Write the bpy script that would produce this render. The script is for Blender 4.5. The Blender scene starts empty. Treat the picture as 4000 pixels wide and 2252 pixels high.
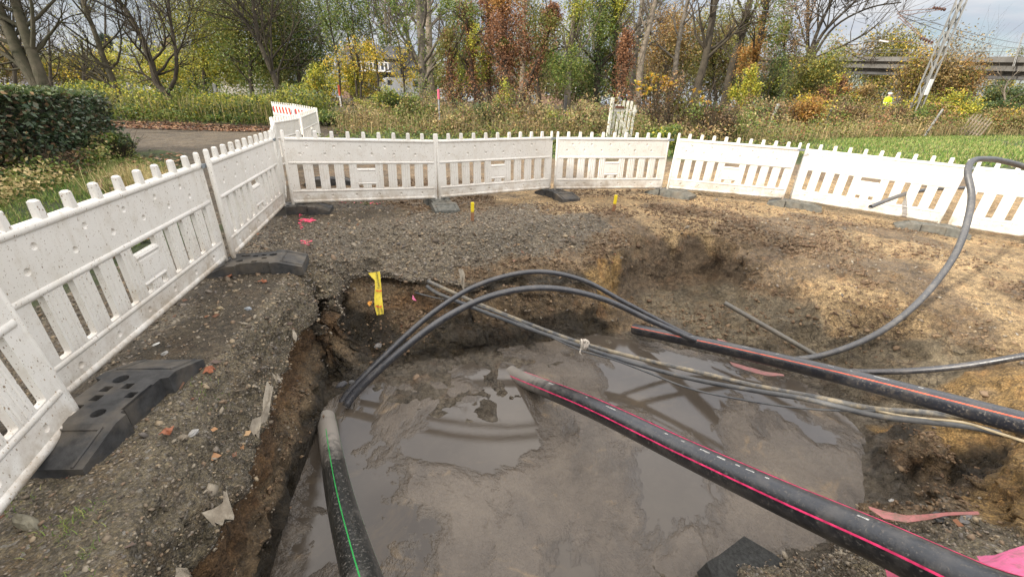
import bpy, math, random
import numpy as np
from mathutils import Vector, Matrix, geometry
R = math.radians
random.seed(7); rng = np.random.default_rng(7)
scene = bpy.context.scene
C = scene.collection

# ------------------------------------------------------------------ camera
FPX, PITCH, ROLL, CAMH = 1620.3, R(23.811), R(1.616), 1.458   # focal length in pixels of the 4000 px wide photograph
cr, sr, cp, sp = math.cos(ROLL), math.sin(ROLL), math.cos(PITCH), math.sin(PITCH)
cam_data = bpy.data.cameras.new("camera"); cam = bpy.data.objects.new("camera", cam_data); C.objects.link(cam)
cam_data.sensor_width = 36; cam_data.lens = 36 * FPX / 4000; cam_data.clip_start = .05; cam_data.clip_end = 2000
rt, up, bk = Vector((cr, sr * sp, sr * cp)), Vector((-sr, cr * sp, cr * cp)), Vector((0, -cp, sp))
m = Matrix((rt, up, bk)).transposed().to_4x4(); m.translation = (0, 0, CAMH); cam.matrix_world = m
scene.camera = cam

def ray(px, py):
    a, b = px - 2000, py - 1126
    u = cr * a + sr * b; v = -sr * a + cr * b
    return np.array([u, FPX * cp - v * sp, -FPX * sp - v * cp]) / FPX
def P(px, py, t):                       # a place in the world, seen at a pixel of the photograph, t metres deep
    return np.array([0, 0, CAMH]) + ray(px, py) * t
def PZ(px, py, z):                      # the same, at height z
    r = ray(px, py); return np.array([0, 0, CAMH]) + r * (z - CAMH) / r[2]

# ------------------------------------------------------------------ light
SUN = Vector((-.86, -.42, .46)).normalized()          # direction towards the sun
world = bpy.data.worlds.new("World"); scene.world = world; world.use_nodes = True
wt = world.node_tree; wn = wt.nodes; wl = wt.links
bg = wn['Background']
sky = wn.new('ShaderNodeTexSky'); sky.sky_type = 'NISHITA'; sky.sun_disc = False
sky.sun_elevation = math.asin(SUN.z); sky.sun_rotation = math.atan2(SUN.x, SUN.y); sky.dust_density = 1.5; sky.air_density = 1.0
tc = wn.new('ShaderNodeTexCoord')
sep = wn.new('ShaderNodeSeparateXYZ'); wl.new(tc.outputs['Generated'], sep.inputs[0])
def wmath(op, a, b=None):
    n = wn.new('ShaderNodeMath'); n.operation = op
    for i, v in enumerate((a, b)):
        if v is None: continue
        if isinstance(v, (int, float)): n.inputs[i].default_value = v
        else: wl.new(v, n.inputs[i])
    return n.outputs[0]
zc = wmath('ADD', wmath('MAXIMUM', sep.outputs[2], 0.0), .12)
comb = wn.new('ShaderNodeCombineXYZ')
wl.new(wmath('DIVIDE', sep.outputs[0], zc), comb.inputs[0]); wl.new(wmath('DIVIDE', sep.outputs[1], zc), comb.inputs[1])
cn = wn.new('ShaderNodeTexNoise'); cn.inputs['Scale'].default_value = .75; cn.inputs['Detail'].default_value = 7; cn.inputs['Roughness'].default_value = .55; cn.inputs['Distortion'].default_value = .3
wl.new(comb.outputs[0], cn.inputs['Vector'])
cramp = wn.new('ShaderNodeValToRGB'); cramp.color_ramp.elements[0].position = .33; cramp.color_ramp.elements[1].position = .52
wl.new(cn.outputs[0], cramp.inputs[0])
cn2 = wn.new('ShaderNodeTexNoise'); cn2.inputs['Scale'].default_value = 1.6; cn2.inputs['Detail'].default_value = 5
wl.new(comb.outputs[0], cn2.inputs['Vector'])
ccol = wn.new('ShaderNodeValToRGB'); ccol.color_ramp.elements[0].position = .35; ccol.color_ramp.elements[0].color = (4.6, 5.1, 6.1, 1)
ccol.color_ramp.elements[1].position = .65; ccol.color_ramp.elements[1].color = (6.9, 7.1, 7.5, 1)
wl.new(cn2.outputs[0], ccol.inputs[0])
mx = wn.new('ShaderNodeMix'); mx.data_type = 'RGBA'
wl.new(wmath('MULTIPLY', cramp.outputs[0], .92), mx.inputs[0]); wl.new(sky.outputs[0], mx.inputs[6]); wl.new(ccol.outputs[0], mx.inputs[7])
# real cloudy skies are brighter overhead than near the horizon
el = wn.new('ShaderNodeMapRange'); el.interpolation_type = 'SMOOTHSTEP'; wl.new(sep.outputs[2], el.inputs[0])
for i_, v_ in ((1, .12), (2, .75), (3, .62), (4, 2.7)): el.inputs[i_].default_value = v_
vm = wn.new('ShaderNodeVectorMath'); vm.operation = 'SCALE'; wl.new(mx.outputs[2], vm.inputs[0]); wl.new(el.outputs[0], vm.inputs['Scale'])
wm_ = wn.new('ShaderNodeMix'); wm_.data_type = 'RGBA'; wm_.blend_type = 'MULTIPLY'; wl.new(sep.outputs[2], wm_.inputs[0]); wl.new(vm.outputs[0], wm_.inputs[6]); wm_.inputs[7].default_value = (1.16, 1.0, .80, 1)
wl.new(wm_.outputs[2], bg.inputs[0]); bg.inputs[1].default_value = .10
sun_d = bpy.data.lights.new("sun", 'SUN'); sun_d.energy = 2.8; sun_d.angle = R(.6); sun_d.color = (1, .93, .82)
sun = bpy.data.objects.new("sun", sun_d); C.objects.link(sun); sun.rotation_euler = (-SUN).to_track_quat('-Z', 'Y').to_euler()
scene.view_settings.view_transform = 'Standard'; scene.view_settings.look = 'None'
scene.view_settings.gamma = 1; scene.view_settings.exposure = .92
scene.cycles.max_bounces = 6; scene.cycles.transparent_max_bounces = 6

# ------------------------------------------------------------------ helpers
def _hash(ix, iy, iz, s):
    h = (ix.astype(np.int64) * 374761393 + iy.astype(np.int64) * 668265263 + iz.astype(np.int64) * 2147483647 + s * 974634777) & 0xffffffff
    h = ((h ^ (h >> 13)) * 1274126177) & 0xffffffff
    return ((h ^ (h >> 16)) & 0xffff) / 32767.5 - 1
def vnoise(p, scale, seed=0):
    q = p * scale; i = np.floor(q); f = q - i; f = f * f * (3 - 2 * f); i = i.astype(np.int64)
    r = 0
    for dx in (0, 1):
        for dy in (0, 1):
            for dz in (0, 1):
                w = (f[:, 0] if dx else 1 - f[:, 0]) * (f[:, 1] if dy else 1 - f[:, 1]) * (f[:, 2] if dz else 1 - f[:, 2])
                r = r + w * _hash(i[:, 0] + dx, i[:, 1] + dy, i[:, 2] + dz, seed)
    return r
def fbm(p, scale, octs=4, seed=0, gain=.5):
    r = 0; a = 1; t = 0
    for o in range(octs):
        r = r + a * vnoise(p + 13.7 * o, scale * 2.03 ** o, seed + o); t += a; a *= gain
    return r / t

def worley(p, scale, seed=0, flat=False):
    """distance to the nearest feature point and the cell's random value"""
    q = p * scale; i = np.floor(q).astype(np.int64); best = np.full(len(q), 9.); val = np.zeros(len(q))
    for dx in (-1, 0, 1):
        for dy in (-1, 0, 1):
            for dz in ((0,) if flat else (-1, 0, 1)):
                c = i + np.array([dx, dy, dz]); 
                if flat: c[:, 2] = 0
                f = np.stack([_hash(c[:, 0], c[:, 1], c[:, 2], seed + k) * .5 + .5 for k in range(3)], 1); d = q - (c + f)
                if flat: d[:, 2] = 0
                d = np.sqrt((d * d).sum(1)); m_ = d < best; best[m_] = d[m_]; val[m_] = f[m_, 0]
    return best, val
def link(o, parent=None):
    C.objects.link(o)
    if parent is not None: o.parent = parent
    return o
def tag(o, label=None, cat=None, group=None, kind=None):
    if label: o['label'] = label
    if cat: o['category'] = cat
    if group: o['group'] = group
    if kind: o['kind'] = kind
    return o
def empty(name, loc=(0, 0, 0), rz=0, label=None, cat=None, group=None):
    o = bpy.data.objects.new(name, None); C.objects.link(o); o.location = loc; o.rotation_euler = (0, 0, rz); o.empty_display_size = .1
    return tag(o, label, cat, group)
def mesh_np(name, V, Fs, mat=None, parent=None, smooth=False, mats=None):
    """V (n,3); Fs list of (k,nverts) int arrays; mats = list of material index arrays"""
    me = bpy.data.meshes.new(name); V = np.asarray(V, np.float32)
    Fs = [np.asarray(f, np.int32) for f in Fs if len(f)]
    me.vertices.add(len(V)); me.vertices.foreach_set('co', V.ravel())
    nl = sum(f.size for f in Fs); nf = sum(len(f) for f in Fs)
    me.loops.add(nl); me.loops.foreach_set('vertex_index', np.concatenate([f.ravel() for f in Fs]))
    tot = np.concatenate([np.full(len(f), f.shape[1], np.int32) for f in Fs])
    me.polygons.add(nf); me.polygons.foreach_set('loop_start', np.concatenate([[0], np.cumsum(tot)[:-1]]).astype(np.int32))
    try: me.polygons.foreach_set('loop_total', tot)
    except Exception: pass
    if smooth: me.polygons.foreach_set('use_smooth', np.ones(nf, bool))
    if mats is not None: me.polygons.foreach_set('material_index', np.asarray(mats, np.int32))
    me.update(calc_edges=True); me.validate()
    for mm in (mat if isinstance(mat, (list, tuple)) else [mat]):
        if mm: me.materials.append(mm)
    o = bpy.data.objects.new(name, me)
    return link(o, parent)

class MB:
    """collects shapes and links them as one mesh object"""
    def __init__(s): s.v = []; s.f = []; s.n = 0; s.mi = []
    def add(s, V, F, mi=0):
        V = np.asarray(V, float).reshape(-1, 3); s.v.append(V)
        for f in F: s.f.append([int(i) + s.n for i in f]); s.mi.append(mi)
        s.n += len(V); return s
    def box(s, c, d, rot=None, mi=0, taper=1.0, ch=0.0):
        """chamfered box: centre c, size d; taper scales the top"""
        x, y, z = d[0] / 2, d[1] / 2, d[2] / 2
        ch = min(ch, x * .9, y * .9, z * .9)
        if ch <= 0:
            V = np.array([(a * x * (taper if e > 0 else 1), b * y * (taper if e > 0 else 1), e * z) for e in (-1, 1) for a, b in ((-1, -1), (1, -1), (1, 1), (-1, 1))], float)
            F = [(3, 2, 1, 0), (4, 5, 6, 7), (0, 1, 5, 4), (1, 2, 6, 5), (2, 3, 7, 6), (3, 0, 4, 7)]
        else:
            V = []; k = ch
            ring = lambda ex, ey: [(-ex + k, -ey), (ex - k, -ey), (ex, -ey + k), (ex, ey - k), (ex - k, ey), (-ex + k, ey), (-ex, ey - k), (-ex, -ey + k)]
            for zz, ins, tp in ((-z, k, 1), (-z + k, 0, 1), (z - k, 0, taper), (z, k, taper)):
                for a, b in ring(x - ins, y - ins): V.append((a * tp, b * tp, zz))
            V = np.array(V); F = [tuple(range(7, -1, -1)), tuple(range(24, 32))]
            for L in range(3):
                for i in range(8): F.append((L * 8 + i, L * 8 + (i + 1) % 8, L * 8 + 8 + (i + 1) % 8, L * 8 + 8 + i))
        if rot is not None: V = V @ np.array(rot.to_3x3()).T if isinstance(rot, Matrix) else V @ np.asarray(rot).T
        return s.add(V + np.asarray(c, float), F, mi)
    def tube(s, pts, r, n=8, mi=0, caps=True, squash=1.0):
        pts = np.asarray(pts, float); r = np.full(len(pts), r) if np.isscalar(r) else np.asarray(r, float)
        T = np.gradient(pts, axis=0); T /= np.linalg.norm(T, axis=1)[:, None] + 1e-12
        ref = np.array([0, 0, 1.]) if abs(T[0][2]) < .9 else np.array([1., 0, 0])
        a = np.cross(T[0], ref); a /= np.linalg.norm(a); V = []
        for i in range(len(pts)):
            a = a - T[i] * (a @ T[i]); a /= np.linalg.norm(a); b = np.cross(T[i], a)
            for k in range(n):
                th = 2 * math.pi * k / n; V.append(pts[i] + r[i] * (math.cos(th) * a + squash * math.sin(th) * b))
        F = [(i * n + k, i * n + (k + 1) % n, (i + 1) * n + (k + 1) % n, (i + 1) * n + k) for i in range(len(pts) - 1) for k in range(n)]
        if caps: F += [tuple(range(n - 1, -1, -1)), tuple(range((len(pts) - 1) * n, len(pts) * n))]
        return s.add(V, F, mi)
    def blob(s, c, rx, ry, rz, n=7, m=5, jit=.0, mi=0, seed=0):
        rr = np.random.default_rng(seed); V = [(0, 0, -rz)]
        for j in range(1, m):
            ph = -math.pi / 2 + math.pi * j / m
            for i in range(n):
                th = 2 * math.pi * i / n; k = 1 + jit * rr.uniform(-1, 1)
                V.append((rx * math.cos(ph) * math.cos(th) * k, ry * math.cos(ph) * math.sin(th) * k, rz * math.sin(ph) * k))
        V.append((0, 0, rz)); F = [(0, 1 + (i + 1) % n, 1 + i) for i in range(n)]
        for j in range(m - 2):
            for i in range(n): F.append((1 + j * n + i, 1 + j * n + (i + 1) % n, 1 + (j + 1) * n + (i + 1) % n, 1 + (j + 1) * n + i))
        L = len(V) - 1; F += [(L, 1 + (m - 2) * n + i, 1 + (m - 2) * n + (i + 1) % n) for i in range(n)]
        return s.add(np.array(V) + np.asarray(c), F, mi)
    def build(s, name, mat, parent=None, smooth=False):
        me = bpy.data.meshes.new(name); me.from_pydata(np.concatenate(s.v).tolist(), [], s.f)
        for mm in (mat if isinstance(mat, (list, tuple)) else [mat]): me.materials.append(mm)
        if len(set(s.mi)) > 1: me.polygons.foreach_set('material_index', s.mi)
        if smooth: me.polygons.foreach_set('use_smooth', [True] * len(me.polygons))
        me.update()
        return link(bpy.data.objects.new(name, me), parent)

def smooth_path(pts, step=.05):
    pts = np.asarray(pts, float); n = len(pts)
    ext = np.vstack([2 * pts[0] - pts[1], pts, 2 * pts[-1] - pts[-2]]); out = []
    for i in range(n - 1):
        p0, p1, p2, p3 = ext[i:i + 4]; L = max(np.linalg.norm(p2 - p1), 1e-6); k = max(2, int(L / step))
        t1 = np.linalg.norm(p1 - p0) ** .5; t2 = L ** .5; t3 = np.linalg.norm(p3 - p2) ** .5
        m1 = (p2 - p1) + t2 * ((p1 - p0) / t1 - (p2 - p0) / (t1 + t2)) if t1 > 0 else p2 - p1
        m2 = (p2 - p1) + t2 * ((p3 - p2) / t3 - (p3 - p1) / (t2 + t3)) if t3 > 0 else p2 - p1
        for j in range(k):
            t = j / k; out.append((2 * t**3 - 3 * t**2 + 1) * p1 + (t**3 - 2 * t**2 + t) * m1 + (-2 * t**3 + 3 * t**2) * p2 + (t**3 - t**2) * m2)
    out.append(pts[-1]); return np.array(out)

def cdt(outer, holes):
    """flat triangulation of a polygon with holes (2D)"""
    pts = []; loops = []
    for lp in [outer] + holes:
        loops.append(list(range(len(pts), len(pts) + len(lp)))); pts += [Vector(p[:2]) for p in lp]
    edges = [(lp[i], lp[(i + 1) % len(lp)]) for lp in loops for i in range(len(lp))]
    vs, es, fs, *_ = geometry.delaunay_2d_cdt(pts, edges, [], 0, 1e-6)
    def inside(x, y, lp):
        r = False; n = len(lp)
        for i in range(n):
            x1, y1 = lp[i][:2]; x2, y2 = lp[(i + 1) % n][:2]
            if (y1 > y) != (y2 > y) and x < (x2 - x1) * (y - y1) / (y2 - y1) + x1: r = not r
        return r
    out = []
    for f in fs:
        if len(f) != 3: continue
        cx = sum(vs[i][0] for i in f) / 3; cy = sum(vs[i][1] for i in f) / 3
        if inside(cx, cy, outer) and not any(inside(cx, cy, h) for h in holes):
            a, b, c = (vs[i] for i in f)
            if (b[0] - a[0]) * (c[1] - a[1]) - (b[1] - a[1]) * (c[0] - a[0]) < 0: f = f[::-1]
            out.append(tuple(f))
    return [tuple(v) for v in vs], out

# ------------------------------------------------------------------ materials
class NT:
    def __init__(s, name):
        s.m = bpy.data.materials.new(name); s.m.use_nodes = True; s.t = s.m.node_tree; s.n = s.t.nodes; s.l = s.t.links
        s.b = s.n['Principled BSDF']; s.geo = None
    def pos(s):
        if not s.geo: s.geo = s.n.new('ShaderNodeNewGeometry')
        return s.geo.outputs['Position']
    def node(s, ty, **kw):
        n = s.n.new(ty)
        for k, v in kw.items(): setattr(n, k, v)
        return n
    def set(s, sock, v):
        if isinstance(v, bpy.types.NodeSocket): s.l.new(v, sock)
        elif isinstance(v, (tuple, list)) and len(v) == 3 and sock.type == 'RGBA': sock.default_value = (*v, 1)
        else: sock.default_value = v
    def noise(s, scale, detail=4, rough=.5, vec=None, dist=0, out=0):
        n = s.node('ShaderNodeTexNoise'); n.inputs['Scale'].default_value = scale; n.inputs['Detail'].default_value = detail
        n.inputs['Roughness'].default_value = rough; n.inputs['Distortion'].default_value = dist
        s.l.new(vec or s.pos(), n.inputs['Vector']); return n.outputs[out]
    def voro(s, scale, feat='F1', vec=None, out='Distance', rand=1):
        n = s.node('ShaderNodeTexVoronoi', feature=feat); n.inputs['Scale'].default_value = scale; n.inputs['Randomness'].default_value = rand
        s.l.new(vec or s.pos(), n.inputs['Vector']); return n.outputs[out]
    def ramp(s, fac, stops, const=False):
        n = s.node('ShaderNodeValToRGB'); e = n.color_ramp.elements
        if const: n.color_ramp.interpolation = 'CONSTANT'
        while len(e) < len(stops): e.new(.5)
        for i, (p, c) in enumerate(stops):
            e[i].position = p; e[i].color = (*c, 1) if isinstance(c, tuple) else (c, c, c, 1)
        s.l.new(fac, n.inputs[0]); return n.outputs[0]
    def mix(s, fac, a, b, mode='MIX'):
        n = s.node('ShaderNodeMix', data_type='RGBA', blend_type=mode)
        s.set(n.inputs[0], fac); s.set(n.inputs[6], a); s.set(n.inputs[7], b); return n.outputs[2]
    def math(s, op, a, b=0., c=None):
        n = s.node('ShaderNodeMath', operation=op); s.set(n.inputs[0], a); s.set(n.inputs[1], b)
        if c is not None: s.set(n.inputs[2], c)
        return n.outputs[0]
    def scalevec(s, v, sc):
        n = s.node('ShaderNodeMapping'); n.inputs['Scale'].default_value = sc; s.l.new(v, n.inputs[0]); return n.outputs[0]
    def bump(s, h, strength=.5, dist=.01, prev=None):
        n = s.node('ShaderNodeBump'); n.inputs['Strength'].default_value = strength; n.inputs['Distance'].default_value = dist
        s.l.new(h, n.inputs['Height'])
        if prev is not None: s.l.new(prev, n.inputs['Normal'])
        s.l.new(n.outputs[0], s.b.inputs['Normal']); return n.outputs[0]
    def out(s, color=None, rough=None, **kw):
        if color is not None: s.set(s.b.inputs['Base Color'], color)
        if rough is not None: s.set(s.b.inputs['Roughness'], rough)
        for k, v in kw.items(): s.set(s.b.inputs[k.replace('_', ' ')], v)
        return s.m
def simple(name, col, rough=.6, var=.25, scale=8, bump=0, metallic=0, spec=.5):
    t = NT(name); f = t.noise(scale, 5)
    a = tuple(c * (1 - var) for c in col); b = tuple(min(1, c * (1 + var)) for c in col)
    if bump: t.bump(t.noise(scale * 5, 5), bump, .01)
    return t.out(t.ramp(f, [(.3, a), (.7, b)]), rough, Metallic=metallic, Specular_IOR_Level=spec)
LEAFGAIN = 1.75
def leafmat(name, cols, rough=.55, transl=.3):
    """cols: list of colours picked at random per leaf"""
    cols = [tuple(min(.85, v * LEAFGAIN) for v in c) for c in cols]
    t = NT(name); g = t.node('ShaderNodeNewGeometry'); r = g.outputs['Random Per Island']; n = len(cols)
    c = t.ramp(r, [(i / n, cols[i]) for i in range(n)], const=True)
    big = t.noise(.9, 3); c = t.mix(t.ramp(big, [(.35, 0.), (.65, .45)]), c, t.mix(.5, c, tuple(cols[-1])))
    t.out(c, rough, Specular_IOR_Level=.35)
    tr = t.node('ShaderNodeBsdfTranslucent'); t.l.new(c, tr.inputs[0])
    mx = t.node('ShaderNodeMixShader'); mx.inputs[0].default_value = transl
    t.l.new(t.b.outputs[0], mx.inputs[1]); t.l.new(tr.outputs[0], mx.inputs[2]); t.l.new(mx.outputs[0], t.n['Material Output'].inputs[0])
    return t.m
# ------------------------------------------------------------------ the ground
WATER_Z = -1.0
MATS = dict(G=0, B=1, T=2, D=3, O=4, M=5, W=6, L=7, K=8, V=9, S=10, Y=11, P=12)
ALB = np.array([(.158, .129, .096), (.192, .132, .080), (.40, .28, .165), (.056, .045, .034), (.205, .122, .066), (.152, .124, .084), (.150, .127, .110), (.205, .165, .120),
                (.108, .084, .060), (.060, .085, .026), (.085, .065, .040), (.34, .215, .092), (.160, .115, .080)]) * np.array([1.12, 1.12, .98])
GRAV = np.array([1, .25, .1, .0, .05, .9, .0, .05, .15, .1, .2, .1, .02]); WET = np.array([.25, .35, .15, .75, .45, .2, .9, .6, .3, .05, .1, .2, .45])
ctrl = []; cedges = []
def poly(pts, mat, closed=False, z=None):
    """pts: (px,py,z) seen in the photograph or ('w',x,y,z) world points"""
    i0 = len(ctrl)
    for p in pts:
        if p[0] == 'w': ctrl.append((*p[1:4], mat if len(p) < 5 else p[4]))
        else:
            zz = p[2] if z is None else z; q = PZ(p[0], p[1], zz); ctrl.append((q[0], q[1], zz, p[3] if len(p) > 3 else (p[2] if (z is not None and len(p) > 2 and isinstance(p[2], str)) else mat)))
    for i in range(i0, len(ctrl) - 1): cedges.append((i, i + 1))
    return [np.array(c[:3]) for c in ctrl[i0:]]
def pts_(lst, mat):
    global cedges
    n = len(cedges); poly(lst, mat); del cedges[n:]
# crest where the flat ground breaks
poly([('w', -1.12, .45, -.02), (480, 2252, -.02), (560, 1950, -.02), (640, 1700, -.02), (740, 1520, -.02), (900, 1360, -.02), (1090, 1165, -.02), (1180, 1030, -.02), (1280, 925, -.01, 'G'),
      (1500, 890, 0, 'G'), (1800, 893, .0, 'G'), (2050, 878, .02, 'G'), (2280, 850, .03, 'G'), (2420, 848, .02, 'B'), (2560, 860, .0, 'T'), (2750, 862, .0, 'T'), (2900, 862, 0., 'B'), (3100, 850, 0, 'B')], 'M')
lip = poly([('w', -1.2, .5, -.3), ('w', -1.24, .9, -.34), (733, 2252, -.35), (815, 2110, -.35), (900, 1950, -.35), (960, 1810, -.35), (1010, 1700, -.36), (1045, 1570, -.35), (1080, 1470, -.35), (1150, 1320, -.36), (1230, 1225, -.34), (1290, 1160, -.35),
      (1345, 1092, -.34, 'G'), (1438, 1062, -.33, 'G'), (1520, 1067, -.33, 'G'), (1609, 1097, -.36, 'G'), (1697, 1086, -.36, 'G'), (1796, 1108, -.38, 'G')], 'M')
toe = poly([('w', -1.22, .7, -1.02), ('w', -1.27, 1.0, -1.02), (1060, 2252, -1.02), (1100, 2110, -1.02), (1130, 1990, -1.02), (1172, 1880, -1.02), (1210, 1780, -1.02), (1240, 1700, -1.02), (1262, 1620, -1.02), (1275, 1540, -1.0), (1280, 1470, -1.0),
      (1290, 1405, -.99, 'D'), (1450, 1400, -.98, 'D'), (1600, 1398, -.98, 'D'), (1760, 1372, -.98, 'D'), (1900, 1352, -.99, 'D'), (2050, 1333, -1.0, 'D'), (2200, 1312, -1.0, 'D'), (2325, 1300, -1.0, 'D')], 'D')
def resample(a, n):
    a = np.array(a); d = np.concatenate([[0], np.cumsum(np.linalg.norm(np.diff(a[:, :2], axis=0), axis=1))]); s = np.linspace(0, d[-1], n)
    return np.stack([np.interp(s, d, a[:, k]) for k in range(3)], 1)
lipL = resample(lip[:12], 22); toeL = resample(toe[:12], 22)
for fr, zf, mt in ((.10, .10, 'O'), (.30, .38, 'O'), (.55, .62, 'B'), (.72, .78, 'D')):
    q = lipL + (toeL - lipL) * fr; q[:, 2] = lipL[:, 2] + (toeL[:, 2] - lipL[:, 2]) * zf
    poly([('w', *v) for v in q[:-1]], mt)
# back wall under the overhanging gravel lip, and its ledges
poly([(1375, 1135, -.44), (1450, 1110, -.45), (1530, 1115, -.46), (1615, 1140, -.46), (1700, 1135, -.46), (1790, 1150, -.47)], 'B')
poly([(1345, 1230, -.66), (1430, 1210, -.64, 'B'), (1540, 1200, -.62, 'O'), (1650, 1200, -.6, 'O'), (1780, 1210, -.6, 'B'), (1850, 1215, -.6, 'D')], 'D')
poly([(1330, 1300, -.80), (1450, 1270, -.76, 'D'), (1600, 1262, -.72, 'B'), (1750, 1280, -.75, 'D'), (1850, 1290, -.78, 'D')], 'D')
pts_([(1380, 1350, -.92), (1560, 1345, -.9), (1720, 1340, -.9)], 'D')
# brown funnel and the smooth dark wall right of it
pts_([(1500, 1000, -.22, 'G'), (1700, 1000, -.22, 'G'), (1350, 1010, -.15, 'G'), (1900, 990, -.2, 'G'), (2050, 960, -.15, 'G'), (2200, 930, -.12, 'G')], 'G')
poly([(1840, 1080, -.36, 'B'), (1950, 1050, -.32, 'B'), (2100, 1040, -.3, 'B'), (2230, 1030, -.3, 'B'), (2325, 1010, -.27, 'B')], 'B')
poly([(1840, 1150, -.46), (1950, 1118, -.44), (2100, 1098, -.43), (2220, 1092, -.43), (2322, 1098, -.44)], 'D')
poly([(1850, 1180, -.52), (1950, 1155, -.54), (2100, 1145, -.56), (2220, 1140, -.56), (2324, 1140, -.56)], 'B')
# yellow clay corner face and the bay behind it
poly([(2338, 1003, -.25, 'Y'), (2328, 1110, -.5, 'Y'), (2327, 1200, -.76, 'O'), (2326, 1290, -1.0, 'D')], 'Y')
poly([(2360, 985, -.22, 'B'), (2430, 965, -.2, 'B'), (2480, 930, -.16, 'B'), (2520, 910, -.1, 'B'), (2600, 903, -.07, 'T'), (2740, 903, -.06, 'T'), (2840, 915, -.06, 'B'), (2900, 945, -.08, 'B')], 'B')
poly([(2405, 1010, -.3, 'Y'), (2440, 1100, -.62, 'P'), (2520, 1095, -.68, 'P'), (2640, 1085, -.69, 'P'), (2780, 1080, -.67, 'P'), (2865, 1090, -.55, 'P'), (2920, 1000, -.25, 'B')], 'B')
pts_([(2560, 925, -.12, 'P'), (2700, 922, -.12, 'P'), (2800, 930, -.13, 'P')], 'B')
pts_([(2390, 1150, -.74, 'Y'), (2420, 1210, -.87, 'B'), (2600, 1180, -.82, 'L'), (2750, 1170, -.79, 'L'), (2880, 1180, -.70, 'L'), (2420, 1275, -.97, 'B'), (2600, 1290, -.95, 'W'), (2780, 1290, -.86, 'L')], 'L')
# right-hand slope
pts_([(3120, 930, -.06, 'B'), (3400, 930, -.04, 'T'), (3700, 985, -.05, 'T'), (4000, 1040, -.06, 'T'), (3050, 1010, -.22, 'B'), (3250, 1050, -.2, 'B'), (3500, 1090, -.15, 'B'), (3800, 1120, -.12, 'T'), (4000, 1160, -.12, 'B'),
      (3000, 1110, -.42, 'B'), (3200, 1150, -.38, 'T'), (3450, 1190, -.32, 'T'), (3700, 1230, -.28, 'B'), (4000, 1260, -.2, 'T'), (2960, 1200, -.62, 'L'), (3150, 1240, -.58, 'L'), (3300, 1260, -.5, 'T'), (3550, 1290, -.45, 'T'), (3800, 1330, -.36, 'B'), (4000, 1350, -.3, 'T'),
      (3000, 1320, -.8, 'L'), (3180, 1350, -.78, 'L'), (3330, 1370, -.72, 'L'), (3520, 1370, -.6, 'L'), (3700, 1400, -.55, 'L'), (4000, 1400, -.36, 'T'), (3300, 1450, -.86, 'L'), (3500, 1470, -.72, 'L'), (3700, 1490, -.6, 'L'),
      (3850, 1470, -.42, 'Y'), (4000, 1450, -.3, 'Y'), (3950, 1560, -.3, 'Y'), (4050, 1600, -.3, 'Y'), (3600, 1560, -.78, 'L'), (3780, 1600, -.66, 'T')], 'B')
# right-hand water edge
poly([(2450, 1325, -1.0), (2600, 1345, -1.0), (2800, 1385, -1.0), (2980, 1425, -1.0), (3120, 1480, -1.0), (3230, 1560, -1.0), (3330, 1640, -1.0), (3400, 1715, -1.0), (3365, 1790, -1.0), (3365, 1890, -1.0), (3385, 1975, -1.0),
      (3330, 2050, -1.0), (3229, 2150, -1.0), (3096, 2172, -1.0), (2876, 2200, -1.0), (2782, 2190, -1.0), (2745, 2260, -1.0), ('w', 1.1, 1.3, -1.0), ('w', .6, 1.15, -1.0), ('w', -.2, 1.1, -1.0), ('w', -1.0, 1.0, -1.0)], 'W')
pts_([(3450, 1800, -.93, 'D'), (3430, 1700, -.96, 'Y'), (3540, 1690, -.84, 'D'), (3560, 1770, -.78, 'B'), (3648, 1740, -.68, 'B'), (3680, 1800, -.76, 'B'), (3560, 1850, -.93, 'D'), (3700, 1870, -.88, 'D'), (3500, 1930, -.96, 'W'), (3640, 1960, -.9, 'B'), (3800, 1880, -.8, 'D'), (3900, 1830, -.7, 'D'),
      (3700, 1680, -.68, 'Y'), (3850, 1690, -.62, 'Y'), (3600, 1640, -.8, 'W'), (3980, 1730, -.55, 'B'), (4080, 1700, -.4, 'Y'), (3850, 1960, -.74, 'B'), (3950, 1900, -.6, 'D'), (4050, 1850, -.45, 'Y'), (3960, 1960, -.5, 'Y')], 'B')
poly([(3400, 2010, -.9, 'B'), (3500, 2030, -.8, 'B'), (3620, 2035, -.75, 'B'), (3740, 2030, -.7, 'M'), (3820, 2010, -.64, 'M'), (3920, 2000, -.5, 'Y'), (4020, 1990, -.4, 'Y')], 'B')
pts_([(3480, 2100, -.72, 'M'), (3700, 2110, -.5, 'M'), (3900, 2100, -.36, 'M'), (4050, 2080, -.3, 'Y'), (3250, 2210, -.82, 'M'), (3050, 2230, -.86, 'G'), (2850, 2240, -.9, 'G'), ('w', 1.3, 1.35, -.7, 'M'), ('w', 1.45, 1.1, -.4, 'M'), ('w', 1.8, 1.2, -.28, 'M'),
      ('w', .9, 1.05, -.7, 'G'), ('w', 0.9, .8, -.3, 'M'), ('w', 0, .85, -.4, 'M'), ('w', -.9, .7, -.4, 'M'), ('w', 0, .55, -.05, 'M'), ('w', 1.2, .6, -.05, 'M'), ('w', 2.2, .8, -.1, 'M'), ('w', 2.8, 1.5, -.12, 'Y'), ('w', -.9, .4, -.05, 'M')], 'M')
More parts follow.
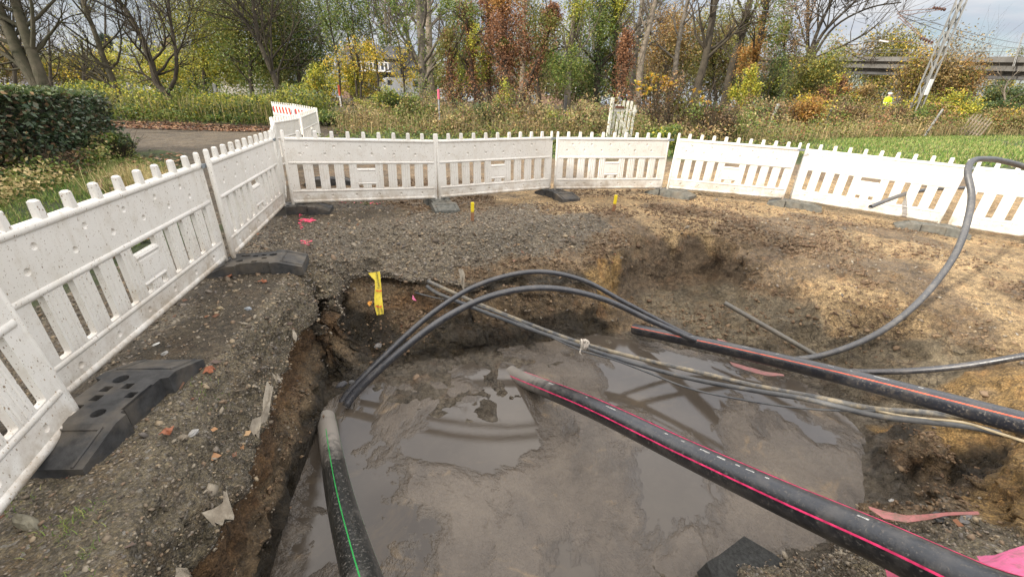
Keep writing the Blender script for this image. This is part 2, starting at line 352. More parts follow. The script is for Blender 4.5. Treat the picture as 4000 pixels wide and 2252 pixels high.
# bottom under the water, lumpy mud at the back left
pts_([(1345, 1480, -.995, 'D'), (1420, 1450, -.97, 'W'), (1520, 1455, -.985, 'W'), (1640, 1440, -.98, 'W'), (1760, 1420, -.98, 'W'), (1900, 1400, -1.0, 'W'), (1800, 1490, -1.0, 'W'), (1600, 1500, -1.0, 'W'), (2020, 1420, -1.01, 'W'), (2100, 1380, -1.0, 'W'), (2250, 1370, -1.03, 'W'),
      (1560, 1590, -1.01, 'W'), (1400, 1620, -1.04, 'W'), (1850, 1600, -1.0, 'W'), (1950, 1660, -1.005, 'W'), (1700, 1700, -1.03, 'W'), (2200, 1560, -1.06, 'W'), (2500, 1450, -1.07, 'W')], 'W')
pts_([(1200, 2100, -1.1), (1500, 1900, -1.07), (1500, 2200, -1.08), (1900, 1900, -1.05), (2000, 2200, -1.07), (2400, 1700, -1.1), (2400, 2000, -1.05), (2800, 1900, -1.06), (2900, 1650, -1.06), (3200, 1800, -1.06), (2700, 2150, -1.06), (1350, 1750, -1.1)], 'W')
# flat ground out to the fence and beyond
pts_([('w', x, y, z, k) for x, y, z, k in [(-1.5, .4, 0, 'M'), (-1.6, 1.3, -.01, 'M'), (-1.9, 2.2, -.02, 'K'), (-2.1, 3.2, 0, 'K'), (-2.2, 4.2, .02, 'K'), (-2.3, 1.0, -.06, 'M'), (-2.25, 1.6, -.06, 'K'), (-2.65, 3.6, 0, 'K'), (-3.1, 5.5, .05, 'K'), (-2, 5.6, .03, 'K'), (-1.2, 6.4, 0, 'B'), (0, 5.6, .03, 'G'), (-.8, 5.5, .02, 'G'), (.65, 7.3, .04, 'T'), (.8, 6.2, .03, 'T'), (1.5, 6.8, .03, 'T'),
      (2.7, 7.6, .05, 'T'), (2.6, 6.5, .02, 'B'), (4, 6.4, -.02, 'T'), (4.8, 7.4, -.04, 'T'), (6.46, 6.2, -.11, 'T'), (5.3, 5.4, -.08, 'B'), (7.8, 4.8, -.15, 'T'), (6, 3.5, -.15, 'T'), (5, 2, -.1, 'T'), (3.5, 1.5, -.1, 'Y'), (3, 0, -.05, 'M'), (8, 0, -.1, 'T'), (0, -1, 0, 'M'), (-1.5, -1, 0, 'M'), (-2.6, -1, -.05, 'M'), (-2.7, .5, -.08, 'M'),
      (-2.9, 2, -.06, 'G'), (-3.2, 3.6, 0, 'G'), (-3.7, 5.4, .03, 'G'), (-3.4, 1, -.08, 'G'), (-3.9, 3.9, 0, 'V'), (-4.6, 5.4, .03, 'V'), (-3.9, 2.2, -.05, 'V'), (-4.3, .5, -.05, 'V'), (-8, 0, 0, 'V'), (-6, 5, .05, 'V'), (-5.6, 6.6, .07, 'V'), (-6.9, 8.6, .1, 'V'), (-8.6, 10.8, .12, 'V'), (-9, 6, .1, 'V'), (-14, 4, .1, 'V')]], 'M')
poly([('w', -4.2, 5.7, .03), ('w', -5.2, 6.9, .07), ('w', -6.6, 8.9, .1), ('w', -8.2, 11.0, .12), ('w', -10.5, 12.2, .15), ('w', -20, 14, .2)], 'K')
poly([('w', -20, 17.5, .35), ('w', -13, 16.6, .3), ('w', -10, 16.6, .3), ('w', -8.5, 17.4, .36), ('w', -7.6, 20, .8)], 'K')
poly([('w', -20, 18.2, .4), ('w', -13, 17.2, .36), ('w', -10.2, 17.4, .38), ('w', -9.6, 20, .8)], 'S')
poly([('w', -5.8, 20.5, .85, 'K'), ('w', -5.9, 16, .3, 'K'), ('w', -4.9, 12, .1, 'K'), ('w', -3.2, 8.2, .06, 'B')], 'K')
poly([('w', -5.0, 20.5, .9), ('w', -5.1, 16, .45), ('w', -4, 12.6, .25), ('w', -1.5, 11.8, .25), ('w', 2, 12.2, .25), ('w', 6, 13, .2), ('w', 10, 13.5, .2), ('w', 14, 12.5, .15), ('w', 20, 12, .15)], 'V')
poly([('w', -3.4, 12.0, .1), ('w', -1.5, 11, .1), ('w', 2, 11.3, .1), ('w', 6, 11.6, .08), ('w', 10, 11.5, .05), ('w', 14, 10.8, .0), ('w', 20, 10, 0)], 'B')
pts_([('w', x, y, z, k) for x, y, z, k in [(-1, 9, .05, 'B'), (2, 9.5, .05, 'B'), (5, 9.5, .02, 'T'), (8, 8.5, -.05, 'T'), (12, 7, -.1, 'T'), (20, 5, -.1, 'T'), (20, -5, -.1, 'T'), (0, 14.5, .5, 'V'), (0, 17, .75, 'S'), (5, 16.5, .6, 'V'), (-4, 17, .7, 'S'), (8, 19, .45, 'V'), (14, 20, .4, 'V'), (22, 20, .4, 'V'), (8, 22, .6, 'S'), (14, 26, .5, 'V'), (22, 26, .5, 'V'), (35, 26, .5, 'V'),
      (0, 20, 1.0, 'S'), (6, 24.5, 1.15, 'S'), (13, 28, 1.0, 'S'), (22, 29.2, 1.1, 'S'), (35, 31, 1.2, 'S'), (-16, 21, 1.0, 'S'), (-10, 21.7, 1.05, 'S'), (-30, 19, .9, 'S'), (-60, 16, .9, 'S'), (-30, 26, 1.2, 'S'), (0, 27, 1.25, 'S'), (30, 34, 1.3, 'S'), (60, 38, 1.3, 'S'), (-8, 40, 1.6, 'S'), (40, 60, 1.6, 'S'), (-60, 50, 1.6, 'S')]], 'S')
for x in (-400, -100, 0, 100, 400): pts_([('w', x, 400, 3, 'S'), ('w', x, 100, 2, 'S'), ('w', x, -200, 0, 'V')], 'S')
pts_([('w', s * 400, y, 1 if y > 0 else 0, 'V') for s in (-1, 1) for y in (0, 60)] + [('w', s * 60, y, .1, 'V') for s in (-1, 1) for y in (-40, 0)] + [('w', 0, -30, 0, 'V'), ('w', 60, 15, .3, 'V')], 'V')

_c = np.array([[c[0], c[1], c[2]] for c in ctrl]); _m = np.array([MATS[c[3]] for c in ctrl])
vs, es, fs, ov, oe, of_ = geometry.delaunay_2d_cdt([Vector(p[:2]) for p in _c], cedges, [], 0, 1e-5)
V2 = np.array([tuple(v) for v in vs]); NM = len(ALB)
att = np.zeros((len(V2), 1 + NM)); 
for i, o in enumerate(ov):
    if len(o): att[i, 0] = np.mean([_c[k, 2] for k in o]); att[i, 1 + _m[o[0]]] = 1
    else:                                   # crossing of two contours: nearest control point
        d = ((_c[:, :2] - V2[i]) ** 2).sum(1); k = np.argsort(d)[:2]; w = 1 / (d[k] + 1e-6); w /= w.sum(); att[i, 0] = (_c[k, 2] * w).sum(); att[i, 1 + _m[k[0]]] = 1
VV = np.concatenate([V2, att], 1); TT = np.array([f for f in fs if len(f) == 3])
a, b, c_ = VV[TT[:, 0], :2], VV[TT[:, 1], :2], VV[TT[:, 2], :2]
flip = ((b - a)[:, 0] * (c_ - a)[:, 1] - (b - a)[:, 1] * (c_ - a)[:, 0]) < 0; TT[flip] = TT[flip][:, ::-1]
def refine(VV, TT, fac, lo, cap=1e9):
    for it in range(30):
        E = np.sort(np.concatenate([TT[:, [0, 1]], TT[:, [1, 2]], TT[:, [2, 0]]]), axis=1)
        key = E[:, 0].astype(np.int64) * len(VV) + E[:, 1]; uk, inv = np.unique(key, return_inverse=True)
        ua, ub = uk // len(VV), uk % len(VV); L = np.linalg.norm(VV[ua, :3] - VV[ub, :3], axis=1)
        mid = (VV[ua, :3] + VV[ub, :3]) / 2; d = np.linalg.norm(mid - np.array([0, .3, 1.4]), axis=1)
        back = np.where(mid[:, 1] < .2, 4, 1.) ; lim = np.maximum(lo, fac * d * back)
        split = L > lim
        if not split.any() or len(TT) > cap: break
        newid = np.full(len(uk), -1); newid[split] = len(VV) + np.arange(split.sum())
        VV = np.concatenate([VV, (VV[ua[split]] + VV[ub[split]]) / 2]); n = len(TT)
        m0, m1, m2 = newid[inv[:n]], newid[inv[n:2 * n]], newid[inv[2 * n:]]
        cnt = (m0 >= 0).astype(int) + (m1 >= 0) + (m2 >= 0); out = [TT[cnt == 0]]
        k = cnt == 3; A, B, Cc = TT[k].T; x, y, z = m0[k], m1[k], m2[k]
        out += [np.stack(q, 1) for q in ((A, x, z), (x, B, y), (z, y, Cc), (x, y, z))]
        for r in range(3):                       # rotate so that the cases are few
            t = np.roll(TT, -r, axis=1); q0, q1, q2 = [(m0, m1, m2), (m1, m2, m0), (m2, m0, m1)][r]
            k = (cnt == 1) & (q0 >= 0); A, B, Cc = t[k].T; x = q0[k]; out += [np.stack(q, 1) for q in ((A, x, Cc), (x, B, Cc))]
            k = (cnt == 2) & (q2 < 0); A, B, Cc = t[k].T; x, y = q0[k], q1[k]; out += [np.stack(q, 1) for q in ((A, x, y), (x, B, y), (A, y, Cc))]
        TT = np.concatenate(out)
    return VV, TT
def adj_smooth(VV, TT, cols, lam, it, wt=None):
    E = np.unique(np.sort(np.concatenate([TT[:, [0, 1]], TT[:, [1, 2]], TT[:, [2, 0]]]), axis=1), axis=0)
    deg = np.bincount(E.ravel(), minlength=len(VV)).astype(float)
    for _ in range(it):
        for c in cols:
            s = np.bincount(E[:, 0], VV[E[:, 1], c], len(VV)) + np.bincount(E[:, 1], VV[E[:, 0], c], len(VV))
            VV[:, c] += lam * (s / np.maximum(deg, 1) - VV[:, c])
    return VV
def vnormals(Vx, TT):
    n = np.cross(Vx[TT[:, 1]] - Vx[TT[:, 0]], Vx[TT[:, 2]] - Vx[TT[:, 0]]); N = np.zeros_like(Vx)
    for k in range(3):
        for c in range(3): N[:, c] += np.bincount(TT[:, k], n[:, c], len(Vx))
    return N / (np.linalg.norm(N, axis=1)[:, None] + 1e-12)
VV, TT = refine(VV, TT, .028, .06)
VV = adj_smooth(VV, TT, [2], .5, 3)
VV, TT = refine(VV, TT, .0062, .011, 520000)
VV = adj_smooth(VV, TT, [2] + list(range(3, 3 + NM)), .5, 1)
X = VV[:, :3].copy(); Wt = VV[:, 3:].copy()
# material zones get ragged borders
Wn = Wt.copy()
for k in range(NM): Wn[:, k] += .52 * fbm(X, 3.2, 5, 40 + k * 7, .62) * (Wt[:, k] > .003)
Wn = np.exp(9 * Wn) * (Wt > .002); Wn /= Wn.sum(1)[:, None] + 1e-9
alb = Wn @ ALB; grav = Wn @ GRAV; wet = Wn @ WET
N0 = vnormals(X, TT); near = np.clip(1.4 - np.linalg.norm(X, axis=1) / 14, .0, 1)
steep = np.clip(1 - N0[:, 2], 0, 1); deep = np.clip((-.93 - X[:, 2]) / .05, 0, 1)
ss = lambda v, a, b: np.clip((v - a) / (b - a), 0, 1) ** 2 * (3 - 2 * np.clip((v - a) / (b - a), 0, 1))
dry = 1 - deep; inpit = np.clip((-X[:, 2] - .03) / .2, 0, 1)
lump = fbm(X, 2.2, 3, 5) * .045 + fbm(X, 9, 4, 9, .6) * .026 + fbm(X, 34, 3, 11, .6) * .009 * (1 + grav)
ridge = 1 - np.abs(fbm(X * np.array([1, 1, 2.2]), 5, 4, 21, .6)) * 2.4
amp = near * (.40 + .60 * inpit) * dry
d = lump * amp * (1 + 1.3 * steep) + np.clip(steep * 2, 0, 1) * near * ridge * .045 * inpit * dry
close = np.linalg.norm(X - np.array([0, 0, 1.4]), axis=1) < 9
soft = np.clip(Wn[:, MATS['B']] + Wn[:, MATS['T']] * .55 + Wn[:, MATS['O']] * .8 + Wn[:, MATS['L']] * .7 + Wn[:, MATS['Y']] * .5 + Wn[:, MATS['D']] * .8 + Wn[:, MATS['G']] * .5 + Wn[:, MATS['M']] * .5, 0, 1)
cl = np.zeros(len(X)); pc = X[close] + .03 * np.stack([vnoise(X[close], 12, 60 + k) for k in range(3)], 1)
w1, v1_ = worley(pc, 9, 3); w2, v2_ = worley(pc, 22, 13); w3, v3_ = worley(pc, 48, 23)
patch = np.clip(.5 + 1.3 * fbm(X[close], 1.4, 3, 91), 0, 1)
w0, v0_ = worley(pc, 4.2, 33); slump = np.clip(Wn[close][:, MATS['L']] + Wn[close][:, MATS['P']] * .4 + Wn[close][:, MATS['B']] * np.clip(-X[close][:, 2] - .15, 0, 1), 0, 1)
cl[close] = (np.clip(.7 - w0, 0, 1) * .085 * (v0_ > .35) * slump + np.clip(.62 - w1, 0, 1) * .030 * (v1_ > .62) * patch + np.clip(.62 - w2, 0, 1) * .022 * (v2_ > .45) * (.35 + .65 * patch) + np.clip(.6 - w3, 0, 1) * .013 * (v3_ > .3))
right = ss(X[:, 0], 1.9, 2.6)
d += cl * soft * dry * (1 + .3 * steep) * (1 + .55 * right) + right * dry * near * soft * (.035 * (1 - 2.2 * np.abs(fbm(X * np.array([1, 1.6, 1.5]), 3.4, 4, 88, .6))))
X += N0 * d[:, None]
# the wall under the gravel crust is washed out, so the crust overhangs
z0v = VV[:, 2]; hn = N0 * np.array([1, 1, 0]); hn /= np.linalg.norm(hn, axis=1)[:, None] + 1e-6
cave = ss(z0v, -.355, -.43) * (1 - ss(z0v, -.66, -.9)) * np.clip(steep * 3, 0, 1) * (X[:, 1] < 4.7) * (X[:, 1] > .9) * ((X[:, 0] < .15))
X -= hn * (cave * (.10 + .09 * fbm(X, 2.4, 3, 61)))[:, None]
teeth = ss(z0v, -.44, -.52) * (1 - ss(z0v, -.9, -.97)) * np.clip(steep * 3, 0, 1) * (X[:, 1] > 3.3) * (X[:, 0] > -1.2) * (X[:, 0] < 2.6)
X += hn * (teeth * (.010 * np.sin(X[:, 0] * 150 + 4 * vnoise(X, 3, 8)) * (vnoise(X, 2.3, 9) > -.2)))[:, None]
# stratified ledges in the walls
X[:, 2] += steep * inpit * near * dry * .022 * np.sin(X[:, 2] * 38 + 5 * fbm(X, 3, 2, 77))
# bottom of the pit: low mud banks just clear of the water, more of them at the back left
floor = (VV[:, 2] < -.955) & (X[:, 0] > -2.3) & (X[:, 0] < 3) & (X[:, 1] < 4.8) & (X[:, 1] > .8) & (steep < .35)
bl = np.clip((.9 - X[:, 0]) / 1.2, 0, 1) * np.clip((X[:, 1] - 2.75) / .5, 0, 1)
XR = np.stack([X[:, 0] * .83 - X[:, 1] * .56 + 3.3, X[:, 0] * .56 + X[:, 1] * .83 + 7.7, X[:, 2]], 1); XR = XR + .16 * np.stack([fbm(X, 2.7, 3, 120 + k) for k in range(3)], 1)
bank = -1.007 + .028 * fbm(XR, 1.7, 5, 50, .55) + .013 * fbm(X, 7, 4, 52, .6) + bl * (-.004 + .15 * np.clip(fbm(XR * np.array([1, 1.3, 1]), 4.0, 4, 53) + .02, 0, 1) + .02 * fbm(X, 13, 3, 54)) - .035 * np.clip(1 - np.hypot(X[:, 0] - 1.0, X[:, 1] - 3.1) / .9, 0, 1) - .04 * np.clip(1 - np.hypot(X[:, 0] + 1.2, X[:, 1] - 2.3) / .6, 0, 1)
X[:, 2] = np.where(floor, X[:, 2] * .15 + bank * .85 + np.maximum(VV[:, 2] + 1.0, 0) * .85, X[:, 2])
# vehicle ruts and clods beyond the fence
rut = (X[:, 1] > 7.6) & (X[:, 1] < 12.5) & (X[:, 0] > -4)
X[:, 2] += rut * .05 * fbm(X * np.array([.35, 1, 1]), 2.6, 3, 31)
# bark-like brown ripples on the wet right-hand sand
ground = mesh_np('ground', X, [TT], None, smooth=True)
tag(ground, kind='structure')
me = ground.data
ca = me.attributes.new('tint', 'FLOAT_COLOR', 'POINT'); ca.data.foreach_set('color', np.concatenate([alb, np.ones((len(alb), 1))], 1).astype(np.float32).ravel())
for nm, arr in (('gravel', grav), ('wet', wet)):
    a_ = me.attributes.new(nm, 'FLOAT', 'POINT'); a_.data.foreach_set('value', arr.astype(np.float32))
GX, GT, GWn = X, TT, Wn
t = NT('soil')
at_ = t.node('ShaderNodeAttribute', attribute_name='tint'); ag = t.node('ShaderNodeAttribute', attribute_name='gravel'); aw = t.node('ShaderNodeAttribute', attribute_name='wet')
tint, gv, wv = at_.outputs['Color'], ag.outputs['Fac'], aw.outputs['Fac']
v1 = t.noise(2.3, 6, .6); v2 = t.noise(17, 6, .65); v3 = t.noise(90, 4, .6)
col = t.mix(1, tint, t.ramp(v1, [(.3, .62), (.7, 1.42)]), 'MULTIPLY')
col = t.mix(1, col, t.ramp(v2, [(.32, .45), (.5, 1.), (.72, 1.5)]), 'MULTIPLY')
col = t.mix(t.math('SUBTRACT', .85, t.math('MULTIPLY', wv, .6)), col, t.ramp(v3, [(.34, .42), (.52, 1.08), (.66, 1.7)]), 'MULTIPLY')
wq = t.node('ShaderNodeVectorMath', operation='MULTIPLY_ADD'); nq = t.noise(14, 4, out=1); t.l.new(nq, wq.inputs[0]); wq.inputs[1].default_value = (.10,) * 3; t.l.new(t.pos(), wq.inputs[2])
ck = t.voro(13, 'DISTANCE_TO_EDGE', vec=wq.outputs[0]); crack = t.math('MULTIPLY', t.ramp(ck, [(.0, 1.), (.07, 0.)]), t.math('MULTIPLY', t.ramp(t.noise(2.6, 4), [(.42, 0.), (.58, 1.)]), t.math('SUBTRACT', 1., gv)))
col = t.mix(t.math('MULTIPLY', crack, .6), col, t.mix(1, col, (.25, .22, .2), 'MULTIPLY'))
crumb = t.ramp(t.voro(55, vec=wq.outputs[0]), [(.22, 1.5), (.6, .8)]); col = t.mix(t.math('SUBTRACT', .75, t.math('MULTIPLY', wv, .65)), col, crumb, 'MULTIPLY')
col = t.mix(t.ramp(t.noise(5, 5, .6), [(.52, 0.), (.7, .35)]), col, t.mix(1, col, (1.25, .86, .6), 'MULTIPLY'))
# stones of the gravel
wv_ = t.node('ShaderNodeVectorMath', operation='MULTIPLY_ADD'); nn = t.noise(30, 2, out=1); t.l.new(nn, wv_.inputs[0]); wv_.inputs[1].default_value = (.012,) * 3; t.l.new(t.pos(), wv_.inputs[2])
sv = wv_.outputs[0]
s1c = t.voro(68, vec=sv, out='Color'); s1d = t.voro(68, vec=sv); s2c = t.voro(150, out='Color'); s2d = t.voro(150)
def stone(c): 
    sp_ = t.node('ShaderNodeSeparateColor'); t.l.new(c, sp_.inputs[0]); return sp_.outputs
q1, q2 = stone(s1c), stone(s2c)
sc1 = t.ramp(q1[0], [(0, (.04, .034, .028)), (.3, (.10, .085, .066)), (.55, (.17, .145, .115)), (.8, (.25, .21, .155)), (.93, (.33, .30, .26)), (1, (.45, .43, .40))])
sc2 = t.ramp(q2[0], [(0, (.05, .04, .032)), (.5, (.14, .12, .09)), (.85, (.22, .19, .15)), (1, (.40, .37, .33))])
gm = t.math('MULTIPLY', gv, t.ramp(t.math('SUBTRACT', q1[1], t.math('MULTIPLY', s1d, .55)), [(.25, 0.), (.38, .85)]))
gm2 = t.math('MULTIPLY', gv, t.ramp(q2[1], [(.25, 0.), (.45, .7)]))
col = t.mix(gm2, col, t.mix(.45, sc2, col)); col = t.mix(gm, col, t.mix(.3, sc1, col))
h = t.math('ADD', t.math('MULTIPLY', t.math('MULTIPLY', t.ramp(s1d, [(.0, 1.), (.75, 0.)]), gm), 1.1), t.math('ADD', t.math('MULTIPLY', v3, .55), t.math('MULTIPLY', v2, 1.4)))
clod = t.math('SUBTRACT', t.math('MULTIPLY', t.noise(26, 8, .75, dist=.4), 3.0), t.math('MULTIPLY', crack, .9))
h = t.math('ADD', h, t.math('MULTIPLY', clod, t.math('SUBTRACT', 1.25, gv)))
h = t.math('ADD', h, t.math('MULTIPLY', t.math('MULTIPLY', t.ramp(s2d, [(0., 1.), (.7, 0.)]), gm2), .5))
t.bump(h, 1.0, .026)
rr = t.math('SUBTRACT', .96, t.math('MULTIPLY', wv, t.ramp(t.noise(7, 5, .6), [(.35, .30), (.60, 1.08)])))
t.l.new(rr, t.b.inputs['Roughness']); t.out(col, None, Specular_IOR_Level=.5)
me.materials.append(t.m)

# ------------------------------------------------------------------ the pit water (thin liquid mud)
t = NT('muddy_water'); p = t.pos()
swirl = t.noise(1.9, 9, .6, dist=.35); fine = t.noise(10, 10, .7, dist=.5); streak = t.noise(5, 9, .66, dist=.6, vec=t.scalevec(p, (1.5, .55, 1)))
base = t.ramp(swirl, [(.30, (.072, .059, .046)), (.5, (.108, .089, .070)), (.70, (.142, .118, .092))])
base = t.mix(t.ramp(fine, [(.5, 0.), (.66, .4)]), base, (.165, .138, .108))
base = t.mix(t.ramp(streak, [(.55, 0.), (.66, .35)]), base, (.072, .064, .056))
base = t.mix(t.ramp(t.noise(1.5, 8, .7, dist=1.0, vec=t.scalevec(p, (1, 1.4, 1))), [(.58, 0.), (.66, .7)]), base, (.24, .175, .105))
clear = t.ramp(t.noise(.85, 8, .62, dist=.4, vec=t.scalevec(p, (1.2, .9, 1))), [(.45, 0.), (.51, 1.)])
specks = t.ramp(t.voro(42, vec=p), [(.08, 1.), (.14, 0.)]); base = t.mix(t.math('MULTIPLY', specks, .5), base, (.06, .05, .04))
base = t.mix(t.math('MULTIPLY', clear, .75), base, (.055, .046, .037))
rough = t.mix(clear, t.ramp(fine, [(.3, .10), (.7, .45)]), (.03, .03, .03))
t.bump(t.math('MULTIPLY', t.math('SUBTRACT', 1.04, clear), t.math('ADD', t.math('ADD', swirl, t.math('MULTIPLY', streak, .6)), t.math('MULTIPLY', t.noise(34, 8, .75, dist=.8), .5))), .5, .03)
t.out(base, rough, Specular_IOR_Level=.8, IOR=1.36)
wb = MB(); nx, ny = 60, 60
xs = np.linspace(-2.3, 3.2, nx); ys = np.linspace(.7, 4.7, ny)
Vw = np.array([(x, y, WATER_Z) for y in ys for x in xs]); Vw[:, 2] += .0015 * fbm(Vw, 3, 2, 3)
wb.add(Vw, [(j * nx + i, j * nx + i + 1, (j + 1) * nx + i + 1, (j + 1) * nx + i) for j in range(ny - 1) for i in range(nx - 1)])
tag(wb.build('water', t.m, None, True), kind='structure')

# fast height lookup for planting things
_gk = {}
_cell = .5
for lo_, hi_ in ((0, len(GX)),):
    ix = np.floor(GX[:, 0] / _cell).astype(int); iy = np.floor(GX[:, 1] / _cell).astype(int)
    order = np.lexsort((iy, ix)); kk = ix[order] * 100003 + iy[order]; uk, st = np.unique(kk, return_index=True)
    for u_, s_, e_ in zip(uk, st, list(st[1:]) + [len(kk)]): _gk[int(u_)] = order[s_:e_]
_tinpts = _c
def gz(x, y):
    i, j = int(math.floor(x / _cell)), int(math.floor(y / _cell)); best = None
    c = [_gk[k] for k in ((i + a) * 100003 + j + b for a in (-1, 0, 1) for b in (-1, 0, 1)) if k in _gk]
    if c:
        c = np.concatenate(c); d = (GX[c, 0] - x) ** 2 + (GX[c, 1] - y) ** 2; k = np.argpartition(d, min(3, len(d) - 1))[:3]; w = 1 / (d[k] + 1e-5)
        return float((GX[c[k], 2] * w).sum() / w.sum())
    d = (GX[::7, 0] - x) ** 2 + (GX[::7, 1] - y) ** 2; return float(GX[::7][np.argmin(d), 2])
# ------------------------------------------------------------------ white plastic barriers
def plastic(name, speck, dirt):
    t = NT(name); p = t.pos()
    col = t.ramp(t.noise(1.4, 4), [(.3, (.73, .70, .635)), (.7, (.81, .785, .73))])
    col = t.mix(t.ramp(t.noise(9, 5, .65), [(.52, 0.), (.72, .4)]), col, (.52, .46, .36)); col = t.mix(t.ramp(t.noise(5, 6, .7, vec=t.scalevec(p, (2.2, 2.2, .35))), [(.56, 0.), (.70, .35)]), col, (.50, .44, .34))
    stretch = t.scalevec(p, (1, 1, .55))
    for sc, th, k in ((85, .80, .8), (160, .78, .75), (50, .93, .85)):
        d = t.voro(sc, vec=stretch); c = t.voro(sc, vec=stretch, out='Color'); sp_ = t.node('ShaderNodeSeparateColor'); t.l.new(c, sp_.inputs[0])
        pick = t.ramp(sp_.outputs[0], [(th - speck, 0.), (th - speck + .01, 1.)]); dot = t.ramp(d, [(.13, 1.), (.2, 0.)])
        col = t.mix(t.math('MULTIPLY', t.math('MULTIPLY', pick, dot), k), col, t.mix(sp_.outputs[1], (.15, .09, .045), (.34, .23, .12)))
    g = t.node('ShaderNodeTexCoord'); sx = t.node('ShaderNodeSeparateXYZ'); t.l.new(g.outputs['Object'], sx.inputs[0])
    low = t.math('MULTIPLY', t.ramp(sx.outputs[2], [(0.0, dirt), (.28, 0.)]), t.ramp(t.noise(6, 6, .7), [(.35, 0.), (.65, 1.)]))
    col = t.mix(low, col, (.33, .25, .16))
    t.bump(t.noise(60, 3), .05, .002)
    t.out(col, t.ramp(t.noise(12, 3), [(.3, .38), (.7, .55)]), Specular_IOR_Level=.4)
    return t.m
M_CLEAN = plastic('white_plastic', .04, .75); M_SPLAT = plastic('mud_splattered_plastic', .36, .95)
M_CLAMP = simple('galvanised_clamp', (.30, .33, .36), .45, .25, 20, metallic=.5)
L_, HT = 2.0, .94
circ = lambda x, z, r, n=10: [(x + r * math.cos(2 * math.pi * k / n), z + r * math.sin(2 * math.pi * k / n)) for k in range(n)]
def rrect(x0, z0, x1, z1, r=.01):
    o = []
    for cx, cz, a0 in ((x1 - r, z0 + r, -90), (x1 - r, z1 - r, 0), (x0 + r, z1 - r, 90), (x0 + r, z0 + r, 180)):
        for k in range(4): o.append((cx + r * math.cos(R(a0 + 30 * k)), cz + r * math.sin(R(a0 + 30 * k))))
    return o
SLOTS = [.17, .36, .55, .74, 1.26, 1.45, 1.64, 1.83]
def panel_sheet():
    b = MB(); outer = [(.03, .03), (L_ - .03, .03), (L_ - .03, .84), (.03, .84)]
    through = [rrect(u - .036, .195, u + .036, .525) for u in SLOTS] + [rrect(.875, .455, 1.125, .525), rrect(.885, .195, .945, .255), rrect(1.055, .195, 1.115, .255)]
    dim = [(.42 + .33 * k - .14, .75) for k in range(5)] + [(.26 + .3 * k - .07 , .655) for k in range(6)] + [(.22 + .31 * k, .105) for k in range(6)]
    for side in (-1, 1):
        holes = through + [circ(x, z, .02) for x, z in dim]
        v, f = cdt(outer, holes)
        y = side * .016
        b.add([(p[0], y, p[1]) for p in v], [t_ if side < 0 else t_[::-1] for t_ in f])
        for x, z in dim:                                   # moulded dimples
            n = 10; A = [(px, y, pz) for px, pz in circ(x, z, .02)] + [(px, y - side * .011, pz) for px, pz in circ(x, z, .011)] + [(x, y - side * .0125, z)]
            F = [(k, (k + 1) % n, n + (k + 1) % n, n + k) for k in range(n)] + [(n + k, n + (k + 1) % n, 2 * n) for k in range(n)]
            b.add(A, [q[::-1] for q in F] if side > 0 else F)
    for lp in [outer] + through:
        n = len(lp); b.add([(p[0], -.016, p[1]) for p in lp] + [(p[0], .016, p[1]) for p in lp], [(k, (k + 1) % n, n + (k + 1) % n, n + k) for k in range(n)])
    # vertical flutes on the slats
    xs = [(SLOTS[i] + SLOTS[i + 1]) / 2 for i in (0, 1, 2, 4, 5, 6)] + [.815, 1.185]
    for x in xs:
        for dx in (-.033, 0, .033):
            for s in (-1, 1): b.tube([(x + dx, s * .014, .20), (x + dx, s * .014, .52)], .0075, 6)
    for x in (.985, 1.015):
        for s in (-1, 1): b.tube([(x, s * .014, .20), (x, s * .014, .25)], .0075, 6)
    # raised name plate field in the middle
    b.tube([(.88, 0, .445), (1.12, 0, .445)], .024, 8); b.tube([(.88, 0, .262), (1.12, 0, .262)], .022, 8)
    for s in (-1, 1): b.box((1.0, s * .017, .355), (.215, .004, .125))
    return b
def rod(z, r, x0=.035, x1=L_ - .035): return MB().tube([(x0, 0, z), (x0 + .012, 0, z), (x1 - .012, 0, z), (x1, 0, z)], [r * .7, r, r, r * .7], 10)
def panel_parts():
    out = [('slatted_panel', panel_sheet(), False), ('top_rail', rod(.835, .028), True), ('middle_rail', rod(.542, .025), True), ('lower_rail', rod(.172, .023), True), ('bottom_rail', rod(.035, .028), True)]
    for x in (.018, L_ - .018):
        out.append(('end_tube', MB().tube([(x, 0, -.02), (x, 0, 0), (x, 0, .93), (x, 0, .945)], [.014, .021, .021, .014], 10), True))
    for k in range(1, 10): out.append(('peg', MB().box((.2 * k, 0, .892), (.052, .042, .105), taper=.86, ch=.008), False))
    return out
_pp = [(n, b.build(n, M_CLEAN, None, s)) for n, b, s in panel_parts()]
_clampb = MB(); _clampb.box((0, -.033, .80), (.11, .006, .035), ch=.002); _clampb.box((.0, -.037, .80), (.07, .006, .012)); _clampb.tube([(-.05, -.033, .80), (-.05, .03, .80)], .006, 6); _clampb.tube([(.05, -.033, .80), (.05, .03, .80)], .006, 6)
_clamp = _clampb.build('clamp', M_CLAMP)
M_RED = simple('red_reflective', (.55, .03, .02), .35, .1); M_DARKST = simple('dark_sticker', (.05, .05, .10), .5, .3)
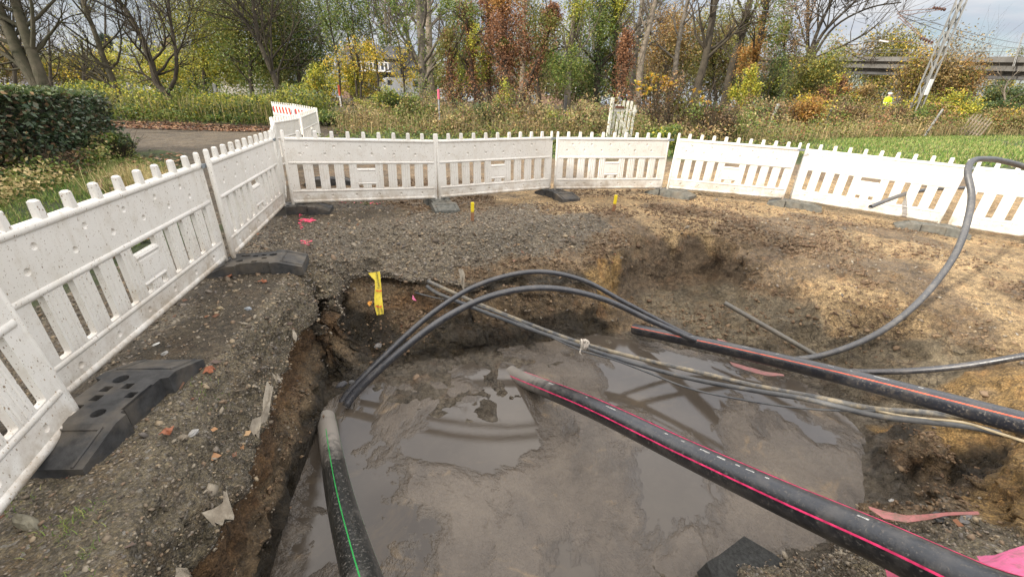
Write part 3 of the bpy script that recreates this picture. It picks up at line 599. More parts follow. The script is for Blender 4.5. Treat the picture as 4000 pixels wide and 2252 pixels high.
def barrier(p0, ang, tilt, label, mat, group, clamp=0, first=False, red=False):
    root = empty('barrier', p0, 0, label, 'barrier', group); root.rotation_euler = (0, -tilt, ang); root.scale = (1, 1, 1)
    for n, src in _pp:
        if first: o = src
        else: o = src.copy(); C.objects.link(o)
        o.parent = root
        if mat is not M_CLEAN: o.material_slots[0].link = 'OBJECT'; o.material_slots[0].material = mat
    if clamp:
        o = _clamp.copy(); C.objects.link(o); o.parent = root; o.location = (L_ + .015, 0, .035)
        o['label'] = 'grey metal latch joining this panel to the next one'
    if red:
        b = MB()
        for k in range(6):
            x = .14 + k * .3; b.add([(x, -.0185, .585), (x + .14, -.0185, .585), (x + .06, -.0185, .80), (x - .08, -.0185, .80)], [(0, 1, 2, 3)])
        for x in (.03, 1.78): b.add([(x, -.0195, .62), (x + .07, -.0195, .62), (x + .07, -.0195, .77), (x, -.0195, .77)], [(0, 1, 2, 3)], 1)
        o = b.build('warning_stripes', [M_RED, M_DARKST], root); o['label'] = 'red diagonal warning stripes on the white upper board'
    return root
GRP = 'white plastic barrier panels around the pit'
BAR = {'A': (-2.254, 1.615, .024, 1.763, .035), 'B': (-2.571, 3.573, .115, 1.829, .016), 'C': (-3.02, 5.58, .151, .414, -.023), 'D': (-1.169, 6.406, .106, .47, .016),
       'E': (.672, 7.269, .136, .167, .005), 'F': (2.739, 7.612, .151, -.128, -.043), 'G': (4.881, 7.455, .053, -.661, -.038), 'I': (6.50, 6.15, -.025, -.74, -.02), 'Z': (-2.09, 1.58, .02, R(-68), 0)}
LAB = {'A': 'mud-splattered white barrier panel, the long one running towards the two rubber feet at left', 'B': 'speckled white barrier panel between the large left panel and the fence corner',
       'C': 'white barrier panel at the corner, first of the row facing the pit', 'D': 'white barrier panel in the back row between corner panel and yellow-stained panel',
       'E': 'white barrier panel with a yellowish stain running down its middle', 'F': 'greyish white barrier panel right of the yellow-stained one, below the orange bush', 'G': 'sunlit cream white barrier panel with a hose end poking through its slats',
       'I': 'sunlit white barrier panel behind the tall hose loop at right edge', 'Z': 'mud-stained white barrier panel cut off by the lower left picture edge'}
clampset = {'A': 1, 'B': 1, 'D': 1, 'E': 1, 'F': 1, 'G': 1}
for i, k in enumerate('ABCDEFGIZ'):
    x, y, z, a, tl = BAR[k]
    rb_ = barrier((x, y, z), a, tl, LAB[k], M_SPLAT if k in 'ABZ' else M_CLEAN, GRP, clampset.get(k, 0), first=(i == 0))
    if k == 'Z': rb_.rotation_euler.x = .09
bpy.data.objects.remove(_clamp)
# far run along the lane to the level crossing
def run(p, q, label, red=False, grp='white barrier panels running back along the lane'):
    p, q = np.array(p, float), np.array(q, float); a = math.atan2(q[1] - p[1], q[0] - p[0]); d = np.linalg.norm(q - p)
    r_ = barrier((p[0], p[1], gz(p[0], p[1]) + .1), a, math.atan2(gz(q[0], q[1]) - gz(p[0], p[1]), 2), label, M_CLEAN, grp, 0, red=red); r_.scale = (d / 2.04, 1, 1); return r_
def at_(px, t_): return tuple(P(px, 440, t_)[:2])
run((-3.9, 7.1), (-3.2, 5.75), 'white barrier panel seen edge-on just behind the fence corner'); run(at_(1052, 8.0), (-3.92, 7.15), 'second edge-on white barrier panel behind the fence corner')
run(at_(1160, 9.7), at_(1054, 8.05), 'narrow-looking barrier panel beside the lane, in front of the tall plain one'); run(at_(1172, 10.4), at_(1236, 12.4), 'tall plain white barrier panel turned side-on at the bend of the lane fence')
run(at_(1152, 14.0), at_(1240, 12.5), 'far barrier panel with red and white stripes, half hidden by the bend', True); run(at_(1068, 15.3), at_(1150, 14.05), 'farthest barrier panel with red and white stripes beside the lane', True)

# ------------------------------------------------------------------ rubber feet
def footmat(name, col, dust):
    t = NT(name); c = t.ramp(t.noise(18, 6, .65), [(.35, tuple(v * .6 for v in col)), (.65, tuple(v * 1.3 for v in col))])
    c = t.mix(t.ramp(t.noise(4, 5, .6), [(.45, 0.), (.7, dust)]), c, (.20, .165, .12)); t.bump(t.noise(120, 4, .7), .25, .004); return t.out(c, .75, Specular_IOR_Level=.4)
M_FOOT = footmat('black_rubber', (.042, .042, .042), .5); M_FOOTG = footmat('dusty_grey_rubber', (.12, .12, .105), .6)
def foot_mesh():
    b = MB(); HL, HW, H0, H1 = .40, .185, .115, .05
    z = lambda x: H0 if abs(x) <= .2 else H0 + (H1 - H0) * (abs(x) - .2) / (HL - .2)
    outer = [(-HL, -HW), (-.2, -HW), (-.14, -HW), (-.13, -HW + .035), (.13, -HW + .035), (.14, -HW), (.2, -HW), (HL, -HW), (HL, HW), (.2, HW), (.14, HW), (.13, HW - .035), (-.13, HW - .035), (-.14, HW), (-.2, HW), (-HL, HW)]
    holes = [circ(.13, .05, .035, 14), circ(-.13, -.05, .03, 12)] + [rrect(u - .022, v - .022, u + .022, v + .022, .004) for u, v in ((-.02, .05), (.05, .06), (.0, -.1), (.07, -.03))] + [rrect(-.11, -.155, .08, -.135, .004), rrect(-.15, .06, -.07, .1, .006)]
    pts = []; 
    for x in (-.2, .2): pts.append(x)
    v, f = cdt(outer, holes)
    # split at the ramp creases by building the three strips apart
    strips = [([(-HL, -HW), (-.2, -HW), (-.2, HW), (-HL, HW)], []), ([(-.2, -HW), (-.14, -HW), (-.13, -HW + .035), (.13, -HW + .035), (.14, -HW), (.2, -HW), (.2, HW), (.14, HW), (.13, HW - .035), (-.13, HW - .035), (-.14, HW), (-.2, HW)], holes), ([(.2, -HW), (HL, -HW), (HL, HW), (.2, HW)], [])]
    for o, hs in strips:
        v, f = cdt(o, hs); b.add([(p[0], p[1], z(p[0])) for p in v], f)
        for h in hs:
            n = len(h); b.add([(p[0], p[1], H0) for p in h] + [(p[0], p[1], .02) for p in h], [((k + 1) % n, k, n + k, n + (k + 1) % n) for k in range(n)]); b.add([(p[0], p[1], .02) for p in h], [tuple(range(n))])
    n = len(outer); b.add([(p[0], p[1], z(p[0])) for p in outer] + [(p[0] * 1.01, p[1] * 1.01, -.03) for p in outer], [(k, n + k, n + (k + 1) % n, (k + 1) % n) for k in range(n)])
    for s in (-1, 1):                                 # raised ribs on the ramps
        for yy in (-.14, .14): b.tube([(s * .22, yy, z(.22) + .002), (s * .395, yy, z(.395) + .002)], .007, 5)
        b.tube([(s * .23, -.14, z(.23) + .002), (s * .23, .14, z(.23) + .002)], .006, 5)
    return b
_foot = foot_mesh().build('rubber_foot', M_FOOT)
FEET = [((-1.99, 1.66, -.06), R(93), 0, 'black rubber foot with round hole, nearest one, under the splattered panel at lower left'), ((-2.38, 3.62, 0.0), R(17), 0, 'black rubber foot under the joint of the two splattered left panels'),
        ((-2.93, 5.60, .05), R(14), 0, 'dark rubber foot under the fence corner, marked with pink spray'), ((-1.12, 6.28, .01), R(-66), 1, 'grey dusty rubber foot nearest the yellow-topped stake with gravel around it'),
        ((.72, 7.14, .03), R(-58), 0, 'dark grey ribbed rubber foot in front of the yellow-stained panel, left end'), ((2.78, 7.50, .04), R(-42), 1, 'pale dusty rubber foot with two black grooves, right of the far stake'),
        ((4.85, 7.22, -.05), R(-34), 1, 'muddy rubber foot where the sunlit panel begins'), ((6.10, 5.98, -.11), R(-35), 1, 'muddy olive rubber foot beneath the tall hose loop')]
for i, (loc, rz, kind, lab) in enumerate(FEET):
    o = _foot if i == 0 else _foot.copy()
    if i: C.objects.link(o)
    o.location = (loc[0], loc[1], gz(loc[0], loc[1]) - (.012 if i else -.004)); o.rotation_euler = (random.uniform(-.03, .03), random.uniform(-.03, .03), rz)
    if kind: o.material_slots[0].link = 'OBJECT'; o.material_slots[0].material = M_FOOTG
    tag(o, lab, 'barrier foot', 'rubber feet of the barriers')
o = _foot.copy(); C.objects.link(o); o.location = (-3.35, 7.6, gz(-3.35, 7.6)); o.rotation_euler = (0, 0, R(20)); tag(o, 'black rubber foot lying loose behind the corner panel', 'barrier foot', 'rubber feet of the barriers')
# ------------------------------------------------------------------ pipes, hoses and cables in the pit
def pipemat(name, base, mud, mudcol=(.22, .18, .14), rough=.32, scale=7, start=None, fade=.7):
    t = NT(name); p = t.pos()
    c = t.ramp(t.noise(3, 4), [(.3, tuple(v * .8 for v in base)), (.7, tuple(v * 1.25 for v in base))])
    m_ = t.ramp(t.noise(scale, 7, .68), [(.5, 0.), (.66, mud)])
    sc = t.ramp(t.noise(70, 6, .75), [(.56, 0.), (.64, min(.9, mud * 2.2))])
    m_ = t.math('MAXIMUM', m_, sc)
    if start is not None:                         # dried mud coat near the pipe's open end
        d = t.node('ShaderNodeVectorMath', operation='DISTANCE'); t.l.new(p, d.inputs[0]); d.inputs[1].default_value = tuple(start)
        e = t.math('ADD', d.outputs['Value'], t.math('MULTIPLY', t.math('SUBTRACT', t.noise(16, 6, .7), .5), fade * 1.4)); m_ = t.math('MAXIMUM', m_, t.ramp(t.math('DIVIDE', e, fade), [(.45, .92), (1.0, 0.)]))
    c = t.mix(m_, c, mudcol); r_ = t.mix(m_, (rough,) * 3, (.8, .8, .8)); t.bump(t.math('ADD', m_, t.noise(80, 3)), .25, .003)
    return t.out(c, r_, Specular_IOR_Level=.9)
def frame_at(path, i):
    T = path[min(i + 1, len(path) - 1)] - path[max(i - 1, 0)]; T = T / np.linalg.norm(T); S = np.cross(T, [0, 0, 1]); S /= np.linalg.norm(S); U = np.cross(S, T); return T, S, U
def pipe(name, path, r, mat, n=28, hollow=True, wall=.1):
    b = MB(); N = len(path); V = []
    for i in range(N):
        T, S, U = frame_at(path, i)
        for k in range(n): th = 2 * math.pi * k / n; V.append(path[i] + r * (math.sin(th) * S + math.cos(th) * U))
    F = [(i * n + k, i * n + (k + 1) % n, (i + 1) * n + (k + 1) % n, (i + 1) * n + k) for i in range(N - 1) for k in range(n)]
    b.add(V, F)
    for i, j in ((0, 1), (N - 1, -1)):                # open ends: wall ring and a dark bore
        T, S, U = frame_at(path, i); V = []
        for rr, dd in ((r, 0), (r * (1 - wall), 0), (r * (1 - wall), j * .25)):
            for k in range(n): th = 2 * math.pi * k / n; V.append(path[i] + dd * T + rr * (math.sin(th) * S + math.cos(th) * U))
        F = [(q * n + k, q * n + (k + 1) % n, (q + 1) * n + (k + 1) % n, (q + 1) * n + k) for q in (0, 1) for k in range(n)]; b.add(V, F); b.add(V[2 * n:], [tuple(range(n))])
    return b
def stripe(path, r, ang, w, parent, mat, name='stripe', i0=0, i1=None, lift=1.008):
    V = []; path_ = path[i0:i1]
    for i in range(len(path_)):
        T, S, U = frame_at(path_, i)
        for k in (-1, 0, 1):
            th = ang + k * w / 2 / r; V.append(path_[i] + r * lift * (math.sin(th) * S + math.cos(th) * U))
    F = [(i * 3 + k, i * 3 + k + 1, i * 3 + k + 4, i * 3 + k + 3) for i in range(len(path_) - 1) for k in (0, 1)]
    return MB().add(V, F).build(name, mat, parent, True)
M_WHITEPRINT = simple('white_print', (.48, .48, .46), .6, .35, 60)
def marks(path, r, ang, spec, size, parent):
    """rows of small worn printed characters along a pipe: spec = [(distance along, [character widths])]"""
    d = np.concatenate([[0], np.cumsum(np.linalg.norm(np.diff(path, axis=0), axis=1))]); b = MB(); rr = random.Random(3)
    for s0, ws in spec:
        s = s0
        for w in ws:
            if w > 0:
                q = []
                for ss, aa in ((s, -.5), (s + w * size, -.5), (s + w * size, .5), (s, .5)):
                    i = min(np.searchsorted(d, ss), len(path) - 1); c_ = np.array([np.interp(ss, d, path[:, k]) for k in range(3)]); T, S, U = frame_at(path, i); th = ang + aa * size * rr.uniform(.55, .8) / r
                    q.append(c_ + r * 1.012 * (math.sin(th) * S + math.cos(th) * U))
                b.add(q, [(0, 1, 2, 3)])
            s += abs(w) * size + size * .16
    return b.build('printed_marks', M_WHITEPRINT, parent)
rm = random.Random(11)
word = lambda n: [rm.choice((.45, .55, .6, .35)) for _ in range(n)]

# black pipe with pink stripes, lying from the water up over the near right edge
pk = smooth_path([P(1995, 1455, 4.26), P(2010, 1465, 4.2), P(2330, 1598, 3.05), P(2700, 1777, 2.36), P(3070, 1950, 1.86), P(3427, 2111, 1.52), P(3869, 2320, 1.22), P(4300, 2500, 1.03), (1.6, .2, .16), (1.9, -.9, .12), (2.2, -2.5, .08)], .04)
M_PIPEP = pipemat('black_pipe_pink', (.010, .011, .014), .22, (.20, .18, .155), .28, 9, pk[0], .95)
o = pipe('pipe', pk, .077, M_PIPEP).build('striped_pipe', M_PIPEP, None, True); tag(o, 'thick black pipe with pink stripes crossing the pit diagonally to the lower right corner', 'pipe')
M_PINK = simple('pink_stripe_plastic', (.72, .04, .15), .45, .4, 26); M_ORST = simple('orange_stripe_plastic', (.70, .10, .04), .45, .4, 26); M_GRST = simple('green_stripe_plastic', (.02, .28, .06), .45, .2, 12)
stripe(pk, .077, R(69), .0085, o, M_PINK, i0=2); stripe(pk, .077, R(-14), .0085, o, M_PINK, i0=9)
MB().tube([pk[8] - .0 * pk[8], pk[8] + (pk[9] - pk[8]) * .25], .0785, 28, caps=False).build('weld_collar', M_PIPEP, o, True)
L_pk = np.linalg.norm(np.diff(pk, axis=0), axis=1).sum()
marks(pk, .077, R(12), [(.75, word(14)), (1.28, word(3)), (1.5, [.5, -.3, .5, .6, -.3] + word(9)), (2.0, word(3)), (2.12, word(4)), (2.25, word(9)), (2.36, word(8)), (2.47, word(4)), (2.53, word(7)), (2.63, word(3)), (3.02, [1.0, .35, .45, .45, 1.0])], .0105, o)
# black pipe with the orange stripe, right
og = smooth_path([P(2478, 1284, 4.85), P(2800, 1352, 4.05), P(3240, 1455, 3.2), P(3650, 1560, 2.62), P(4010, 1655, 2.25), P(4500, 1780, 1.87), (3.5, .75, .06), (3.9, -.6, .04), (4.2, -2.4, .0)], .04)
M_PIPEO = pipemat('black_pipe_orange', (.010, .012, .018), .2, (.22, .18, .13), .3, 8)
o = pipe('pipe', og, .064, M_PIPEO).build('striped_pipe', M_PIPEO, None, True); tag(o, 'black pipe with one thin orange stripe leading out at the right edge', 'pipe')
stripe(og, .064, R(50), .0065, o, M_ORST)
marks(og, .064, R(14), [(.45, word(6)), (.7, word(12)), (1.25, word(12)), (1.55, word(5)), (1.95, word(8)), (2.1, word(3)), (2.25, word(18)), (2.5, word(5)), (3.0, word(2)), (3.05, word(7)), (3.14, word(3))], .008, o)
# black pipe with the green stripe, lower left
gr = smooth_path([P(1272, 1630, 3.50), P(1278, 1660, 3.40), P(1300, 1800, 2.84), P(1332, 1960, 2.32), P(1412, 2252, 1.68), P(1500, 2520, 1.3), (-.1, .35, .05), (.2, -.8, .09), (.4, -2.2, .08)], .04)
M_PIPEG = pipemat('black_pipe_green', (.010, .012, .012), .3, (.22, .195, .165), .33, 6, gr[0], .9)
o = pipe('pipe', gr, .074, M_PIPEG).build('striped_pipe', M_PIPEG, None, True); tag(o, 'black pipe with thin green stripe by the left wall, its end coated in grey mud', 'pipe')
stripe(gr, .074, R(8), .0055, o, M_GRST, i0=8); stripe(gr, .074, R(-80), .005, o, M_GRST)
MB().tube([gr[2], gr[2] + (gr[3] - gr[2]) * .3], .0755, 28, caps=False).build('weld_collar', M_PIPEG, o, True)

# hoses
M_HOSE = pipemat('black_hose', (.022, .024, .030), .3, (.17, .15, .13), .36, 12)
M_HOSE2 = pipemat('dusty_black_hose', (.05, .052, .056), .4, (.22, .20, .17), .45, 14)
h1 = [P(1330, 1580, 3.72), P(1350, 1548, 3.74), P(1500, 1392, 3.84), P(1690, 1222, 3.93), P(1870, 1112, 4.0), P(2089, 1061, 4.08), P(2270, 1092, 4.18), P(2450, 1185, 4.3), P(2700, 1312, 4.4), P(2900, 1385, 4.3)]
h1 = smooth_path(h1, .05)
o = MB().tube(h1, np.interp(np.linspace(0, 1, len(h1)), [0, .3, 1], [.034, .025, .023]), 12).build('hose', M_HOSE, None, True); tag(o, 'upper of two black hoses arching out of the muddy water over the pit', 'hose', 'black hoses in the pit')
h2 = smooth_path([P(1352, 1585, 3.6), P(1372, 1553, 3.62), P(1530, 1400, 3.68), P(1740, 1240, 3.75), P(1930, 1152, 3.82), P(2130, 1124, 3.9), P(2340, 1162, 4.0), P(2560, 1260, 4.15), P(2760, 1345, 4.2), P(2950, 1405, 4.2), P(3160, 1437, 3.95), P(3400, 1452, 3.75), P(3700, 1436, 3.45), P(4010, 1388, 3.15), P(4500, 1300, 2.85), (4.9, 2.0, -.08), (6.0, 1.6, -.09), (7.4, .6, -.1)], .05)
o = MB().tube(h2, np.interp(np.linspace(0, 1, len(h2)), [0, .2, 1], [.036, .028, .026]), 12).build('hose', M_HOSE, None, True); tag(o, 'lower arching black hose that leaves the pit low at the right edge', 'hose', 'black hoses in the pit')
h3 = smooth_path([P(2900, 1385, 4.3), P(3050, 1402, 4.2), P(3180, 1393, 4.15), P(3330, 1348, 4.05), P(3450, 1288, 4.0), P(3560, 1205, 4.0), P(3650, 1110, 4.02), P(3735, 985, 4.05), P(3780, 860, 4.1), P(3795, 760, 4.15), P(3780, 670, 4.2), P(3795, 632, 4.25), P(3850, 621, 4.35), P(3930, 632, 4.5), P(4030, 662, 4.6), P(4300, 770, 4.45), (6.1, 4.2, .2), (6.6, 3.9, -.05), (7.6, 3.2, -.1)], .04)
o = MB().tube(h3, .029, 14).build('hose', M_HOSE2, None, True); tag(o, 'black hose rising in a tall bent loop in front of the sunlit panels', 'hose', 'black hoses in the pit')
# grey conduit stub sticking out of the bay
g0, g1 = P(2830, 1182, 4.6), P(3210, 1400, 4.15)
M_COND = pipemat('grey_conduit', (.085, .078, .062), .6, (.18, .15, .11), .6, 10)
o = pipe('p', np.linspace(g0, g1, 30), .025, M_COND, 12).build('conduit', M_COND, None, True); tag(o, 'thin grey muddy conduit leaning from the clay slope down to the black pipes', 'conduit')
# short hose end through panel G
sh = smooth_path([P(3400, 808, 6.0), P(3470, 780, 6.1), P(3560, 752, 6.6), P(3700, 735, 7.1), P(3900, 735, 7.4)], .04)
o = pipe('p', sh, .029, M_HOSE2, 14).build('hose_end', M_HOSE2, None, True); tag(o, 'open grey hose end poking through the slats of the sunlit panel', 'hose')
# old service cables across the pit
t = NT('old_cable'); c_ = t.ramp(t.noise(7, 7, .72), [(.36, (.06, .065, .07)), (.47, (.13, .125, .115)), (.55, (.25, .21, .145)), (.72, (.33, .285, .20))]); t.bump(t.noise(60, 5, .7), .5, .004); M_CAB = t.out(c_, .7)
t = NT('dark_cable'); c_ = t.ramp(t.noise(6, 7, .72), [(.38, (.045, .05, .058)), (.60, (.10, .10, .098)), (.72, (.24, .20, .14))]); t.bump(t.noise(60, 5, .7), .5, .004); M_CABD = t.out(c_, .6)
cb = [P(1672, 1098, 4.55), P(1690, 1106, 4.5), P(1865, 1184, 4.45), P(2060, 1262, 4.35), P(2270, 1338, 4.2), P(2460, 1390, 4.05), P(2700, 1446, 3.75), P(2950, 1505, 3.45), P(3200, 1552, 3.15), P(3420, 1596, 3.0), P(3620, 1610, 2.95), P(3850, 1640, 2.8)]
o = MB().tube(smooth_path(cb, .04), .0205, 10).build('service_cable', M_CAB, None, True); tag(o, 'sand-crusted cable spanning the pit, upper one of the tied pair', 'cable', 'old cables crossing the pit')
cb = [P(1668, 1118, 4.6), P(1700, 1140, 4.5), P(1800, 1182, 4.4), P(2020, 1266, 4.3), P(2270, 1352, 4.15), P(2440, 1408, 4.0), P(2700, 1478, 3.7), P(2950, 1525, 3.35), P(3160, 1560, 3.1), P(3420, 1622, 2.85), P(3600, 1644, 2.75), P(3780, 1664, 2.68), P(3900, 1690, 2.7)]
o = MB().tube(smooth_path(cb, .04), .0205, 10).build('service_cable', M_CABD, None, True); tag(o, 'darker mottled cable spanning the pit, lower one of the tied pair', 'cable', 'old cables crossing the pit')
cb = [P(1620, 1142, 4.6), P(1700, 1162, 4.5), P(1860, 1192, 4.4), P(2060, 1272, 4.3), P(2270, 1368, 4.1), P(2400, 1405, 4.0), P(2520, 1450, 3.85), P(2700, 1518, 3.6), P(2900, 1560, 3.35), P(3100, 1590, 3.15), P(3300, 1603, 3.0), P(3420, 1603, 2.9)]
o = MB().tube(smooth_path(cb, .04), .0085, 8).build('thin_cable', M_CABD, None, True); tag(o, 'thin dark cable sagging below the two thick cables', 'cable', 'old cables crossing the pit')
cb = [P(3420, 1603, 2.95), P(3560, 1628, 2.8), P(3760, 1648, 2.62), P(3900, 1690, 2.45), P(4040, 1735, 2.3)]
M_WIRE = simple('pale_cable_sheath', (.36, .30, .20), .6, .3, 14)
o = MB().tube(smooth_path(cb, .04), .008, 8).build('thin_cable', M_WIRE, None, True); tag(o, 'thin pale cable under the orange-striped pipe running out right', 'cable', 'old cables crossing the pit')
# white cloth tie round the cables
M_CLOTH = simple('dirty_white_cloth', (.55, .50, .43), .85, .35, 30, .4)
b = MB(); ct = P(2278, 1345, 4.12)
for k in range(3):
    a0 = k * 1.1; b.tube(smooth_path([ct + np.array([(-.02 + .016 * k), 0, 0]) + np.array([.012 * math.sin(a0), .036 * math.cos(th), .05 * math.sin(th)]) for th in np.linspace(0, 2 * math.pi, 10)], .02), .011, 6)
b.tube(smooth_path([ct + np.array([0, -.035, .045]), ct + np.array([.012, -.045, .075]), ct + np.array([.04, -.05, .06]), ct + np.array([.03, -.05, .0])], .01), [.012] * 1 + [.011] * 0 + [.012] * 0 if False else .010, 6)
b.tube(smooth_path([ct + np.array([-.02, -.03, -.03]), ct + np.array([-.035, -.05, -.06]), ct + np.array([-.02, -.05, -.085])], .01), .008, 6)
o = b.build('cloth_tie', M_CLOTH, None, True); tag(o, 'dirty white cloth knotted around the two crossing cables', 'cloth tie')

# yellow warning tape hanging from the gravel lip
def ribbon(name, rows, mat, label, cat, wave=.004, group=None, thick=.0015, seed=0):
    """rows: list of (left point, right point)"""
    r2 = np.random.default_rng(seed); b = MB(); rows = [(np.array(a), np.array(b_)) for a, b_ in rows]; n = len(rows); m_ = 5; V = []
    nrm = np.cross(rows[-1][0] - rows[0][0], rows[0][1] - rows[0][0]); nrm /= np.linalg.norm(nrm) + 1e-9
    for i, (a, b_) in enumerate(rows):
        for k in range(m_): V.append(a + (b_ - a) * k / (m_ - 1) + nrm * wave * (math.sin(i * 1.7 + k * 1.1 + seed) + r2.uniform(-.5, .5)))
    V = np.array(V); F = [(i * m_ + k, i * m_ + k + 1, (i + 1) * m_ + k + 1, (i + 1) * m_ + k) for i in range(n - 1) for k in range(m_ - 1)]
    b.add(V, F); b.add(V - nrm * thick, [f[::-1] for f in F])
    o = b.build(name, mat, None, True); return tag(o, label, cat, group)
tt = 4.22
t = NT('yellow_tape'); c_ = t.ramp(t.noise(14, 5, .6), [(.35, (.62, .47, .03)), (.6, (.78, .62, .06))]); c_ = t.mix(t.ramp(t.noise(22, 6, .7), [(.6, 0.), (.7, .8)]), c_, (.16, .12, .05)); M_TAPE = t.out(c_, .5)
rows = [(P(1438, 1066, tt), P(1483, 1060, tt)), (P(1450, 1080, tt), P(1486, 1078, tt)), (P(1464, 1095, tt), P(1487, 1096, tt)), (P(1464, 1125, tt), P(1490, 1124, tt)), (P(1462, 1160, tt), P(1492, 1158, tt)), (P(1463, 1195, tt), P(1496, 1194, tt)), (P(1468, 1215, tt), P(1499, 1214, tt)), (P(1472, 1230, tt), P(1498, 1226, tt))]
tape = ribbon('warning_tape', rows, M_TAPE, 'yellow cable warning tape hanging down the back wall of the pit', 'warning tape', .003)
M_INK = simple('black_ink', (.02, .02, .02), .6, .1)
def text(s, size, mat, parent, M, name='lettering', extr=0.0006):
    cu = bpy.data.curves.new(name, 'FONT'); cu.body = s; cu.size = size; cu.extrude = extr
    tmp = bpy.data.objects.new('tmp', cu); C.objects.link(tmp); dg = bpy.context.evaluated_depsgraph_get(); me_ = bpy.data.meshes.new_from_object(tmp.evaluated_get(dg))
    bpy.data.objects.remove(tmp); me_.materials.clear(); me_.materials.append(mat); o = bpy.data.objects.new(name, me_); C.objects.link(o); o.parent = parent; o.matrix_local = M; return o
def mat_from(origin, xdir, ydir):
    x = np.array(xdir) / np.linalg.norm(xdir); y = np.array(ydir) - x * (np.array(ydir) @ x); y /= np.linalg.norm(y); z = np.cross(x, y)
    M = Matrix.Identity(4)
    for i in range(3): M[i][0] = x[i]; M[i][1] = y[i]; M[i][2] = z[i]; M[i][3] = origin[i]
    return M
upd, lfd = P(1478, 1080, 4.2) - P(1486, 1125, 4.2), P(1440, 1100, 4.2) - P(1490, 1100, 4.2)
text('Telefonkabel', .034, M_INK, tape, mat_from(P(1485, 1126, 4.205), upd, lfd)); text('Achtung', .03, M_INK, tape, mat_from(P(1484, 1228, 4.205), upd, lfd)); text('Kabel', .03, M_INK, tape, mat_from(P(1497, 1228, 4.205), upd, lfd))
M_REDINK = simple('red_ink', (.65, .06, .03), .5, .2)
for yy in (1131, 1192):
    b = MB(); b.add([P(1467, yy, 4.2), P(1480, yy + 4, 4.2), P(1480, yy + 8, 4.2), P(1467, yy + 4, 4.2)], [(0, 3, 2, 1)]); b.add([P(1482, yy + 4, 4.2), P(1491, yy, 4.2), P(1491, yy + 5, 4.2), P(1482, yy + 9, 4.2)], [(0, 3, 2, 1)]); b.build('red_mark', M_REDINK, tape)

# pink plastic warning ribbons
def ribmat(name, col, dirt):
    t = NT(name); c = t.ramp(t.noise(9, 4), [(.3, tuple(v * .8 for v in col)), (.7, col)]); c = t.mix(t.ramp(t.noise(22, 7, .72), [(.48, 0.), (.62, dirt)]), c, (.17, .13, .09)); t.bump(t.noise(16, 5, .6, dist=.8), .5, .012); return t.out(c, .5)
M_RIB = ribmat('pink_ribbon', (.62, .10, .19), .8); M_RIBF = ribmat('faded_pink_ribbon', (.44, .17, .16), .8); M_RIBH = ribmat('bright_pink_sheet', (.80, .17, .35), .5)
ribbon('pink_ribbon', [(P(3392, 1976, 2.36), P(3400, 1990, 2.3)), (P(3450, 1990, 2.3), P(3452, 2024, 2.22)), (P(3540, 2012, 2.2), P(3540, 2036, 2.16)), (P(3620, 2012, 2.12), P(3622, 2030, 2.1)), (P(3700, 2000, 2.05), P(3702, 2016, 2.03)), (P(3760, 1996, 2.0), P(3764, 2008, 1.98)), (P(3822, 1998, 1.95), P(3826, 2006, 1.93))], M_RIBF, 'faded pink plastic ribbon curling along the mud edge at lower right', 'ribbon', .004, 'pink plastic warning ribbons')
ribbon('pink_ribbon', [(P(3815, 2170, 1.62), P(3840, 2215, 1.5)), (P(3880, 2158, 1.6), P(3900, 2225, 1.45)), (P(3940, 2148, 1.57), P(3960, 2250, 1.38)), (P(4010, 2138, 1.55), P(4060, 2270, 1.34)), (P(4080, 2128, 1.53), P(4140, 2290, 1.3))], M_RIBH, 'bright pink plastic sheet strip in the lower right corner', 'ribbon', .006, 'pink plastic warning ribbons')
ribbon('pink_ribbon', [(P(3455, 2215, 1.75), P(3470, 2262, 1.62)), (P(3510, 2228, 1.68), P(3530, 2268, 1.57)), (P(3570, 2236, 1.62), P(3590, 2275, 1.52)), (P(3640, 2250, 1.55), P(3650, 2290, 1.47))], M_RIB, 'dark pink plastic scrap in rubble under the thick pipe', 'ribbon', .005, 'pink plastic warning ribbons')
ribbon('pink_ribbon', [(P(2850, 1412, 4.05), P(2862, 1428, 3.95)), (P(2920, 1430, 3.9), P(2930, 1450, 3.8)), (P(2990, 1450, 3.78), P(3000, 1466, 3.68)), (P(3060, 1462, 3.68), P(3066, 1468, 3.62))], M_RIBF, 'pale red ribbon lying in water under the orange-striped pipe', 'ribbon', .003, 'pink plastic warning ribbons')
ribbon('pink_ribbon', [(P(2800, 1322, 4.55), P(2812, 1334, 4.5)), (P(2900, 1350, 4.4), P(2905, 1358, 4.35)), (P(3020, 1378, 4.25), P(3022, 1384, 4.2))], M_RIBF, 'muddy red ribbon strip above the orange-striped pipe', 'ribbon', .003, 'pink plastic warning ribbons')
ribbon('pink_scrap', [(P(1611, 1153, 4.2), P(1614, 1152, 4.2)), (P(1610, 1167, 4.2), P(1621, 1166, 4.2)), (P(1616, 1172, 4.2), P(1628, 1174, 4.2))], M_RIBH, 'tiny bright pink scrap stuck in the brown back wall', 'scrap', .001)

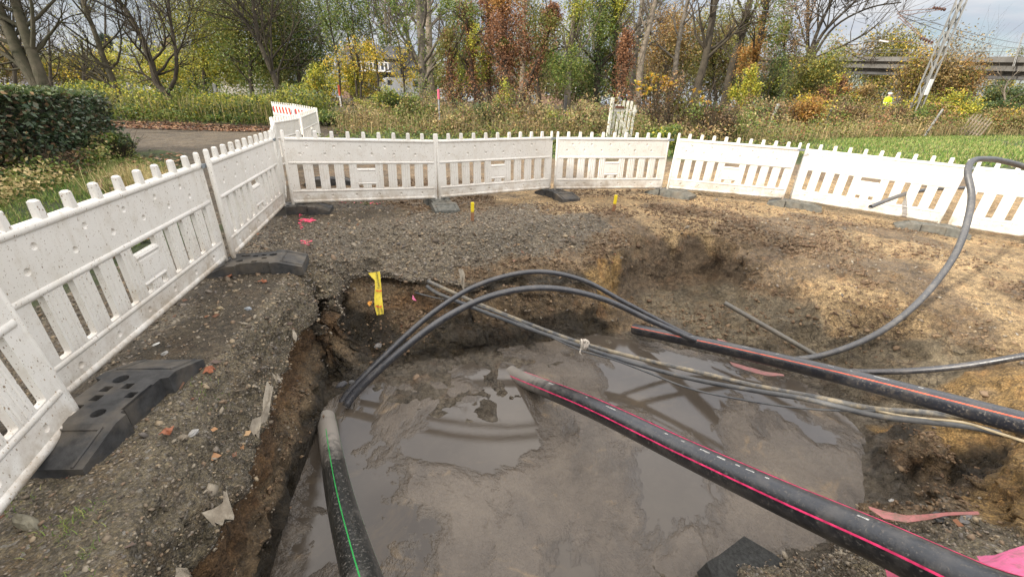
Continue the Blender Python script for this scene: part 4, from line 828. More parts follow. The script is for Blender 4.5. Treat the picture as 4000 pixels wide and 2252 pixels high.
# torn white geotextile hanging out of the bank
t = NT('geotextile'); c_ = t.ramp(t.noise(10, 6, .65), [(.3, (.13, .108, .08)), (.62, (.30, .265, .21))]); t.bump(t.noise(90, 5, .7), .6, .006); M_GEO = t.out(c_, .95)
def flap(rows, label, seed): return ribbon('geotextile_scrap', rows, M_GEO, label, 'fabric scrap', .022, 'torn geotextile in the left bank', .003, seed)
flap([(P(1045, 1500, 2.42), P(1062, 1500, 2.42)), (P(1030, 1560, 2.32), P(1060, 1560, 2.34)), (P(1022, 1600, 2.26), P(1056, 1595, 2.28)), (P(1015, 1630, 2.22), P(1035, 1630, 2.25)), (P(992, 1650, 2.19), P(1022, 1655, 2.2)), (P(975, 1675, 2.14), P(1024, 1690, 2.14)), (P(985, 1690, 2.13), P(1012, 1714, 2.11))], 'long curled white geotextile strip, the largest in the left bank', 1)
flap([(P(1066, 1460, 2.52), P(1078, 1458, 2.52)), (P(1070, 1475, 2.48), P(1092, 1470, 2.5)), (P(1078, 1492, 2.45), P(1100, 1490, 2.46))], 'small pointed geotextile scrap above the long curled strip', 2)
flap([(P(870, 1912, 1.86), P(890, 1915, 1.85)), (P(858, 1950, 1.83), P(898, 1965, 1.81)), (P(830, 1990, 1.80), P(905, 2005, 1.77)), (P(805, 2015, 1.77), P(908, 2025, 1.74)), (P(815, 2035, 1.75), P(895, 2040, 1.72)), (P(835, 2050, 1.72), P(870, 2050, 1.71))], 'crumpled fan-shaped geotextile scrap in the lower left bank', 3)
flap([(P(1138, 1292, 2.95), P(1150, 1290, 2.95)), (P(1142, 1308, 2.9), P(1158, 1305, 2.9)), (P(1148, 1325, 2.86), P(1156, 1330, 2.86))], 'small hooked geotextile scrap high in the left bank', 4)
flap([(P(690, 2220, 1.62), P(720, 2215, 1.6)), (P(700, 2235, 1.6), P(735, 2245, 1.57)), (P(705, 2262, 1.57), P(742, 2270, 1.55))], 'pale geotextile scrap at the bottom picture edge', 5)
flap([(P(1790, 1052, 4.25), P(1808, 1050, 4.25)), (P(1796, 1075, 4.22), P(1816, 1072, 4.22)), (P(1800, 1100, 4.2), P(1815, 1098, 4.2)), (P(1806, 1125, 4.18), P(1814, 1140, 4.18))], 'frayed white fabric tuft hanging beside the cable ends at the back wall', 6)

# survey stakes with yellow tops
t = NT('stake_wood'); g = t.node('ShaderNodeTexCoord'); sx = t.node('ShaderNodeSeparateXYZ'); t.l.new(g.outputs['Object'], sx.inputs[0])
c_ = t.mix(t.ramp(t.math('ADD', sx.outputs[2], t.math('MULTIPLY', t.noise(30), .06)), [(.16, 0.), (.18, 1.)]), t.mix(t.noise(8, 4), (.20, .09, .045), (.32, .17, .09)), (.80, .62, .02)); M_STAKE = t.out(c_, .6)
for (px, py, lab, lean) in ((1845, 868, 'wooden stake with yellow painted top in the gravel, left one', .02), (2395, 832, 'wooden stake with yellow painted top beside gravel heap, right one', .05)):
    q = PZ(px, py, 0.0); b = MB(); b.box((0, 0, .11), (.042, .03, .32), ch=.004); o = b.build('stake', M_STAKE); o.location = (q[0], q[1], gz(q[0], q[1]) - .02); o.rotation_euler = (0, lean, .3); tag(o, lab, 'stake', 'yellow-topped survey stakes')
# ------------------------------------------------------------------ vegetation
def rot_rand(n, up=.0):
    """random orthonormal pairs; up pulls the leaf normal towards the sky"""
    nrm = rng.normal(size=(n, 3)); nrm[:, 2] += up * np.sign(nrm[:, 2] + .01); nrm /= np.linalg.norm(nrm, axis=1)[:, None]
    a = rng.normal(size=(n, 3)); a -= nrm * (a * nrm).sum(1)[:, None]; a /= np.linalg.norm(a, axis=1)[:, None]; return a, np.cross(nrm, a)
def leaves_np(pos, size, asp=.62, up=.3):
    n = len(pos); a, b = rot_rand(n, up); s = (size * rng.uniform(.6, 1.35, n))[:, None]
    V = np.stack([pos - a * s * .5, pos + b * s * asp * .5 - a * s * .05, pos + a * s * .5, pos - b * s * asp * .5 - a * s * .05], 1).reshape(-1, 3)
    return V, np.arange(4 * n).reshape(-1, 4)
def clumps(n, c, r, k=40, tight=.2, flat=1.0, shell=.55):
    """n points in clumps spread through an ellipsoid centre c radii r"""
    c, r = np.asarray(c, float), np.asarray(r, float); d = rng.normal(size=(k, 3)); d /= np.linalg.norm(d, axis=1)[:, None]
    rad = rng.uniform(shell, 1, k) ** .7; rad[rng.random(k) < .25] *= .5; cc = c + d * rad[:, None] * r
    w = rng.dirichlet(np.ones(k) * 1.3); idx = rng.choice(k, n, p=w); g = rng.normal(size=(n, 3)) * np.minimum(r, r.mean() * 1.3) * tight; g[:, 2] *= flat
    return cc[idx] + g
def tubes_np(polys, sides):
    Vs, Fs, off = [], [], 0; groups = {}
    for p, r in polys: groups.setdefault(len(p), []).append((p, r))
    for k, lst in groups.items():
        Pp = np.array([p for p, r in lst]); Rr = np.array([r for p, r in lst]); m_ = len(lst); T = np.gradient(Pp, axis=1); T /= np.linalg.norm(T, axis=2)[:, :, None] + 1e-9
        ref = np.tile([.31, .77, .2], (m_, k, 1)); A = np.cross(T, ref); A /= np.linalg.norm(A, axis=2)[:, :, None] + 1e-9; B = np.cross(T, A)
        th = 2 * np.pi * np.arange(sides) / sides
        V = Pp[:, :, None, :] + Rr[:, :, None, None] * (np.cos(th)[None, None, :, None] * A[:, :, None, :] + np.sin(th)[None, None, :, None] * B[:, :, None, :])
        idx = np.arange(m_ * k * sides).reshape(m_, k, sides) + off; nx = np.roll(idx, -1, axis=2)
        F = np.stack([idx[:, :-1], nx[:, :-1], nx[:, 1:], idx[:, 1:]], -1).reshape(-1, 4); Vs.append(V.reshape(-1, 3)); Fs.append(F); off += m_ * k * sides
    return np.concatenate(Vs), np.concatenate(Fs)
def unit(v): return v / (np.linalg.norm(v) + 1e-9)
def grow(p, d, L, r, lev, out, droop=0., up=.25, spread=.6, nb=4, bend=.16, kmin=.3):
    n = 5 if lev > 0 else 4; pts = [p]; dd = unit(d); 
    for i in range(n - 1):
        dd = unit(dd + rng.normal(size=3) * bend + np.array([0, 0, up * .25 - droop * .3])); pts.append(pts[-1] + dd * L / (n - 1))
    pts = np.array(pts); rr = np.linspace(r, r * (.35 if lev else .3), n); out[lev].append((pts, rr))
    if lev == 0: return
    for k in range(nb):
        f = rng.uniform(kmin, 1.0) if k else 1.0; i = f * (n - 1); i0 = min(int(i), n - 2); q = pts[i0] + (pts[i0 + 1] - pts[i0]) * (i - i0); t_ = unit(pts[i0 + 1] - pts[i0]); s = rng.normal(size=3); s -= t_ * (s @ t_); s = unit(s)
        grow(q, unit(t_ + s * spread * rng.uniform(.6, 1.4) + np.array([0, 0, up * .4 - droop])), L * rng.uniform(.45, .75), r * (1 - .6 * f) * .62 + .002, lev - 1, out, droop, up, spread, nb, bend, kmin)
def bark(name, a, b, sc=3):
    t = NT(name); c = t.ramp(t.noise(sc, 6, .65), [(.35, a), (.65, b)]); t.bump(t.noise(14, 5, .7, vec=t.scalevec(t.pos(), (1, 1, .25))), .6, .02); return t.out(c, .9, Specular_IOR_Level=.2)
BK_DARK = bark('dark_bark', (.024, .020, .015), (.062, .052, .036)); BK_MOSS = bark('mossy_bark', (.028, .029, .015), (.07, .06, .04)); BK_PALE = bark('pale_bark', (.12, .10, .075), (.24, .20, .155)); BK_TWIG = bark('twigs', (.045, .036, .026), (.10, .08, .058), 1); BK_GREY = bark('grey_bark', (.075, .065, .05), (.15, .13, .105))
LM = {
 'olive': leafmat('olive_leaves', [(.085, .095, .022), (.13, .125, .03), (.055, .07, .018), (.18, .16, .04), (.10, .10, .03)]),
 'green': leafmat('green_leaves', [(.045, .085, .018), (.075, .12, .025), (.03, .06, .015), (.12, .15, .03), (.16, .16, .04)]),
 'dark': leafmat('dark_green_leaves', [(.022, .042, .015), (.035, .06, .02), (.05, .08, .025), (.02, .035, .015), (.09, .10, .035)]),
 'yellow': leafmat('yellow_leaves', [(.42, .29, .03), (.32, .26, .035), (.50, .33, .05), (.20, .20, .03), (.12, .13, .03)]),
 'yelgreen': leafmat('yellow_green_leaves', [(.20, .22, .03), (.28, .27, .035), (.12, .16, .025), (.09, .12, .025), (.34, .28, .04)]),
 'rust': leafmat('dead_rust_leaves', [(.15, .070, .034), (.19, .092, .045), (.10, .052, .028), (.23, .12, .06), (.08, .046, .03)], .8, .2),
 'tan': leafmat('tan_leaves', [(.20, .135, .055), (.15, .10, .045), (.26, .18, .07), (.13, .11, .04), (.10, .075, .04)], .8),
 'orange': leafmat('orange_leaves', [(.24, .12, .035), (.20, .10, .03), (.30, .18, .045), (.20, .11, .035), (.14, .10, .03)]),
 'brown': leafmat('brown_leaves', [(.10, .06, .035), (.14, .085, .045), (.075, .05, .032), (.18, .12, .06), (.06, .05, .03)], .85, .15),
 'straw': leafmat('straw', [(.36, .28, .14), (.28, .21, .10), (.44, .36, .19), (.20, .16, .07), (.17, .17, .06)], .8, .25),
 'herb': leafmat('dry_herbs', [(.20, .155, .075), (.26, .20, .10), (.13, .11, .05), (.10, .10, .035), (.16, .13, .065)], .85, .2),
 'grass': leafmat('grass_blades', [(.075, .14, .025), (.11, .17, .03), (.05, .10, .02), (.16, .19, .05), (.22, .20, .08)], .6, .35),
 'ivy': leafmat('ivy_leaves', [(.024, .046, .022), (.040, .066, .032), (.020, .034, .018), (.065, .09, .045), (.045, .045, .025)], .38, .12),
 'grey': leafmat('grey_twig_leaves', [(.12, .10, .075), (.16, .135, .10), (.09, .08, .055), (.13, .12, .06), (.19, .16, .11)], .9, .15),
 'spruce': leafmat('spruce_needles', [(.028, .045, .032), (.04, .06, .042), (.02, .032, .024), (.055, .07, .05), (.03, .05, .03)], .8, .05)}
def leaf_obj(name, parts, parent, mats):
    """parts: list of (positions, size, material index)"""
    Vs, Fs, Mi, off = [], [], [], 0
    for pos, size, mi in parts:
        if not len(pos): continue
        V, F = leaves_np(pos, size); Vs.append(V); Fs.append(F + off); off += len(V); Mi.append(np.full(len(F), mi))
    return mesh_np(name, np.concatenate(Vs), [np.concatenate(Fs)], mats, parent, mats=np.concatenate(Mi))

def tree(label, trunks, t_, bk=BK_DARK, limbs=9, lev=2, L=3.2, nb=4, clouds=(), group=None, name='tree', up=.3, droop=0., spread=.6, twigr=None, sparse=0, sparsekind='yellow', f0=.3, ivy=None, base=None):
    """trunks: [([(px,py) or (px,py,t)...], r0, r1)]; clouds: [(px,py,wpx,hpx,kind,n,size)]"""
    S = t_ / FPX; paths = []
    for pp, r0, r1 in trunks:
        w = np.array([P(p[0], p[1], p[2] if len(p) > 2 else t_) for p in pp]); w = smooth_path(w, max(.3, np.linalg.norm(w[-1] - w[0]) / 14)); paths.append((w, np.linspace(r0, r1, len(w))))
    b0 = paths[0][0][0]; g0 = gz(b0[0], b0[1]); root = empty('tree' if name == 'tree' else name, (b0[0], b0[1], g0), 0, label, 'tree', group)
    if b0[2] > g0 - .1:
        w, r = paths[0]; paths[0] = (np.vstack([[w[0][0] , w[0][1], g0 - .2], w]), np.concatenate([[r[0] * 1.25], r]))
    for w, r in paths: w -= np.array([b0[0], b0[1], g0])
    out = {k: [] for k in range(lev + 1)}
    for w, r in paths:
        n = len(w)
        for k in range(limbs):
            i = int(rng.uniform(f0, .98) * (n - 1)); d = unit(w[min(i + 1, n - 1)] - w[max(i - 1, 0)]); s = rng.normal(size=3); s[1] *= .6; s = unit(s - d * (s @ d))
            grow(w[i], unit(d * .7 + s * .8), L * rng.uniform(.5, 1.1) * (1.1 - .4 * i / n), r[i] * .5, lev, out, droop, up, spread, nb)
    V, F = tubes_np([(w, r) for w, r in paths], 9); mesh_np('trunk', V, [F], bk, root, True)
    big = [q for k in range(1, lev + 1) for q in out[k]]
    if big or out[0]:
        tw = out[0]
        if twigr: tw = [(p, np.maximum(r, twigr * np.linspace(1, .5, len(r)))) for p, r in tw]
        V1, F1 = tubes_np(big, 5) if big else (np.zeros((0, 3)), np.zeros((0, 4), int)); V2, F2 = tubes_np(tw, 3) if tw else (np.zeros((0, 3)), np.zeros((0, 4), int))
        mesh_np('branches', np.concatenate([V1, V2]), [np.concatenate([F1, F2 + len(V1)])], [bk, BK_TWIG], root, True, mats=np.concatenate([np.zeros(len(F1), int), np.ones(len(F2), int)]))
    parts, kinds = [], []
    def mi(kind):
        if kind not in kinds: kinds.append(kind)
        return kinds.index(kind)
    off = np.array([b0[0], b0[1], g0])
    for px, py, wp, hp, kind, n, size in clouds:
        c = P(px, py, t_) - off; n = int(n * 2.1); size = size * 1.3; parts.append((clumps(n, c, (wp * S / 2, wp * S / 2.4, hp * S / 2), k=max(10, int(n / 55)), tight=.17), size, mi(kind)))
    if sparse and out[0]:
        tips = np.concatenate([p for p, r in out[0]]); idx = rng.integers(0, len(tips), sparse); parts.append((tips[idx] + rng.normal(size=(sparse, 3)) * .08, max(.055, .0036 * t_), mi(sparsekind)))
    if ivy:
        kind, n, rad = ivy
        for w, r in paths:
            i = rng.integers(0, len(w) - 1, n); f = rng.random(n)[:, None]; q = w[i] * (1 - f) + w[i + 1] * f; k_ = np.abs(fbm(q, .8, 3, 5)) + .35; q = q + rng.normal(size=(n, 3)) * rad * k_[:, None]; parts.append((q, max(.07, .0044 * t_), mi(kind)))
    if parts: leaf_obj('crown', parts, root, [LM[k] for k in kinds])
    return root
def shrub(label, px, pb, pt, wpx, t_, kinds, cover=1.6, size=None, stems=14, group='shrubs and bushes along the railway bank', cat='shrub', name='shrub', depth=.7, sm=BK_TWIG, flat=1.0, k=None, stemh=.8, ground=True):
    """a bush seen between rows pb (foot) and pt (top)"""
    S = t_ / FPX; base = P(px, pb, t_); g = gz(base[0], base[1]); top = P(px, pt, t_)[2]; h = max(.4, top - g); w = wpx * S; size = (size * 1.25) if size else max(.06, .0046 * t_)
    root = empty(name, (base[0], base[1], g), 0, label, cat, group); n = int(2.3 * cover * w * (top - base[2] + .3 * h) / (size * size * .36)); n = max(200, min(n, 30000))
    kk = k or max(14, int(n / 60)); parts = []; ks = list(kinds) if isinstance(kinds, (list, tuple)) else [kinds]
    for i, kd in enumerate(ks):
        share = .65 if (i == 0 and len(ks) > 1) else (.35 / (len(ks) - 1) if len(ks) > 1 else 1)
        q = clumps(int(n * share), (0, 0, h * .5), (w / 2, w / 2 * depth, h * .52), k=max(8, int(kk * share)), tight=.15, flat=flat, shell=.25); q[:, 2] = np.abs(q[:, 2]) ; parts.append((q, size, i))
    leaf_obj('foliage', parts, root, [LM[x] for x in ks])
    if stems:
        out = {0: [], 1: []}
        for _ in range(stems):
            a = rng.uniform(0, 6.28); r_ = rng.uniform(0, .45) * w * .5; grow(np.array([math.cos(a) * r_, math.sin(a) * r_ * depth, -.1]), np.array([math.cos(a) * .35, math.sin(a) * .25, 1]), h * rng.uniform(.7, 1.1) * stemh, .008 + .0012 * t_ * .5, 1, out, up=.2, nb=5)
        V1, F1 = tubes_np(out[1], 4); V2, F2 = tubes_np(out[0], 3); mesh_np('stems', np.concatenate([V1, V2]), [np.concatenate([F1, F2 + len(V1)])], sm, root, True)
    return root
def blades(xy, h, w, mat, name, label, lean=.5, cat=None, seeds=False):
    n = len(xy); z = np.array([gz(*p) for p in xy]) if n < 4000 else gz_many(xy); a = rng.uniform(0, 2 * np.pi, n); d = np.stack([np.cos(a), np.sin(a), np.zeros(n)], 1); s = np.stack([-np.sin(a), np.cos(a), np.zeros(n)], 1)
    H = (h * rng.uniform(.45, 1.25, n))[:, None]; Wd = (w * rng.uniform(.7, 1.3, n))[:, None]; ln = (lean * rng.uniform(.1, 1.1, n))[:, None]; B = np.concatenate([xy, z[:, None] - .01], 1)
    m1 = B + np.array([0, 0, 1]) * H * .55 + d * H * ln * .25; tp = B + np.array([0, 0, 1]) * H * (1 - ln * .35) + d * H * ln
    V = np.stack([B - s * Wd / 2, B + s * Wd / 2, m1 + s * Wd * .4, m1 - s * Wd * .4, tp], 1).reshape(-1, 3); i = np.arange(n)[:, None] * 5
    return mesh_np(name, V, [i + np.array([[0, 1, 2, 3]]), i + np.array([[3, 2, 4]])], mat)
def gz_many(xy, cell=.25):
    xy = np.asarray(xy); ix = np.floor(xy[:, 0] / cell).astype(int); iy = np.floor(xy[:, 1] / cell).astype(int); key = ix * 100003 + iy; uk, inv = np.unique(key, return_inverse=True)
    zz = np.array([gz(((u - round(u / 100003) * 100003) * 0 + xx), yy) for u, xx, yy in zip(uk, *[np.array([xy[inv == j][0] for j in range(len(uk))])[:, c] for c in (0, 1)])]) if len(uk) < 1 else None
    first = np.zeros(len(uk), int); first[inv[::-1]] = np.arange(len(inv))[::-1]; zz = np.array([gz(*xy[f]) for f in first]); return zz[inv]
def scatter_px(n, box, zf=None):
    """n points on the ground whose picture lies inside a pixel box (x0,y0,x1,y1), uniform in the world"""
    x0, y0, x1, y1 = box; out = []
    while len(out) < n:
        k = n * 2; px = rng.uniform(x0, x1, k); py = rng.uniform(y0, y1, k)
        return None
def in_poly(p, poly_):
    x, y = p[:, 0], p[:, 1]; r = np.zeros(len(p), bool); n = len(poly_)
    for i in range(n):
        x1, y1 = poly_[i]; x2, y2 = poly_[(i + 1) % n]; c = ((y1 > y) != (y2 > y)) & (x < (x2 - x1) * (y - y1) / (y2 - y1 + 1e-12) + x1); r ^= c
    return r
def pts_in(poly_, n):
    p = np.array(poly_, float); lo, hi = p.min(0), p.max(0); out = np.zeros((0, 2))
    while len(out) < n: q = rng.uniform(lo, hi, (n * 2, 2)); out = np.vstack([out, q[in_poly(q, p)]])
    return out[:n]
# ---- helpers
def undergrowth(poly_, n, kinds, h, size, label, nm='undergrowth', sc=.8):
    xy = pts_in(poly_, n); z = gz_many(xy); p_ = np.c_[xy, z]; hh = h * np.clip(.35 + 1.5 * (fbm(p_, sc, 3, 31) + .35), .12, 1.6); u_ = rng.random(n) ** .75; pos = np.c_[xy, z + u_ * hh]; pick = np.clip(((vnoise(p_, .9, 77) * .5 + .5) * 1.3 - .15 + rng.normal(size=n) * .13) * len(kinds), 0, len(kinds) - 1).astype(int)
    o = leaf_obj(nm, [(pos[pick == k], size, k) for k in range(len(kinds))], None, [LM[k] for k in kinds]); return tag(o, label, 'undergrowth', kind='stuff')
# ---- bare and half-bare trees at the left
G1 = 'bare trees along the lane at left'
tree('twin-stemmed mossy bare tree rising behind the ivy hedge at far left', [([(190, 430), (138, 320), (77, 220), (44, 138), (0, 40), (-60, -90)], .19, .09), ([(185, 400), (165, 315), (127, 210), (91, 110), (55, 0), (20, -120)], .17, .08), ([(140, 325), (60, 240), (-20, 190), (-90, 120)], .08, .05)], 13, BK_MOSS, limbs=12, lev=3, L=2.6, nb=4, group=G1, spread=.75, sparse=500, sparsekind='olive')
tree('slanting bare tree standing at the right end of the ivy hedge', [([(496, 452), (488, 430), (441, 314), (408, 237), (364, 110), (331, 28), (300, -90)], .14, .07)], 18, BK_MOSS, limbs=16, lev=2, L=2.4, nb=5, group=G1, spread=.7, sparse=700, sparsekind='yelgreen')
tree('forked bare tree with curved dark stems between the two concrete fence posts', [([(681, 447), (656, 375), (612, 325), (596, 259), (552, 149), (513, 72), (463, 0), (420, -100)], .15, .07), ([(656, 360), (684, 309), (689, 221), (670, 110), (656, 0), (640, -110)], .08, .045), ([(612, 325), (560, 290), (530, 225), (500, 180)], .05, .02), ([(590, 240), (640, 190), (640, 110), (600, 20)], .05, .02)], 17.5, BK_DARK, limbs=13, lev=2, L=2.7, nb=5, group=G1, spread=.7, f0=.3, sparse=260, sparsekind='yelgreen')
tree('straight dark bare tree beside the far striped barriers', [([(1112, 410), (1103, 386), (1065, 287), (1020, 182), (998, 83), (987, 0), (975, -90)], .14, .06), ([(1020, 182), (960, 90), (900, 0)], .06, .03), ([(1065, 287), (1060, 180), (1058, 60), (1075, -50)], .05, .03)], 19, BK_DARK, limbs=14, lev=2, L=3.4, nb=5, group=G1, spread=.7, sparse=900, sparsekind='olive')
# ---- masses behind, left
G2 = 'autumn trees behind the railway'
def mass(label, px, pt, wpx, t_, kinds, n=9000, stem=True, foot=None, size=None, nm='tree', trunk_r=.16, cover=1.0, pbot=330, lev=1, bk=BK_DARK):
    """broad tree: short trunk, a crown of clumps from row pt down to pbot"""
    ks = kinds if isinstance(kinds, (list, tuple)) else [kinds]; size = size or max(.07, .0034 * t_); S = t_ / FPX
    cl = []; h = pbot - pt; area = wpx * S * h * S; n = int(min(26000, 1.05 * cover * area / (size * size * .34)))
    cl.append((px, pt + h * .45, wpx, h * 1.05, ks[0], int(n * .6), size))
    for i, kd in enumerate(ks[1:]): cl.append((px + rng.uniform(-.25, .25) * wpx, pt + h * rng.uniform(.35, .75), wpx * .75, h * .7, kd, int(n * .4 / max(1, len(ks) - 1)), size))
    return tree(label, [([(px + 8, 380), (px, 330), (px - 6, (pt + 330) / 2), (px - 10, pt + 20)], trunk_r, trunk_r * .25)], t_, bk, limbs=12, lev=lev, L=wpx * S * .45, nb=6, clouds=cl, group=G2, f0=.25)
mass('brown-twigged broad tree filling the upper left corner behind the mossy twin tree', 60, -60, 420, 34, ['tan', 'grey', 'rust'], cover=.75)
mass('yellow-leaved round tree behind the bare trees, below the grey spruce', 330, 130, 420, 36, ['olive', 'yellow'], cover=.95)
mass('low yellow-green tree behind the forked bare tree', 610, 190, 300, 30, ['yelgreen', 'yellow', 'olive'], cover=.7)
mass('brown thinly leaved tree standing left of the small white-walled house', 200, 60, 300, 40, ['grey', 'tan'], cover=.6)
mass('tall olive tree left of the straight dark bare tree', 800, -80, 330, 33, ['olive', 'yelgreen'], cover=.75)
mass('tall dense olive-green tree directly above the far striped barriers', 980, -120, 340, 31, ['olive', 'green', 'dark'], cover=.95)
mass('dark-topped green tree left of the slim birches', 1170, -100, 330, 34, ['green', 'olive', 'dark'], cover=.9)
mass('rust-tinged tree beside the house gable with white wall', 760, 120, 160, 35, ['orange', 'olive'], cover=.7)
mass('grey-green tall tree between forked tree and straight tree', 690, -60, 220, 42, ['grey', 'olive'], cover=.55)
for i, (x, pt_, w_, kk) in enumerate([(-60, 150, 520, ['tan', 'olive']), (380, 190, 520, ['olive', 'yellow', 'grey']), (800, 200, 480, ['olive', 'green']), (1130, 170, 380, ['green', 'olive']), (1760, 230, 330, ['olive', 'brown', 'green']), (2000, 215, 380, ['brown', 'olive']), (2260, 225, 380, ['green', 'brown']), (2540, 170, 420, ['tan', 'olive']), (2820, 190, 380, ['olive', 'tan', 'brown']), (3050, 235, 300, ['brown', 'olive'])]):
    shrub(['broad tan thicket behind the hedge at the left edge', 'olive thicket closing the gap behind the forked tree', 'olive-green thicket behind the straight dark tree', 'green thicket behind the slim saplings', 'mixed thicket behind the stooping vine column', 'brown thicket behind the broadest rusty vines', 'green-brown thicket behind the dark ivy column', 'tan thicket behind the pale leaning trunk', 'olive thicket behind the dark leaning trunks', 'brown thicket left of the bridge'][i], x, 420, pt_, w_, 44 + (i % 3) * 2, kk, .9, stems=20, group='thickets closing the view behind the railway', depth=.35)
# spruce
tree('grey-green spruce towering behind the slanting bare tree', [([(415, 380), (412, 200), (410, -60)], .25, .05)], 60, BK_DARK, limbs=0, lev=0, clouds=[(412, y, 60 + (y + 80) * .42, 70, 'spruce', 1500, .22) for y in range(-60, 260, 40)], group=G2)
# slim birch-like saplings
G3 = 'slim saplings by the level crossing'
for i, (pp, lab) in enumerate([([(1395, 380), (1388, 300), (1362, 160), (1335, 0), (1320, -80)], 'leftmost slim sapling rising in front of the brick gable'), ([(1410, 380), (1408, 300), (1385, 160), (1372, 20), (1365, -80)], 'slim dark sapling just right of the brick gable'),
                       ([(1330, 380), (1322, 250), (1290, 100), (1270, -60)], 'slim sapling behind the red and white marker post'), ([(1480, 350), (1465, 200), (1440, 60), (1425, -60)], 'slender sparse sapling before the dark roof'), ([(1580, 350), (1570, 250), (1545, 120), (1500, 20)], 'leaning thin sapling right of the white van')]):
    tree(lab, [(pp, .07, .02)], 26, BK_DARK, limbs=15, lev=1, L=2.0, nb=6, group=G3, f0=.15, clouds=[(pp[-2][0] + 15, 70, 120, 260, 'green', 900, .085), (pp[1][0] + 10, 250, 130, 160, 'yellow', 500, .085)], spread=.5)
shrub('yellow-orange bush in front of the dark-roofed house', 1440, 330, 262, 120, 30, ['yellow', 'olive'], .9)
shrub('yellow-green thicket left of the white van', 1385, 370, 240, 150, 27, ['yelgreen', 'olive', 'yellow'], .8)
shrub('yellow-green thicket behind the railway rail', 1270, 385, 270, 190, 28, ['yelgreen', 'yellow', 'green'], 1.2)
# ---- centre
G4 = 'tall poplars behind the houses'
tree('thick tall poplar trunk with ivy, left of the twin pair, above the pink-topped stake', [([(1660, 380), (1653, 364), (1647, 165), (1636, 0), (1630, -120)], .36, .26)], 33, BK_GREY, limbs=9, lev=2, L=4, group=G4, ivy=('green', 2600, .55), droop=.0)
tree('second tall poplar trunk close to the thick ivy-clad one', [([(1690, 380), (1681, 309), (1675, 110), (1670, 0), (1662, -120)], .33, .24)], 36, BK_PALE, limbs=9, lev=2, L=4, group=G4, ivy=('green', 900, .45))
tree('far twin bare trees above the dark roof ridge', [([(1500, 300), (1510, 171), (1505, 60), (1500, -100)], .25, .12), ([(1535, 300), (1525, 171), (1520, 60), (1528, -100)], .22, .12)], 62, BK_PALE, limbs=16, lev=2, L=6, nb=5, group=G4, twigr=.035)
for i, (x, lab) in enumerate([(1590, 'misty bare tree far behind, right of the dark roof'), (1790, 'far bare tree seen between the poplars and the rusty vines'), (2320, 'far bare tree between the two ivy columns'), (2480, 'far bare tree behind the pale leaning trunk'), (700, 'far bare tree glimpsed over the forked one'), (1250, 'far bare tree over the slim saplings')]):
    tree(lab, [([(x + 5, 330), (x, 150), (x - 8, -40)], .22, .08)], 70, BK_GREY, limbs=22, lev=2, L=6.5, nb=5, group='distant bare trees', twigr=.04, f0=.15)
G5 = 'dead-vine-covered trees in the middle'
vines = [([(1775, 390), (1765, 350), (1757, 220), (1750, 140), (1770, 130)], 25, 'rust', [(1740, 250, 110, 260, 'olive', 900, .085)], 'stooping rust-brown vine column, leftmost of the dead-vine trees'),
         ([(1880, 390), (1850, 330), (1838, 200), (1818, 60), (1800, 10)], 25, 'rust', [(1800, 60, 170, 120, 'green', 1500, .085), (1870, 200, 120, 200, 'yelgreen', 700, .08)], 'rust vine column with green tuft at its top, second from the left'),
         ([(1915, 390), (1908, 300), (1912, 150), (1905, 30), (1900, -60)], 26, 'rust', [(1905, 20, 130, 160, 'rust', 1400, .08)], 'straight narrow rust vine column in the middle of the dead-vine trees'),
         ([(1990, 390), (1975, 300), (1968, 150), (1960, 50), (1950, -60)], 24, 'rust', [(1990, 150, 190, 260, 'rust', 4200, .085), (1960, 0, 160, 120, 'orange', 1500, .085), (1970, 190, 80, 60, 'green', 500, .085)], 'broadest rust-brown vine mass, tallest of the dead-vine trees'),
         ([(2040, 380), (2085, 280), (2120, 200), (2150, 90), (2165, 50)], 24, 'rust', [(2158, 65, 75, 90, 'rust', 1300, .08), (2150, 160, 130, 200, 'olive', 900, .085), (2200, 260, 160, 150, 'green', 1300, .085)], 'right-leaning vine-wrapped trunk with a rusty hooded top'),
         ([(2440, 390), (2425, 330), (2440, 200), (2452, 120)], 25, 'rust', [(2440, 230, 70, 200, 'rust', 1100, .08)], 'narrow rusty vine column just above the white gate')]
for pp, tt_, kd, cl, lab in vines: tree(lab, [(pp, .16, .08)], tt_, BK_DARK, limbs=7, lev=1, L=1.6, nb=5, clouds=cl, group=G5, ivy=(kd, 3000, .42))
G6 = 'ivy-clad tall trees in the middle'
